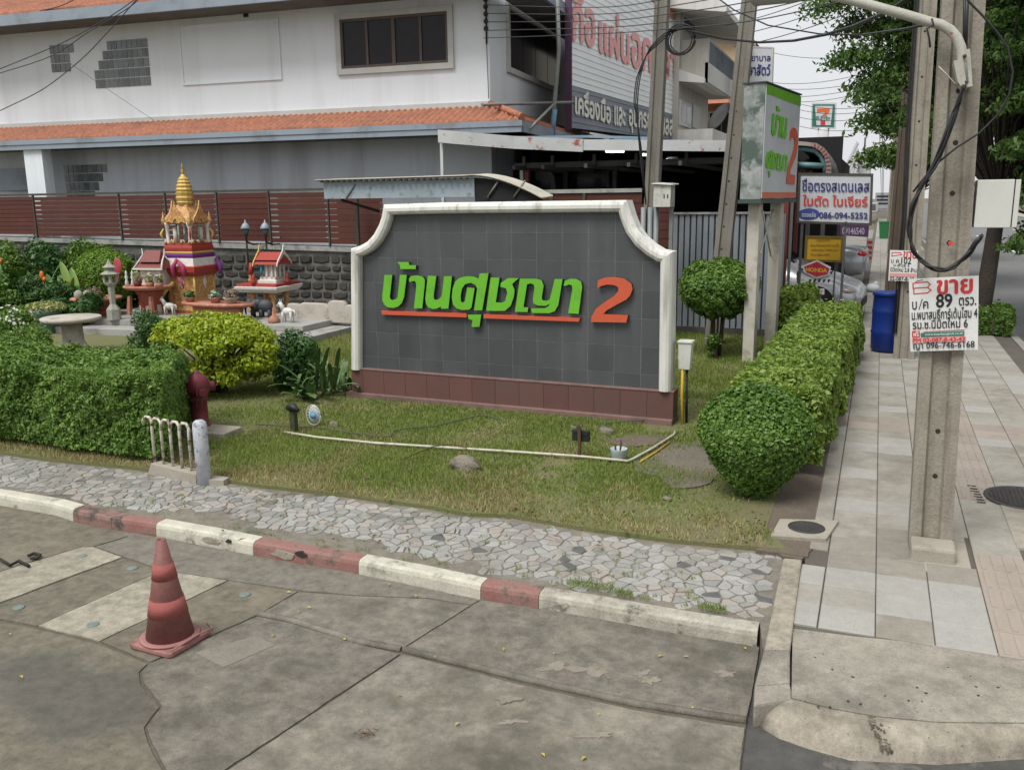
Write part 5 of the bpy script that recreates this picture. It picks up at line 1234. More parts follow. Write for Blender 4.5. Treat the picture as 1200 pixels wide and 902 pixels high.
LANT = mat('mossy_cast_stone', (.30, .30, .25), (.2, .21, .165), .85, 8, dirt=(.42, .42, .36), dscale=8, fine=40, fst=.25, obj=True)
a = onY(134, 372, 12.75); o = empty('stone_lantern', (a.x, 12.75, .36), 'grey stone pagoda lantern on a tall shaft in front of the two shrine tables', 'lantern'); q = lambda py: (374-py)/61.0
mb = MB(); mb.lathe([(.13, 0), (.13, q(362)), (.08, q(358)), (.055, q(356)), (.065, q(338)), (.06, q(336)), (.11, q(333)), (.12, q(331))], 6, smooth=False); mb.build('shaft', LANT, o)
for k in range(4):
    x, y = [(-.07, -.07), (.07, -.07), (.07, .07), (-.07, .07)][k]; mb = MB(); mb.box(x-.022, x+.022, y-.022, y+.022, q(331), q(322)); mb.build('lantern_post', LANT, o)
mb = MB(); mb.lathe([(.17, q(322)), (.18, q(321)), (.07, q(317)), (.07, q(314)), (.13, q(313.5)), (.05, q(310)), (.03, q(307)), (.001, q(304))], 6, smooth=False); mb.build('lantern_roof', LANT, o)
for i, px in enumerate((95, 105)):
    a = onY(px, 372, 12.9); o = empty('dwarf_figurine', (a.x, 12.9, .36), ['weathered stone child figure behind the round stone table, left one', 'weathered stone child figure behind the round stone table, right one'][i], 'figurine')
    mb = MB(); mb.lathe([(.09, 0), (.10, .08), (.08, .2), (.06, .3), (.05, .32)], 10); mb.ell((0, 0, .42), (.09, .085, .10), 10, 8); mb.build('body', LANT, o)
a = onY(54, 362, 12.2); o = empty('planter', (a.x, 12.2, a.z-.70), 'wide green glazed bowl planter behind the round stone table', 'planter'); mb = MB(); mb.lathe([(.16, 0), (.14, .35), (.27, .58), (.33, .70), (.29, .68), (.001, .64)], 20); mb.build('bowl', mat('green_glaze', (.05, .14, .11), (.08, .12, .09), .4, 8), o)
P, Nn = shell_ell(900, (0, 0, .74), (.42, .35, .10), 19, .3); leaves('foliage', P, Nn, .07, leafmat('variegated', [(.1, .18, .04), (.3, .33, .1), (.45, .43, .25)]), o, .6, 3)

# ============================================================ red slatted fence on the stone wall
FY = 15.8
SLATM = mat('maroon_slat', (.088, .026, .016), (.07, .021, .014), .6, 2, fine=50, fst=.12, rnd=.12, dirt=(.105, .032, .025), dscale=2)
FRAMEM = mat('fence_frame', (.075, .07, .058), (.05, .048, .04), .7, 5)
CAPM = mat('wall_capping', (.33, .33, .31), (.24, .24, .22), .8, 4, dirt=(.14, .14, .12), dscale=4)
STW = mat('rubble_stone', (.068, .062, .053), (.035, .034, .03), .85, 5, fine=40, fst=.35, bs=.8, bd=.01, rnd=.45)
MORT2 = mat('rubble_mortar', (.15, .15, .135), (.09, .09, .08), .9, 5, dirt=(.05, .05, .045), dscale=3, fine=50, fst=.3)
wl = empty('stone_wall', (-22, FY+.05, .1), 'dark rubble stone wall with pale mortar under the red slatted fence', 'wall')
zl, zr = 1.70, 1.42
mb = MB(); mb.add([(0, 0, 0), (16.6, 0, 0), (16.6, .25, 0), (0, .25, 0), (0, 0, zl-.1), (16.6, 0, zr-.1), (16.6, .25, zr-.1), (0, .25, zl-.1)], [(0, 3, 2, 1), (4, 5, 6, 7), (0, 1, 5, 4), (1, 2, 6, 5), (2, 3, 7, 6), (3, 0, 4, 7)]); mb.build('mortar', MORT2, wl)
mb = MB(); mb.add([(0, -.06, zl-.1), (16.6, -.06, zr-.1), (16.6, .3, zr-.1), (0, .3, zl-.1), (0, -.06, zl), (16.6, -.06, zr), (16.6, .3, zr), (0, .3, zl)], [(0, 3, 2, 1), (4, 5, 6, 7), (0, 1, 5, 4), (1, 2, 6, 5), (2, 3, 7, 6), (3, 0, 4, 7)]); mb.build('capping', CAPM, wl)
rs = random.Random(77); k = 0; z = .02; row = 0; sm_ = MB()
while z < 1.55:
    hh = rs.uniform(.15, .22); x = 0
    while x < 16.5:
        w = rs.uniform(.24, .46); ztop = zl+(zr-zl)*x/16.6-.12
        if z+hh < ztop:
            g = .022; pl = [(x+g, z+g+rs.uniform(0, .03)), (x+w*.5, z+g*.6), (x+w-g, z+g+rs.uniform(0, .03)), (x+w-g*.7, z+hh*.5), (x+w-g, z+hh-g-rs.uniform(0, .03)), (x+w*.5, z+hh-g*.6), (x+g, z+hh-g-rs.uniform(0, .03)), (x+g*.7, z+hh*.5)]
            inn = shrink(pl, .025); dp = rs.uniform(.02, .05); n = 8
            vs = [(a, 0, b) for a, b in pl]+[(a, -dp, b) for a, b in inn]; fs_ = [(i, (i+1) % n, n+(i+1) % n, n+i) for i in range(n)]+[tuple(range(n, 2*n))]
            if x > 6.4 and k < 290: m_ = MB(); m_.add(vs, fs_); m_.build('stone', STW, wl); k += 1
            else: sm_.add(vs, fs_)
        x += w
    z += hh
if sm_.v: sm_.build('stones', STW, wl, kind='stuff')
bays = [onY(px, 250, FY).x for px in (-30, 41, 141, 195, 255, 316, 385, 450)]
ftop = 2.76
whf = ['red slatted fence bay at the far left edge', 'red slatted fence bay above the lime coloured plants', 'red slatted fence bay just left of the gilded spirit house', 'red slatted fence bay behind the gilded spirit house', 'red slatted fence bay behind the left wall lamp', 'red slatted fence bay above the small spirit house', 'red slatted fence bay under the blue grey gate roof']
for b in range(len(bays)-1):
    x0, x1 = bays[b], bays[b+1]; zb_ = .1+zl+(zr-zl)*(x0+22)/16.6+.02
    f = empty('fence_bay', (x0, FY, zb_), whf[b], 'fence', group='bays of the red slatted fence')
    H_ = ftop-zb_; n = 9; ph = (H_-.06)/n
    for i in range(n):
        mb = MB(); mb.box(.03, x1-x0-.03, -.01, .012, .03+i*ph, .03+(i+1)*ph-(.024 if b in (1, 2, 3, 5) else .008)); mb.build('slat', SLATM, f)
    for xx in (0,):
        mb = MB(); mb.box(xx-.016, xx+.016, -.03, .02, -.02, H_+.03); mb.build('post', FRAMEM, f)
    mb = MB(); mb.box(-.02, x1-x0+.02, -.02, .02, H_-.02, H_+.03); mb.build('top_rail', FRAMEM, f)
    if b in (1, 2, 3, 5, 6):  # pale backing painted as the light showing between the slats
        mb = MB(); mb.box(.2, x1-x0-.1, .02, .03, .05, H_-.06); mb.build('backing', mat('gap_light_backing', (.55, .46, .43), (.40, .31, .29), .8, 3), f)
    else:
        mb = MB(); mb.box(.04, x1-x0-.04, .02, .03, .03, H_-.04); mb.build('backing', mat('dark_backing', (.06, .02, .02), None, .8), f)
# continuation behind the sign wall with white rail
a = onY(625, 240, 16.2); b_ = onY(752, 240, 16.2)
f = empty('fence_bay', (a.x, 16.2, .14), 'red slatted fence with white top rail right of the curved gate roof', 'fence')
H_ = onY(690, 223, 16.2).z-.14
for i in range(12): mb = MB(); mb.box(0, b_.x-a.x, 0, .02, .2+i*(H_-.25)/12, .2+(i+1)*(H_-.25)/12-.012); mb.build('slat', SLATM, f)
mb = MB(); mb.box(0, b_.x-a.x, .022, .04, 0, H_-.02); mb.build('backing', mat('dark_backing', (.06, .02, .02)), f)
mb = MB(); mb.box(0, b_.x-a.x, -.03, .05, H_-.05, H_+.02); mb.build('top_rail', CAPM, f)
mb = MB(); mb.box(1.0, 1.05, -.04, -.0, 0, H_-.05); mb.build('post', FRAMEM, f)
# extra red panel behind the electric box
a = onY(757, 260, 16.0); b_ = onY(785, 260, 16.0)
f = empty('fence_bay', (a.x-.1, 16.0, .14), 'narrow red slatted panel behind the grey electric cabinet', 'fence panel')
for i in range(14): mb = MB(); mb.box(0, b_.x-a.x+.1, 0, .02, .1+i*.155, .1+i*.155+.145); mb.build('slat', SLATM, f)
mb = MB(); mb.box(0, b_.x-a.x+.1, .022, .04, 0, 2.25); mb.build('backing', mat('dark_backing', (.06, .02, .02)), f)
# grey folded sheet fence
SHEET = mat('grey_folded_sheet', (.30, .33, .37), (.24, .27, .30), .45, 1.5, fine=40, fst=.08, streak=(.13, .13, .12), streak_scale=5, stst=.5, metal=.2, rnd=.12)
a = onY(788, 300, 15.75); b_ = onY(913, 300, 15.75)
f = empty('sheet_fence', (a.x, 15.75, .14), 'grey folded metal sheet fence behind the topiary ball', 'fence')
nn_ = int((b_.x-a.x)/.21); H_ = onY(850, 251, 15.75).z-.14
mb = MB(); mb.add([(0, 0, .05), (.075, 0, .05), (.085, .03, .05), (.10, .03, .05), (.11, 0, .05), (.185, 0, .05), (.195, .03, .05), (.21, .03, .05)]+[(0, 0, H_), (.075, 0, H_), (.085, .03, H_), (.10, .03, H_), (.11, 0, H_), (.185, 0, H_), (.195, .03, H_), (.21, .03, H_)], [(i, i+1, i+9, i+8) for i in range(7)]); sm = mb.mesh('sheet', SHEET)
for i in range(nn_+1): link('sheet', sm, f, (i*.2105, 0, 0))
mb = MB(); mb.box(0, b_.x-a.x, -.03, .05, H_, H_+.035); mb.build('top_rail', CAPM, f)
mb = MB(); mb.box(0, b_.x-a.x, -.03, .06, -.1, .12); mb.build('bottom_rail', FRAMEM, f)
mb = MB(); mb.box(0, b_.x-a.x, .03, .045, .1, H_); mb.build('backing', FRAMEM, f)
# wall lamps on the fence
for i, (px, py) in enumerate(((288, 270), (311, 270))):
    a = onY(px, py, 15.3); o = empty('wall_lamp', (a.x, 15.3, a.z-.25), ['blue grey bell shaped garden lamp before the red fence, left one', 'blue grey bell shaped garden lamp before the red fence, right one with green glass'][i], 'lamp')
    mb = MB(); mb.lathe([(.10, .28), (.105, .30), (.06, .38), (.02, .41), (.012, .46), (.001, .47)], 12); mb.build('shade', plain('blue_grey_metal', (.26, .31, .36), .5), o)
    mb = MB(); mb.lathe([(.035, .14), (.075, .28)], 8); mb.build('glass', mat('green_glass', (.05, .12, .11), (.04, .08, .08), .3), o)
    mb = MB(); mb.lathe([(.02, 0), (.02, .13), (.04, .15)], 8); mb.tube([(0, 0, .02), (.0, .2, -.05), (0, .45, -.05)], .018, 6); mb.tube([(0, 0, .05), (.0, 0, -.25), (0, .0, -2.0)], .02, 6); mb.build('bracket', DARK, o)
# ============================================================ the white two storey house
A45 = radians(4.5)
HF = Frame((-7.8, 18.0, 0), (cos(A45), sin(A45)))
SF = Frame((-7.8, 18.0, 0), (-sin(A45), cos(A45)))
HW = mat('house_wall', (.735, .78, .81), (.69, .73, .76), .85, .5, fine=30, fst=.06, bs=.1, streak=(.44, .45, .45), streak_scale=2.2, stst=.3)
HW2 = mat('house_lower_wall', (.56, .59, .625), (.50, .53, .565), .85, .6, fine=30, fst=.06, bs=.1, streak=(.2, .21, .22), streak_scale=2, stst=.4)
TRIM = mat('cream_trim', (.52, .52, .49), (.45, .45, .42), .7, 2, fst=.05)
FASC = mat('blue_grey_fascia', (.26, .30, .345), (.22, .255, .295), .6, 1.2, fst=.05, dirt=(.16, .17, .18), dscale=1.2)
RTILE = mat('orange_roof_tile', (.40, .165, .095), (.29, .11, .065), .75, 3.5, fine=25, fst=.3, dirt=(.22, .10, .07), dscale=1.6, dlo=.5, dhi=.7, bs=.3, mid=(9, .5))
SOFF = mat('eave_soffit', (.16, .16, .155), (.11, .11, .105), .9, 2)
GLASS = mat('dark_window_glass', (.014, .012, .014), (.022, .018, .02), .12, 1.5, spec=.22, fst=.02, bs=0)
FRAMEB = mat('brown_window_frame', (.11, .085, .07), (.08, .06, .05), .55, 6)
GBLK = mat('glass_block', (.16, .18, .175), (.08, .09, .09), .15, 18, spec=.6, rnd=.4, fst=.3)
DKIN = plain('dark_interior_shade', (.018, .017, .018), .9)  # near-black colour carries the shade of the open interiors
house = empty('house', (HF.P.x, HF.P.y, 0), 'two storey white rendered house with orange tiled eaves behind the red fence', 'house', HF.rz)
XL = -19.0
ztile = HF.px(300, 137, 0)[1]; zeave = HF.px(300, 153, -1.0)[1]; zfb = HF.px(300, 166, -1.0)[1]
upfb = HF.px(150, 18, -.95)[1]; upft = upfb+.24
mb = MB(); mb.box(XL, 0, 0, .2, ztile-.1, upfb+.6); mb.box(-.2, 0, .2, 9.5, ztile-.1, upfb+.6); mb.build('wall', HW, house)
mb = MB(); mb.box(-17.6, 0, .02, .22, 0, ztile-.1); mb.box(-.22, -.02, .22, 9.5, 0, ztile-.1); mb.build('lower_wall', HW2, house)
mb = MB(); mb.box(XL, .03, -.04, 0, ztile-.05, ztile+.10); mb.build('string_course', TRIM, house)
def tileroof(name, parent, x0, x1, xt0, xt1, yb, yt, zb_, zt, m, rows=4, p=.15, amp=.032, rot=None):
    """corrugated clay tiles in stepped rows, from eave (yb,zb) up to (yt,zt); x range narrows from x0..x1 to xt0..xt1"""
    nx = max(2, int((x1-x0)/p*8)); vs = []; fs_ = []
    for r in range(rows):
        for e in (0, 1):
            t = (r+e*1.02)/rows; lift = .022*(1-e)+.0
            a0 = x0+(xt0-x0)*t; a1 = x1+(xt1-x1)*t
            for i in range(nx+1):
                x = x0+(x1-x0)*i/nx; xc = min(max(x, a0), a1)
                vs.append((xc, yb+(yt-yb)*t, zb_+(zt-zb_)*t+lift+amp*(abs(cos(pi*x/p))*2-1)))
    w = nx+1
    for r in range(rows):
        o = r*2*w
        for i in range(nx): fs_.append((o+i, o+i+1, o+w+i+1, o+w+i))
        if r < rows-1:
            for i in range(nx): fs_.append((o+w+i, o+w+i+1, o+2*w+i+1, o+2*w+i))
    # front lip
    k = len(vs); vs += [(v[0], v[1]+.01, zb_-.03) for v in vs[:w]]
    for i in range(nx): fs_.append((k+i, k+i+1, i+1, i))
    mb = MB(); mb.add(vs, fs_, True); o = mb.build(name, m, parent, kind='stuff')
    if rot: o.rotation_euler = rot[0]; o.location = rot[1]
    return o
tileroof('roof_tiles', house, XL, 1.0, XL, 0, -1.0, 0, zeave, ztile, RTILE)
tileroof('roof_tiles', house, -10.0, 1.0, -10.0, 0, -1.0, 0, zeave, ztile, RTILE, rot=((0, 0, pi/2), (0, 0, 0)))
o = [c for c in house.children if c.name.startswith('roof_tiles')][-1]
o.scale = (-1, 1, 1); o.rotation_euler = (0, 0, -pi/2); o.rotation_euler = (0, 0, pi/2); o.location = (0, 0, 0)
mb = MB(); mb.tube([(0, 0, ztile+.05), (1.02, -1.02, zeave+.06)], .07, 8); mb.build('hip_ridge', RTILE, house)
mb = MB(); mb.box(XL, 1.0, -1.03, -.97, zfb, zeave-.02); mb.box(XL, 1.02, -1.05, -1.03, zeave-.12, zeave-.01); mb.box(.97, 1.03, -.97, 9, zfb, zeave-.02); mb.build('fascia', FASC, house)
mb = MB(); mb.add([(XL, -.97, zfb+.03), (.97, -.97, zfb+.03), (.97, 0, zfb+.03), (XL, 0, zfb+.03)], [(0, 1, 2, 3)]); mb.add([(0, 0, zfb+.03), (.97, 0, zfb+.03), (.97, 9, zfb+.03), (0, 9, zfb+.03)], [(0, 1, 2, 3)]); mb.build('soffit', SOFF, house)
# upper eave
tileroof('upper_roof_tiles', house, XL-1, 1.0, XL-1, -2.2, -.98, 1.6, upft+.02, upft+1.2, RTILE, rows=9)
mb = MB(); mb.box(XL-1, 1.0, -1.0, -.93, upfb, upft); mb.box(.93, 1.0, -.93, 9.5, upfb, upft); mb.build('upper_fascia', FASC, house)
mb = MB(); mb.box(XL-1, .93, -.93, .1, upfb+.03, upfb+.06); mb.box(.1, .93, .1, 9.5, upfb+.03, upfb+.06); mb.build('upper_soffit', SOFF, house)
# front window: frame corners from the photograph
def wq(F, off, pts): return [F.px(x, y, off) for x, y in pts]
q = wq(HF, -.02, [(394.5, 89), (531.5, 80), (531.5, 5), (394, 18)]); x0 = (q[0][0]+q[3][0])/2; x1 = (q[1][0]+q[2][0])/2; z0 = (q[0][1]+q[1][1])/2; z1 = (q[2][1]+q[3][1])/2
win = MB(); t = .12
for a in ((x0, x1, z0, z0+t), (x0, x1, z1-t, z1), (x0, x0+t, z0+t, z1-t), (x1-t, x1, z0+t, z1-t)): win.box(a[0], a[1], -.07, 0, a[2], a[3])
wo_ = win.build('window', TRIM, house)
wf = MB(); X0, X1, Z0, Z1 = x0+t, x1-t, z0+t, z1-t
wf.box(X0, X1, -.045, -.002, Z0, Z0+.06); wf.box(X0, X1, -.045, -.002, Z1-.06, Z1)
xs4 = [X0+(X1-X0)*k/4 for k in range(5)]
for k, xx in enumerate(xs4): w = .055 if k != 2 else .08; a = min(max(xx-w/2, X0), X1-w); wf.box(a, a+w, -.045, -.003, Z0+.06, Z1-.06)
wf.build('frame', FRAMEB, wo_)
for k in range(4): mb = MB(); mb.box(xs4[k]+.02, xs4[k+1]-.02, -.012, -.004, Z0+.05, Z1-.05); mb.build('pane', GLASS, wo_)
# blind panel moulding
q = wq(HF, -.01, [(215, 100), (331, 94), (326, 22), (208, 30)]); x0, x1 = (q[0][0]+q[3][0])/2, (q[1][0]+q[2][0])/2; z0, z1 = (q[0][1]+q[1][1])/2, (q[2][1]+q[3][1])/2
mb = MB(); t = .045
for a in ((x0, x1, z0, z0+t), (x0, x1, z1-t, z1), (x0, x0+t, z0+t, z1-t), (x1-t, x1, z0+t, z1-t)): mb.box(a[0], a[1], -.035, 0, a[2], a[3])
mb.box(x0+t, x1-t, -.012, 0, z0+t, z1-t); mb.build('moulded_panel', HW, house)
mb = MB(); a = HF.px(288, 16, -.01); mb.box(a[0]-.06, a[0]+.06, -.02, .01, a[1]-.08, a[1]+.08); mb.build('vent_hole', DARK, house)
# glass blocks in steps
bm_ = MB(); bw, bh = .148, .215; bm_.box(0, bw-.02, -.012, .01, 0, bh-.02); gm = bm_.mesh('glass_block', GBLK)
def blocks(rows, off, zt, xr=None, xl=None):
    """rows of block counts, aligned on the right (xr) or on the left (xl)"""
    for r, n in enumerate(rows):
        for k in range(n):
            x = (xr-(k+1)*bw) if xr is not None else xl+k*bw
            link('glass_block', gm, house, (x, off-.004, zt-(r+1)*bh))
a = HF.px(173, 44, 0); blocks([8, 9, 10, 11, 11], 0, a[1], xr=a[0])
a = HF.px(58, 53, 0); blocks([5, 4, 4], 0, a[1], xl=a[0])
a = HF.px(75, 193, .02); blocks([9, 8, 7, 6], .02, a[1], xl=a[0])
# eave column, garage front at far left
a = HF.px(32, 200, -.9); b_ = HF.px(53, 200, -.9)
mb = MB(); mb.box(a[0], b_[0], -.95, -.65, 0, zfb+.02); mb.build('column', HW, house)
mb = MB(); a2 = HF.px(36, 190, .05); mb.box(XL-1.5, a2[0]+.6, -.10, .0, 2.9, 3.45); mb.build('shutter_box', FASC, house)
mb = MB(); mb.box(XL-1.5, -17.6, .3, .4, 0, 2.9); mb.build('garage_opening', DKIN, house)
# side window
q = wq(SF, -.01, [(594, 89), (655, 107), (655, 38), (594, 10)])
x0, x1 = q[0][0], q[1][0]; z0 = (q[0][1]+q[1][1])/2; z1 = (q[2][1]+q[3][1])/2
sw = MB(); t = .12
for a in ((x0, x1, z0, z0+t), (x0, x1, z1-t, z1), (x0, x0+t, z0+t, z1-t), (x1-t, x1, z0+t, z1-t)): sw.box(.0, .07, a[0], a[1], a[2], a[3])
so_ = sw.build('window', TRIM, house)
for k in range(4): w = (x1-x0-2*t)/4; mb = MB(); mb.box(.004, .02, x0+t+k*w+.02, x0+t+(k+1)*w-.02, z0+t, z1-t); mb.build('pane', GLASS, so_)
# wires and insulators on the corner
INS = plain('dark_insulator', (.03, .028, .028), .5)
mb = MB(); 
for k in range(6): mb.lathe([(.02, 0), (.05, .03), (.05, .07), (.02, .1)], 8, (-.05, -.06, 5.95+k*.14))
mb.tube([(-.05, -.03, 5.7), (-.05, -.03, 6.9)], .02, 6); mb.tube([(-.05, -.03, 5.7), (-.02, -.04, 4.6)], .008, 5); mb.build('insulator_rack', INS, house)
GALV = mat('galvanised_pipe', (.24, .25, .23), (.17, .18, .165), .5, 5, metal=.3, fst=.15)
p1 = onY(565, 123, 17.0); p2 = onY(672, 120, 20.5)
mb = MB(); mb.tube([tuple(HF.loc(p1)), tuple(HF.loc(p2))], .035, 6); mb.build('strut', GALV, house)
pp = [onY(653, 0, 19.5), onY(655, 60, 19.5), onY(650, 120, 19.5), onY(647, 158, 19.5)]
mb = MB(); mb.tube([tuple(x) for x in pp], .05, 8); tag(mb.build('drain_pipe', GALV), 'grey vertical drain pipe with blue lower end left of the big billboard', 'pipe')
dp = bpy.data.objects['drain_pipe']
mb = MB(); mb.tube([tuple(onY(650, 128, 19.45)), tuple(onY(647, 160, 19.45))], .06, 8); mb.build('blue_sleeve', plain('blue_pipe', (.16, .30, .44), .5), dp)
mb = MB(); mb.tube([tuple(onY(620, 152, 17.5)), tuple(onY(651, 120, 19.3))], .03, 6); mb.build('brace', GALV, dp)

# ============================================================ gate roof with corrugated sheet
PALEB = mat('pale_blue_board', (.30, .36, .40), (.24, .29, .32), .7, 3, dirt=(.16, .19, .2), dscale=7, dlo=.54, dhi=.66, fst=.15, fine=40)
CSH = mat('corrugated_sheet', (.42, .40, .33), (.33, .31, .26), .6, 3, fst=.15, fine=30)
YG = 14.6
a = onY(380, 232, YG); b_ = onY(556, 232, YG); c_ = onY(636, 234, YG); t_ = onY(380, 212, YG)
gr = empty('gate_roof', (a.x, YG, 0), 'low gate roof with pale blue front board and curved corrugated sheet right end', 'roof')
W1, W2 = b_.x-a.x, c_.x-a.x; zb_, zt_ = (a.z+b_.z)/2, (t_.z+onY(556, 210, YG).z)/2
mb = MB(); mb.box(0, W1, 0, .05, zb_, zt_); mb.build('front_board', PALEB, gr)
prof = [(-.12, zt_+.01), (W1*.5, zt_+.02), (W1*.95, zt_+.03)]+[(W1+(W2-W1)*k/7, zt_+.04-(zt_+.02-c_.z)*(k/7)**1.7) for k in range(8)]
mb = MB(); vs = []; ny = 14
for j in range(ny+1):
    y = -.10+j*.045; dz = .012*cos(j*pi)
    for x, z in prof: vs.append((x, y, z+dz+.015+max(0, y)*.05))
n = len(prof); fs_ = [(j*n+i, j*n+i+1, (j+1)*n+i+1, (j+1)*n+i) for j in range(ny) for i in range(n-1)]
mb.add(vs, fs_); o = mb.build('sheet', CSH, gr); sd = o.modifiers.new('thickness', 'SOLIDIFY'); sd.thickness = .012
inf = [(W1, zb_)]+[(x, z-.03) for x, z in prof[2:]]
mb = MB(); mb.prism(inf+[(W2-.1, c_.z-.05), (W1, c_.z-.05)][::1], .02, .05); mb.build('underside_shade_panel', DKIN, gr)  # added dark panel, its colour stands in for shade under the curved sheet
# front lip with ribs
mb = MB()
for k in range(26): mb.box(k*W1/26, k*W1/26+.05, -.11, -.07, zt_-.02, zt_+.01)
mb.build('sheet_rib', DARK, gr)
for x in (W1*.15, W1+.25, W1+.75):
    mb = MB(); mb.tube([(x, .0, zb_-.02), (x+.22, -.02, zt_-.06)], .018, 6); mb.build('rafter', GALV, gr)
for x in (.1, W2-.2):
    mb = MB(); mb.box(x, x+.06, .9, .96, .1, zb_+.05); mb.build('post', FRAMEM, gr)
mb = MB(); mb.tube([(.3, .1, zb_-.02), (.9, .5, zb_-.25)], .03, 6); mb.build('brace', DARK, gr)
p0 = onY(517, 205, 15.9); 
# ============================================================ long carport canopy
CWH = mat('chipped_white_fascia', (.52, .53, .52), (.43, .44, .43), .6, 2, dirt=(.33, .10, .08), dscale=3.5, dlo=.60, dhi=.64, fst=.1, fine=40)
STEELD = mat('grey_steel', (.085, .085, .08), (.06, .06, .057), .6, 4)
cp = empty('carport', (0, 16, 0), 'long dark open carport with white edged canopy between the house and the box sign', 'carport')
top = [(513, 152, 15.9), (560, 156, 16.2), (602, 159.5, 16.5), (683, 163, 16.9)]
def fasc(pts, h, dy=0, name='fascia', m=CWH):
    mb = MB(); vs = []
    for px, py, Y in pts:
        p = onY(px, py, Y); vs += [(p.x, p.y-16+dy, p.z), (p.x, p.y-16+.05+dy, p.z), (p.x, p.y-16+.05+dy, p.z-h), (p.x, p.y-16+dy, p.z-h)]
    n = len(pts); fs_ = [(i*4+k, i*4+(k+1) % 4, (i+1)*4+(k+1) % 4, (i+1)*4+k) for i in range(n-1) for k in range(4)]+[(0, 1, 2, 3), ((n-1)*4+3, (n-1)*4+2, (n-1)*4+1, (n-1)*4)]
    mb.add(vs, fs_); return mb.build(name, m, cp)
fasc(top, .24); top2 = [(682, 163.5, 16.92), (760, 163.8, 17.0), (855, 164.5, 17.05), (935, 165, 17.1)]; fasc(top2, .20)
fasc([(600, 160, 16.55), (690, 158.5, 17.3), (760, 160.5, 17.5)], .05, name='blue_flashing', m=plain('blue_flashing', (.25, .36, .46), .5))
# canopy roof: sheet behind the fascia, beams and purlins below
vs = []
for px, py, Y in top+top2[1:]:
    p = onY(px, py, Y); vs += [(p.x, p.y-16+.03, p.z-.02), (p.x-.8, 9.5, p.z+.25)]
mb = MB(); mb.add(vs, [(i*2, i*2+2, i*2+3, i*2+1) for i in range(len(vs)//2-1)]); o = mb.build('roof_sheet', STEELD, cp); sd = o.modifiers.new('thickness', 'SOLIDIFY'); sd.thickness = .03
for yy, zz in ((17.6, 3.2), (19.3, 3.25), (21.5, 3.3)):
    mb = MB(); a = onY(603, 185, yy); b_ = onY(930, 188, yy); mb.box(a.x, b_.x, yy-16, yy-15.93, zz-.06, zz+.05); mb.build('purlin', STEELD, cp)
for px in (606, 640, 690, 740, 800, 860, 920):
    a = onY(px, 170, 17.2); mb = MB(); mb.box(a.x-.03, a.x+.03, 1.0, 7.5, 3.1, 3.18); mb.box(a.x-.03, a.x+.03, 1.55, 1.6, 3.15, 3.38); mb.build('rafter', STEELD, cp)
RUSTP = mat('maroon_steel', (.19, .045, .035), (.13, .035, .03), .6, 5)
for px, w, m in ((611, .07, TRIM), (617, .08, RUSTP), (662, .09, STEELD), (720, .09, STEELD)):
    a = onY(px, 200, 17.7 if px < 640 else 20.0); mb = MB(); mb.box(a.x-w/2, a.x+w/2, a.y-16, a.y-15.92, 0.1, 3.2); mb.build('post', m, cp)
a = onY(517, 168, 16.0); mb = MB(); mb.box(a.x-.03, a.x+.03, .0, .06, 1.5, a.z); mb.build('post', CWH, cp)
TUBE = emit('fluorescent_tube', (.85, .95, 1), 1.6)
for (xa, xb, py, Y) in ((710, 731, 175, 19.0), (752, 758, 179, 19.5), (781, 796, 185, 18.6), (584, 599, 196.5, 20.5), (616, 638, 199.5, 20)):
    py += 2.5; a, b_ = onY(xa, py, Y), onY(xb, py+(2 if xa == 781 else 0), Y+.3); o = empty('light_tube', (a.x, a.y, a.z), {710: 'lit fluorescent tube under the canopy just left of the leaning pole', 752: 'short lit fluorescent tube half hidden behind the leaning pole', 781: 'lit fluorescent tube under the canopy between the two concrete poles', 584: 'lit fluorescent tube deep in the carport, leftmost', 616: 'lit fluorescent tube deep in the carport, right of the maroon post'}[xa], 'light tube')
    mb = MB(); mb.tube([(0, 0, 0), (b_.x-a.x, .3, b_.z-a.z)], .028, 8); mb.build('tube', TUBE, o); mb = MB(); mb.box(0, b_.x-a.x, .1, .15, .03, .06); mb.build('batten', CWH, o)
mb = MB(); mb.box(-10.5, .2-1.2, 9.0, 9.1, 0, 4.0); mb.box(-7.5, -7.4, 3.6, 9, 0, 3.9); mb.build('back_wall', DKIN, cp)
mb = MB(); mb.box(-10.5, -1.3, .9, 9, .10, .105); mb.build('floor', plain('shade_dark_floor', (.03, .03, .028), .7), cp)  # floor colour darkened to stand for the shade under the canopy
for px, w, h, Y, m in ((640, 1.7, 1.9, 21.5, DKIN), (715, 1.9, 2.0, 21.0, DKIN)):
    pass
def van(px0, px1, pyt, Y, label, m):
    a = onY(px0, pyt, Y); b_ = onY(px1, pyt, Y); o = empty('parked_van', (a.x, Y, .1), label, 'van'); w = b_.x-a.x; h = a.z-.1
    pr = [(0, .3), (w, .3), (w, h*.55), (w*.93, h*.93), (w*.85, h), (w*.15, h), (w*.07, h*.93), (0, h*.55)]
    mb = MB(); mb.prism(pr, 0, 3.2); mb.build('body', m, o, bevel=.03)
    mb = MB(); mb.prism([(w*.10, h*.6), (w*.90, h*.6), (w*.85, h*.9), (w*.15, h*.9)], -.01, .0); mb.build('windscreen', GLASS, o)
    for s in (.12, .88): mb = MB(); mb.lathe([(.3, -.09), (.3, .09)], 18, (0, 0, 0)); q = mb.build('wheel', DARK, o, (w*s, .4, .3)); q.rotation_euler = (0, pi/2, 0)
van(585, 655, 196, 19.6, 'dark van parked in the carport shade behind the gate roof', plain('dark_van_paint', (.02, .021, .025), .3))
van(664, 718, 193, 20.4, 'black van parked in the carport shade left of the leaning pole', plain('black_van_paint', (.014, .014, .018), .3))

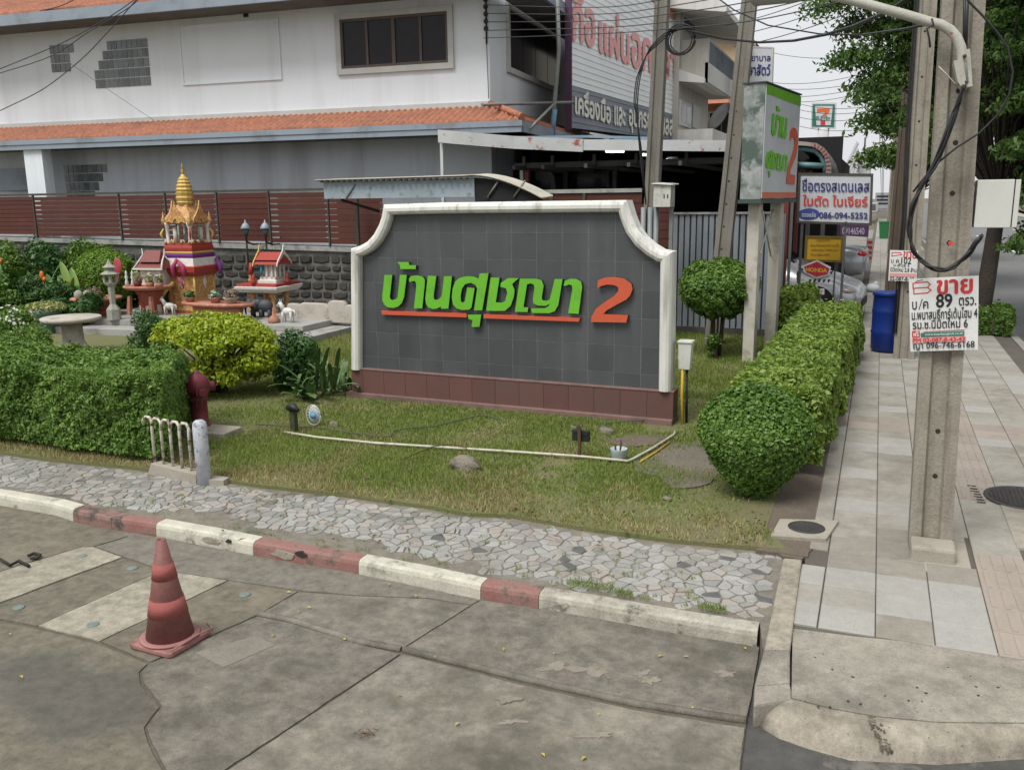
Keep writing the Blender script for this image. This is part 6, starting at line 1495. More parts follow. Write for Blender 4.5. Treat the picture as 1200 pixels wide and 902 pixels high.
# ============================================================ big billboard
p1 = onY(668, 150, 20.6); p2 = onY(793, 165, 29.6)
BF = Frame((p1.x, p1.y, 0), (p2-p1).to_2d()); BL = (p2-p1).to_2d().length
bb = empty('billboard', BF.P, 'big faded ribbed billboard with pink Thai lettering above a grey band', 'billboard', BF.rz)
BBW = mat('billboard_white', (.88, .90, .90), (.80, .82, .82), .6, .7, fst=.05); BBG = mat('billboard_grey', (.24, .27, .315), (.20, .225, .265), .6, 1, fst=.06)
BBP = plain('faded_red_print', (.86, .40, .38), .6); BBL = plain('cream_letter', (.88, .86, .76), .6); BBO = plain('faded_orange_print', (.56, .24, .16), .6)
zb1 = BF.px(668, 150)[1]; zb2 = BF.px(790, 164)[1]; zm1 = BF.px(668, 100)[1]; zm2 = BF.px(790, 135)[1]
ZT = 9.0; nr = int((ZT-min(zb1, zb2))/.085)
def ribs(zlo, zhi, name, m):
    # horizontal planks, clipped to the slanted edges
    k = 0
    z = min(zlo); kk = MB()
    while z < max(zhi):
        p = clip_rect([(0, zlo[0]), (BL, zlo[1]), (BL, zhi[1]), (0, zhi[0])], 0, BL, z, z+.140)
        if len(p) >= 3:
            mb = MB(); mb.prism(p, -.02, .05); vs = [(x, y+(-.012 if zz < z+.02 and y < 0 else 0.0), zz) for x, y, zz in mb.v]; mb.v = vs; kk.v, kk.f, kk.sm = kk.v, kk.f, kk.sm; kk.add(mb.v, mb.f)
        z += .142
    return kk.build(name, m, bb)
ribs((zm1, zm2), (ZT, ZT), 'ribbed_sheet', BBW); ribs((zb1, zb2), (zm1, zm2), 'ribbed_band', BBG)
mb = MB(); mb.box(0, BL, .05, .10, min(zb1, zb2)-.0, ZT); mb.build('backing', DKIN, bb)
mb = MB(); mb.box(-.03, 0, -.05, .12, zb1-.05, ZT); mb.build('edge_trim', plain('purple_trim', (.09, .04, .08), .6), bb)
def wpx(F, parent, s, pts, m, bold, y, name='lettering'): return write(name, s, [F.px(a, b, y) for a, b in pts], m, parent, y, bold)
wpx(BF, bb, 'กือ', [(671, -14), (698, -4), (698, 58), (671, 49)], BBP, .07, -.06)
wpx(BF, bb, 'แผ่น', [(702, 5), (738, 22), (738, 77), (702, 62)], BBP, .07, -.06)
wpx(BF, bb, 'อค', [(740, 36), (764, 47), (764, 87), (740, 79)], BBP, .07, -.06)
wpx(BF, bb, 'ริลา', [(766, 43), (792, 56), (792, 97), (766, 89)], BBP, .06, -.06)
wpx(BF, bb, 'เครื่องมือ', [(674, 103), (716, 116), (716, 146), (674, 134)], BBL, .07, -.06)
wpx(BF, bb, 'และ', [(720, 123), (733, 127), (733, 150), (720, 147)], BBL, .07, -.06)
wpx(BF, bb, 'อุปกรณ์', [(737, 121), (766, 129), (766, 160), (737, 156)], BBL, .07, -.06)
wpx(BF, bb, 'เมลส', [(772, 136), (789, 140), (789, 160), (772, 158)], BBL, .07, -.06)
mb = MB(); mb.prism([BF.px(755, -10, -.05), BF.px(793, -10, -.05), BF.px(793, 24, -.05), BF.px(780, 18, -.05)], -.056, -.05); mb.build('orange_corner', BBO, bb)
for k in range(5): mb = MB(); mb.box(1+k*2.3, 1.1+k*2.3, .12, .22, 0, ZT-.5); mb.build('post', STEELD, bb)

# ============================================================ townhouse row beyond
BEI = mat('beige_render', (.46, .44, .39), (.40, .385, .335), .85, .8, fst=.06, streak=(.22, .21, .19), streak_scale=2, stst=.4)
BEIL = mat('cream_render', (.64, .63, .59), (.56, .55, .51), .85, .8, fst=.06, streak=(.3, .29, .27), streak_scale=3, stst=.4)
th = empty('townhouse', (0, 0, 0), 'beige townhouse with cream balcony and wide eave right of the billboard', 'townhouse')
TX = -6.1; Y0 = onX(793, 100, TX).y+.3; Y1 = Y0+5.2
mb = MB(); mb.box(TX-6, TX, Y0, Y1, 0, 9.2); mb.build('wall', BEI, th)
c1 = onY(831, 45, Y0+.2); c2 = onY(831, 96, Y0+.2); bx = c1.x; Yb = min(onX(861, 80, bx).y, Y1+1)
mb = MB(); mb.box(TX, bx, Y0+.2, Y0+.35, c2.z, c1.z+.0); mb.box(TX, bx-.1, Y0+.35, Yb, c2.z, c2.z+.15); mb.build('balcony_side', BEI, th)
zr_ = onX(845, 52, bx).z; mb = MB(); mb.box(bx-.1, bx+.004, Y0+.2, Yb, c2.z, c2.z+(c1.z-c2.z)*.45); mb.build('balcony_front', BEIL, th)
mb = MB(); zr0 = c2.z+(c1.z-c2.z)*.45; mb.box(bx-.05, bx-.01, Y0+.25, Yb, c1.z-.06, c1.z)
k = int((Yb-Y0)/.16)
for i in range(k): mb.box(bx-.04, bx-.015, Y0+.3+i*.16, Y0+.33+i*.16, zr0, c1.z-.06)
mb.build('balcony_railing', FASC, th)
a = onY(793, 10, Y0); e2 = onY(858, 22, Y0+3)
ex = onY(858, 18, Y0+.5).x; ez = onY(858, 22, Y0+.5).z
mb = MB(); mb.add([(TX-.5, Y0-.6, ez+.3), (ex, Y0-.6, ez), (ex, Y1+1, ez), (TX-.5, Y1+1, ez+.3), (TX-.5, Y0-.6, ez+1.6), (ex, Y0-.6, ez+.18), (ex, Y1+1, ez+.18), (TX-.5, Y1+1, ez+1.6)], [(0, 3, 2, 1), (4, 5, 6, 7), (0, 1, 5, 4), (1, 2, 6, 5), (2, 3, 7, 6), (3, 0, 4, 7)]); mb.build('eave', BEIL, th)
def xwin(parent, x, pts, y_off=.02):
    P = [onX(a, b, x) for a, b in pts]; ya, yb_ = min(p.y for p in P), max(p.y for p in P); za, zb__ = min(p.z for p in P), max(p.z for p in P)
    mb = MB(); mb.box(x, x+.06, ya, yb_, za, zb__); w = mb.build('window', TRIM, parent)
    mb = MB(); mb.box(x+.05, x+.065, ya+.12, (ya+yb_)/2-.04, za+.12, zb__-.12); mb.build('pane', GLASS, w); mb = MB(); mb.box(x+.05, x+.065, (ya+yb_)/2+.04, yb_-.12, za+.12, zb__-.12); mb.build('pane', GLASS, w); return w
xwin(th, TX, [(799, 14), (813, 44)]); xwin(th, TX, [(796, 117), (808, 151)])
P = [onX(811, 122, TX), onX(818, 152, TX)]; mb = MB(); mb.box(TX, TX+.05, P[0].y, P[1].y, P[1].z, P[0].z); mb.build('door', plain('pale_door', (.45, .46, .44), .6), th)
a = onX(793, 80, TX+.0); z_ = onX(800, 88, TX).z; mb = MB(); mb.hexa([(TX, Y0, z_-.25), (TX+.8, Y0, z_-.35), (TX+.8, Y0+4, z_-.35), (TX, Y0+4, z_-.25)], [(TX, Y0, z_+.1), (TX+.8, Y0, z_-.2), (TX+.8, Y0+4, z_-.2), (TX, Y0+4, z_+.1)]); mb.build('window_canopy', BEIL, th)
z_ = onX(800, 158, TX).z; mb = MB(); mb.box(TX, TX+1.1, Y0, Y0+4.5, z_-.3, z_+.1); mb.build('lower_balcony', BEIL, th)
t2 = empty('townhouse', (0, 0, 0), 'farther orange walled house with red tile roofs behind the leaning concrete pole', 'townhouse')
ORW = mat('orange_render', (.42, .24, .13), (.36, .20, .11), .85, .8, fst=.06); YLW = mat('sand_render', (.48, .38, .24), (.40, .32, .2), .85, .8, fst=.06)
a = onY(824, 60, 42); b_ = onY(864, 60, 42); z1 = onY(840, 40, 42).z; z0 = onY(840, 28, 42).z
mb = MB(); mb.box(a.x-2, b_.x, 42, 50, 0, z1); mb.build('wall', YLW, t2)
mb = MB(); mb.add([(a.x-2, 41.4, z1), (b_.x+.4, 41.4, z1), (b_.x+.4, 50, z1), (a.x-2, 50, z1), (a.x-2, 44, z0+.8), (b_.x-1.6, 44, z0+.8)], [(0, 1, 5, 4), (1, 2, 5), (2, 3, 4, 5), (0, 4, 3), (0, 3, 2, 1)]); mb.build('roof', RTILE, t2)
q = onY(840, 112, 39); q2 = onY(840, 124, 39); b2 = onY(858, 120, 39)
mb = MB(); mb.add([(a.x-2, 38, q2.z), (b2.x, 38, q2.z), (b2.x, 42, q2.z), (a.x-2, 42, q2.z), (a.x-2, 42, q.z+.6), (b2.x-.6, 42, q.z+.6)], [(0, 1, 5, 4), (1, 2, 5), (2, 3, 4, 5), (0, 4, 3), (0, 3, 2, 1)]); mb.build('lower_roof', RTILE, t2)
mb = MB(); mb.box(a.x-2, b2.x-.3, 39, 42, 0, q2.z); mb.build('lower_wall', ORW, t2)
for (px, py) in ((838, 142), (851, 142), (843, 85)):
    w_ = onY(px, py, 38.9 if py > 100 else 41.9); mb = MB(); mb.box(w_.x-.3, w_.x+.3, w_.y, w_.y+.09, w_.z-.6, w_.z+.4); o = mb.build('window', TRIM, t2); mb = MB(); mb.box(w_.x-.22, w_.x+.22, w_.y-.01, w_.y, w_.z-.52, w_.z+.32); mb.build('pane', GLASS, o)
a = onY(845, 140, 36); sdh = empty('satellite_dish', tuple(a), 'dark satellite dish on the orange house behind the leaning pole', 'satellite dish'); mb = MB(); mb.lathe([(.001, 0), (.3, .03), (.6, .14), (.62, .15), (.3, .05), (.001, .02)], 20); o = mb.build('dish', plain('dish_grey', (.09, .09, .09), .5), sdh); o.rotation_euler = (radians(60), 0, radians(-50)); mb = MB(); mb.tube([(0, 0, 0), (0, .3, -a.z+.2)], .04, 6); mb.build('mast', STEELD, sdh)

# ============================================================ concrete poles
PCON = mat('pole_concrete', (.29, .265, .215), (.225, .205, .165), .9, 2.2, fine=50, fst=.3, bs=.5, streak=(.12, .10, .075), streak_scale=9, stst=.6, dirt=(.17, .15, .115), dscale=3)
PCONG = mat('grey_pole_concrete', (.215, .20, .17), (.16, .15, .13), .9, 2.2, fine=50, fst=.3, bs=.5, streak=(.10, .09, .075), streak_scale=7, stst=.5)
def pole(label, b, t, w, m, groove=True, wt=None, group=None, holes=(), d=None):
    """b, t: (x, y, z) foot and head of the shaft; H-shaped section with a front and back groove"""
    b = Vector(b); t = Vector(t); o = empty('utility_pole', b, label, 'utility pole', group=group); wt = wt or w; d = d or w*.85
    def sec(w, d):
        g = w*.17; e = d*.16
        return [(-w/2, -d/2), (-g-.015, -d/2), (-g, -d/2+e), (g, -d/2+e), (g+.015, -d/2), (w/2, -d/2), (w/2, d/2), (g+.015, d/2), (g, d/2-e), (-g, d/2-e), (-g-.015, d/2), (-w/2, d/2)] if groove else [(w/2*cos(2*pi*k/14+.1), w/2*sin(2*pi*k/14+.1)) for k in range(14)][::1]
    A = sec(w, d); B = sec(wt, d*wt/w); n = len(A); D = t-b; mb = MB()
    vs = [(x, y, -.3) for x, y in A]+[(D.x+x, D.y+y, D.z) for x, y in B]
    mb.add(vs, [(i, (i+1) % n, n+(i+1) % n, n+i) for i in range(n)]+[tuple(range(n))[::-1], tuple(range(n, 2*n))], not groove); mb.build('shaft', m, o)
    for h in holes:
        f = h/D.z; mb = MB(); yy = D.y*f-d/2*(1-f)-d*wt/w/2*f+d*.16; mb.lathe([(.016, -.004), (.016, .004), (.010, .005)], 10); q = mb.build('bolt_hole', DARK, o, (D.x*f, yy, h)); q.rotation_euler = (pi/2, 0, 0)
    return o, D
a, b_ = G(1066, 637, .16), G(1115.5, 637, .16); YP = a.y+.0
tl, tr = onY(1104.5, 0, YP), onY(1156, 0, YP)
wb = b_.x-a.x; wt = tr.x-tl.x; k8 = 8.0/tl.z
mx_, mt_ = (a.x+b_.x)/2, (tl.x+tr.x)/2
PM, PD = pole('wide grooved concrete utility pole in the pavement carrying the red and white sale sign', (mx_, YP+wb*.42, .15), (mx_+(mt_-mx_)*k8, YP+wb*.42, 8), wb, PCON, True, wb+(wt-wb)*k8, holes=[.5+.31*i for i in range(16) if i not in (2, 3)])
mb = MB(); mb.box(-wb*.5, wb*.52, -wb*.42-.20, -wb*.42+.02, -.05, .07); mb.build('footing', MHC, PM, bevel=.02)
rb = empty('pole_reflector', (0, 0, 0), None, None) if False else None
def pframe(Y): return Frame((0, Y, 0), (1, 0))
YS = YP-.015
# posters
PW = mat('poster_white', (.66, .66, .63), (.58, .58, .56), .6, 6, fst=.06); PR = plain('poster_red', (.52, .035, .035), .6); PK = plain('marker_black', (.015, .015, .018), .6); PG = plain('poster_green', (.03, .16, .12), .6); PPK = plain('poster_pink', (.62, .30, .28), .6)
def poster(name, Y, quad, label, items, th=.008):
    F = pframe(Y); C_ = [F.px(*q) for q in quad]; o = empty(name, (C_[3][0], Y, C_[3][1]), label, 'sign'); ox, oz = C_[3]
    mb = MB(); mb.prism([(x-ox, z-oz) for x, z in C_], 0, th); mb.build('board', PW, o)
    TL, TR, BR, BL_ = [Vector((x-ox, z-oz)) for x, z in C_]
    def uv(u, v): return tuple((TL*(1-u)+TR*u)*(1-v)+(BL_*(1-u)+BR*u)*v)
    for k, it in enumerate(items):
        y = -.001-.0004*k
        if it[0] == 't': _, s, u0_, v0, u1, v1, m, bd = it; write('lettering', s, [uv(u0_, v0), uv(u1, v0), uv(u1, v1), uv(u0_, v1)], m, o, y, bd)
        elif it[0] == 'r': _, u0_, v0, u1, v1, m = it; mb = MB(); mb.prism([uv(u0_, v0), uv(u1, v0), uv(u1, v1), uv(u0_, v1)], y, 0); mb.build('printed_panel', m, o)
        elif it[0] == 'l':
            _, pts, w, m = it; mb = MB(); P = [uv(*q) for q in pts]
            for i in range(len(P)-1):
                a, b = Vector(P[i]), Vector(P[i+1]); e = (b-a).normalized()*w*.5; nn = Vector((-e.y, e.x)); mb.prism([tuple(a-e+nn), tuple(b+e+nn), tuple(b+e-nn), tuple(a-e-nn)], y-.0001*i, 0)
            mb.build('printed_line', m, o)
    return o
logo = [('l', [(.06, .06), (.27, .05), (.31, .085), (.27, .125), (.06, .13), (.06, .06)], .007, PR), ('l', [(.27, .125), (.32, .165), (.27, .20), (.07, .205), (.07, .13)], .007, PR)]
poster('sale_sign', YS-.02, [(1065, 327), (1147, 323), (1146, 409.5), (1067, 412)], 'white sale sign lettered in red and black with the number 89 on the wide pole', logo+[
    ('l', [(.10, .04), (.20, .02)], .004, PK),
    ('t', 'ขาย', .40, .03, .92, .235, PR, .06), ('t', '89', .39, .22, .63, .41, PK, .05), ('t', 'บ', .04, .31, .11, .42, PK, .02), ('l', [(.14, .42), (.19, .28)], .004, PK), ('t', 'ค', .20, .31, .28, .41, PK, .02), ('t', 'ตรว.', .72, .28, .97, .39, PK, .03),
    ('t', 'ม.พนาสนธิ์การ์เด้นโฮม 4', .03, .41, .985, .56, PK, .03), ('t', 'รม.ซ.นิมิตใหม่ 6', .04, .55, .85, .69, PK, .03),
    ('r', .03, .715, .145, .80, PR), ('t', 'ฟรี', .045, .72, .13, .79, PW, .04), ('r', .16, .745, .80, .80, PG), ('t', 'www.baanbangkok.co.th', .22, .752, .78, .79, PW, .03),
    ('r', .03, .81, .82, .88, PPK), ('t', 'PM 02-087-8-43-43', .04, .815, .81, .875, PR, .05), ('l', [(.2, .725), (.8, .715)], .002, PPK), ('t', 'ญา 096-746-6168', .04, .875, .95, .985, PK, .035)])
# second pole with its sign
a, b_ = G(1047, 418, .15), G(1071, 418, .15); Yq = a.y; tl, tr = onY(1079, 0, Yq), onY(1094, 0, Yq); k9 = 8.5/tl.z; m1, m2 = (a.x+b_.x)/2, (tl.x+tr.x)/2
P2, D2 = pole('second grooved concrete pole behind the wide one, with blue barrels at its foot', (m1, Yq+.12, .12), (m1+(m2-m1)*k9, Yq+.12, 8.5), b_.x-a.x, PCON, True, (b_.x-a.x)*(1-(1-.8)*.6), holes=[1+.6*i for i in range(12)])
poster('sale_sign', Yq-.06, [(1043, 293), (1076, 294), (1074, 330), (1041, 329)], 'smaller white sale sign with the number 102 on the second pole', [('l', [(.08, .08), (.38, .08), (.42, .14), (.08, .2), (.08, .08)], .012, PR), ('t', 'ขาย', .48, .02, .97, .26, PR, .06), ('t', 'บ', .06, .30, .15, .42, PK, .03), ('t', 'ค', .24, .30, .34, .42, PK, .03), ('t', '102', .42, .22, .78, .44, PK, .05), ('t', 'ม.พันธุ์ 5', .16, .42, .72, .56, PK, .03), ('t', 'นิมิตใหม่ 2.8 ล้าน', .05, .54, .98, .70, PK, .04), ('r', .03, .74, .98, .86, PPK), ('t', '02-087-8-43', .05, .86, .9, .99, PK, .04)])
BLKC = plain('black_cable', (.016, .016, .018), .5)
mb = MB()
for dx, w in ((-.13, .012), (-.155, .009), (-.175, .011)):
    mb.tube([(m1+dx, Yq-.02, .5), (m1+dx+.01, Yq-.02, 2.2), (m1+(m2-m1)*.5+dx, Yq-.02, 3.6), (m2+dx+.02, Yq-.02, 5.0), (m2+dx+.05, Yq-.02, 7)], w, 6)
tag(mb.build('cable_bundle', BLKC), 'black vertical cable bundle strapped to the left side of the second pole', 'cable')
# older poles A and B
def shaft_px(x0, y0, x1, y1, Y, zt):
    a, b = onY(x0, y0, Y), onY(x1, y1, Y); d = (a-b)/(a.z-b.z); return b+d*(.1-b.z), b+d*(zt-b.z)
f_, t_ = shaft_px(776, 0, 764, 230, 14.9, 8.2)
PA, DA = pole('grey round topped concrete pole with cable coil and electric cabinet behind the sign wall', f_, t_, .24, PCONG, True, .19, d=.22)
f_, t_ = shaft_px(878, 0, 845.5, 300, 14.6, 8.2)
PB, DB = pole('leaning grey concrete pole between the topiary ball and the box sign', f_, t_, .27, PCONG, True, .19, d=.24, holes=[1.6+.35*i for i in range(12)])
for i, (x, y, z, lab) in enumerate([(.35, 23.5, 6.2, 'short brown weathered pole behind the second pole'), (.45, 30, 8.6, 'far concrete pole third along the pavement'), (.5, 41, 8.6, 'distant concrete pole fourth along the pavement'), (.55, 56, 8.8, 'small distant pole with crossarms against the sky'), (.6, 74, 9.2, 'farthest pole with crossarms down the street')]):
    o, d = pole(lab, (x, y, .1), (x+.05, y, z), .27, PCON if i != 0 else mat('brown_pole', (.13, .10, .075), (.09, .07, .055), .9, 3, fst=.3), True, .2)
    if i >= 1:
        for zz in (z-.5, z-1.3): mb = MB(); mb.box(-1.0, 1.0, -.18, -.12, zz, zz+.1); mb.build('crossarm', INS, o)
        for k in (-.9, -.4, .4, .9): mb = MB(); mb.lathe([(.03, 0), (.07, .05), (.03, .2)], 6, (k, -.15, z-.4)); mb.build('insulator', INS, o)
# electric cabinet and conduits on pole A
a = onY(765, 243, 14.6); b_ = onY(786, 243, 14.6); t_ = onY(765, 214, 14.6)
cb = empty('electric_cabinet', (a.x, 14.6, a.z), 'grey white electric cabinet with sloping lid beside the coil pole', 'cabinet', radians(-8))
w = b_.x-a.x; h = t_.z-a.z
mb = MB(); mb.hexa([(0, 0, 0), (w, 0, 0), (w, .22, 0), (0, .22, 0)], [(.01, 0, h*.92), (w+.01, 0, h*.88), (w, .22, h*.95), (0, .22, h)]); mb.build('body', PLAST, cb, bevel=.008)
mb = MB(); mb.hexa([(-.02, -.04, h*.93), (w+.05, -.04, h*.87), (w+.05, .26, h*.9), (-.02, .26, h*.97)], [(-.02, -.04, h*.97), (w+.05, -.04, h*.91), (w+.05, .26, h*.95), (-.02, .26, h*1.02)]); mb.build('lid', PLAST, cb, bevel=.006)
for k in range(2): mb = MB(); mb.box(w*(.62+.2*k), w*(.68+.2*k), -.006, 0, h*.36, h*.52); mb.build('latch', DARK, cb)
for i, px in enumerate((754, 762, 769)):
    a = onY(px, 250, 14.75); mb = MB(); mb.tube([(a.x, 14.75, .1), (a.x, 14.75, onY(px, 243, 14.75).z)], .042, 10)
    o = mb.build('conduit', plain('grey_conduit', (.22, .24, .245), .5)); tag(o, ['left grey conduit rising at the foot of the coil pole', 'middle grey conduit rising at the foot of the coil pole', 'right grey conduit rising under the electric cabinet'][i], 'pipe', 'conduits at the coil pole')
a = onY(786, 270, 14.7); mb = MB(); mb.box(a.x-.03, a.x+.03, 14.7, 14.76, .1, onY(786, 214, 14.7).z); tag(mb.build('steel_post', GALV), 'thin galvanised steel post beside the electric cabinet', 'post')
# cable coil
def pxpath(pts, Y): return [tuple(onY(x, y, Y)) for x, y in pts]
c = onY(796, 47, 14.5); rr = random.Random(4); mb = MB()
for k in range(6):
    r1 = .215+rr.uniform(-.02, .02); oy = rr.uniform(-.04, .04); mb.tube([(c.x+cos(t*pi/12)*r1+rr.uniform(-.004, .004)+.01*k, 14.5+oy, c.z+sin(t*pi/12)*r1*.98) for t in range(25)], .010, 6)
tag(mb.build('cable_coil', BLKC), 'black coil of spare cable hanging beside the coil pole top', 'cable coil')
mb = MB()
for k in range(3): mb.tube(pxpath([(812, 35+k), (805, 32+k), (797, 31+k*2), (788, 34+k*2), (778, 40+k*3), (769, 48+k*3), (762, 56+k*2), (757, 66), (753-k, 78), (750-k*2, 92), (748-k*2, 106), (747-k*2, 120), (747, 145), (749+k, 170), (752+k, 200), (757, 240)], 14.45+k*.02), .010, 6)
tag(mb.build('cable_bundle', BLKC), 'slack black cables looping down the left of the coil pole', 'cable')
mb = MB(); mb.tube([tuple(onY(x, y, Y)) for x, y, Y in ((806, 36, 14.4), (850, 46, 13.8), (890, 50, 13), (930, 48, 12), (967, 41, 11), (1000, 31, 10), (1040, 14, 8.5), (1080, -12, 7))], .017, 6)
tag(mb.build('overhead_cable', BLKC), 'thickest black cable sagging from the coil towards the lamp arm', 'cable')
mb = MB(); mb.tube([tuple(onY(x, y, Y)) for x, y, Y in ((830, -10, 14.4), (860, 12, 14), (900, 30, 13), (960, 40, 12), (1010, 41, 11), (1060, 34, 9), (1092, 28, 6.3))], .010, 6)
tag(mb.build('overhead_cable', BLKC), 'thin black cable from upper middle to the street lamp arm', 'cable')
# ---- street lamp arm, meter box, coil on the wide pole
ARM = mat('old_lamp_arm', (.42, .41, .35), (.33, .32, .27), .55, 6, dirt=(.3, .12, .06), dscale=14, dlo=.64, dhi=.68, fst=.12)
YA = YP-.10
lamp = empty('street_lamp', tuple(onY(1130, 98, YA)), 'cream street lamp arm bracketed to the wide pole, reaching out to the left', 'street lamp')
L0 = lamp.location.copy()
def rel(pts, Y): return [tuple(Vector(onY(x, y, Y))-L0) for x, y in pts]
mb = MB(); mb.tube(rel([(1130.5, 98), (1128, 70), (1126, 56), (1121, 44), (1113, 35), (1102, 29), (1089, 26), (1062, 18), (1036, 11), (1004, 2), (980, -4), (952, -10)], YA), .030, 12); mb.build('arm', ARM, lamp)
h0 = Vector(rel([(950, -10)], YA)[0]); mb = MB(); mb.tube([h0, h0+Vector((-.05, 0, .0)), h0+Vector((-.12, 0, .01)), h0+Vector((-.34, 0, .02)), h0+Vector((-.40, 0, .02))], [.03, .05, .07, .08, .02], 12); mb.build('lamp_head', mat('lamp_head_grey', (.33, .32, .30), None, .5), lamp)
mb = MB(); F = pframe(YA-.03); pl = [F.px(x, y) for x, y in ((1117, 72), (1128, 70), (1132, 96), (1127, 104), (1122, 96))]; mb.prism([(x-L0.x, z-L0.z) for x, z in pl], -.05, .09)
pl = [F.px(x, y) for x, y in ((1131, 58), (1137, 57), (1140, 101), (1128, 103), (1127, 97), (1134, 96))]; mb.prism([(x-L0.x, z-L0.z) for x, z in pl], -.02, .10); mb.build('bracket', ARM, lamp)
for px, py in ((1130.5, 66), (1131, 96)): q = Vector(onY(px, py, YA-.04))-L0; mb = MB(); mb.ell(tuple(q), (.012, .012, .012), 8, 5); mb.build('bolt', RUST if py < 80 else DARK, lamp)
mb = MB(); mb.tube(rel([(1092, 22), (1094, 30), (1086, 34), (1089, 45), (1090, 56)], YA-.03), .006, 5); mb.build('tie_wire', BLKC, lamp)
rr = random.Random(14); mb = MB()
main = [(1129.5, 100), (1124, 120), (1118, 136), (1106, 166), (1094, 195), (1079.5, 219.5), (1069, 244), (1066, 271), (1070, 293), (1082, 307), (1099, 316), (1116, 313), (1133, 300), (1144, 285), (1149, 275)]
for k in range(6):
    j = [(x+rr.uniform(-2.6, 2.6), y+rr.uniform(-2.2, 2.2)) for x, y in main]; Pp = [Vector(onY(x, y, YA-.02-rr.uniform(0, .05))) for x, y in j]
    # smooth
    Q = []
    for i in range(len(Pp)-1):
        a0 = Pp[max(i-1, 0)]; a1 = Pp[i]; a2 = Pp[i+1]; a3 = Pp[min(i+2, len(Pp)-1)]
        for s in range(4):
            t = s/4; Q.append(.5*((2*a1)+(-a0+a2)*t+(2*a0-5*a1+4*a2-a3)*t*t+(-a0+3*a1-3*a2+a3)*t**3))
    Q.append(Pp[-1]); mb.tube(Q, .0075, 6)
tag(mb.build('cable_loop', BLKC), 'big black cable loop hanging across the wide pole above the sale sign', 'cable')
mb = MB(); mb.tube(pxpath([(1070, 225), (1094, 195), (1121, 173), (1148, 156), (1170, 134), (1183, 110), (1187, 85), (1181, 56), (1167, 36), (1150, 17), (1136, 3), (1128, -10)], YA-.03), .007, 6)
tag(mb.build('cable_loop', BLKC), 'single thin black cable arching out right of the wide pole', 'cable')
mb = MB(); mb.tube(pxpath([(1133.5, -12), (1132, 30), (1131, 60)], YA+.06), .014, 6); mb.tube(pxpath([(1130.5, -12), (1130, 30), (1130, 60)], YA+.06), .010, 6)
tag(mb.build('cable_riser', BLKC), 'black cables running up the groove of the wide pole', 'cable')
mb = MB(); mb.tube(pxpath([(1100, 78), (1110, 88), (1118, 97), (1124, 100)], YA-.02), .003, 5); tag(mb.build('tie_wire', PVC), 'short pale wire hooked left of the lamp bracket', 'wire')
F = pframe(YP+.02); a = F.px(1141, 267); b_ = F.px(1184, 267); t_ = F.px(1144, 211)
mt = empty('meter_box', (a[0], YP+.02, a[1]), 'plain cream metal box fixed to the right side of the wide pole', 'meter box')
w, h = b_[0]-a[0], t_[1]-a[1]
mb = MB(); mb.box(0, w, 0, .2, 0, h); mb.build('body', mat('cream_box_metal', (.56, .56, .51), (.52, .52, .47), .45, 2, fst=.04, bs=.05), mt, bevel=.004)
mb = MB(); mb.box(w+.006, w+.034, -.004, .2, .002, h-.002); mb.build('door_edge', mat('cream_box_metal', (.56, .56, .51)), mt, bevel=.003)
mb = MB(); mb.box(w-.001, w+.007, .004, .2, .003, h-.003); mb.build('gap', DARK, mt)
q = onY(1114, 285, YP-.012); o = empty('reflector_stud', tuple(q), 'tiny red reflector stud in the groove of the wide pole', 'reflector'); mb = MB(); mb.lathe([(.014, -.01), (.014, .01)], 10); s_ = mb.build('stud', plain('red_reflector', (.7, .06, .04), .3), o); s_.rotation_euler = (pi/2, 0, 0)

# ============================================================ box sign on two posts
YN = 12.9; e = onY(897, 97, YN); e2 = onY(897, 234, YN); far = onY(934.5, 180, 14.75)
uy = Vector((far.x-e.x, far.y-YN)); Ln = uy.length; uy /= Ln; ux = Vector((uy.y, -uy.x))
BSR = atan2(-uy.x, uy.y)
# width of the narrow side so that its left edge lies on the sight line at px 870
dd = ray(870, 150); dd = Vector((dd.x, dd.y)); nn_ = Vector((-dd.y, dd.x)); wx = (e.x*nn_.x+YN*nn_.y)/(ux.dot(nn_))
XF = e.x
bs_ = empty('box_sign', (XF, YN, .13), 'tall light box sign on two cream posts lettered green with a red 2', 'sign', BSR)
H0, H1 = e2.z-.13, e.z-.13
def bsl(px, py, Y):
    q = onY(px, py, Y); d = Vector((q.x-XF, q.y-YN)); return d.dot(ux), d.dot(uy)
SIDE = mat('reflection_peel_panel', (.36, .37, .35), (.12, .15, .14), .3, 3.2, fst=.15, dirt=(.07, .10, .08), dscale=2.6, dlo=.46, dhi=.56, spec=.5)  # white and dark green patches paint reflections as well as peeling
mb = MB(); mb.box(-wx, 0, 0, Ln, H0, H1); mb.build('box', SIDE, bs_, bevel=.01)
mb = MB(); mb.box(-wx-.02, .02, -.02, Ln+.02, H0-.05, H0+.0); mb.build('edge_frame', plain('dark_green_edge', (.05, .07, .06), .5), bs_)
mb = MB(); mb.box(-wx-.02, .02, -.02, Ln+.02, H1, H1+.02); mb.build('edge_frame', plain('dark_green_edge', (.05, .07, .06)), bs_)
FF = Frame((XF+.004, YN, 0), (0, 1)); face = MB(); face.box(0, .012, .02, Ln-.02, H0+.02, H1-.02); face.build('face_panel', mat('light_box_face', (.50, .52, .54), (.44, .46, .48), .4, 3, fst=.05), bs_)
mb = MB(); mb.hexa([(.013, .02, H1-.14), (.018, .02, H1-.14), (.018, Ln-.02, H1-.16), (.013, Ln-.02, H1-.16)], [(.013, .02, H1-.02), (.018, .02, H1-.02), (.018, Ln-.02, H1-.02), (.013, Ln-.02, H1-.02)]); mb.build('green_band', plain('band_green', (.14, .38, .03), .4), bs_)
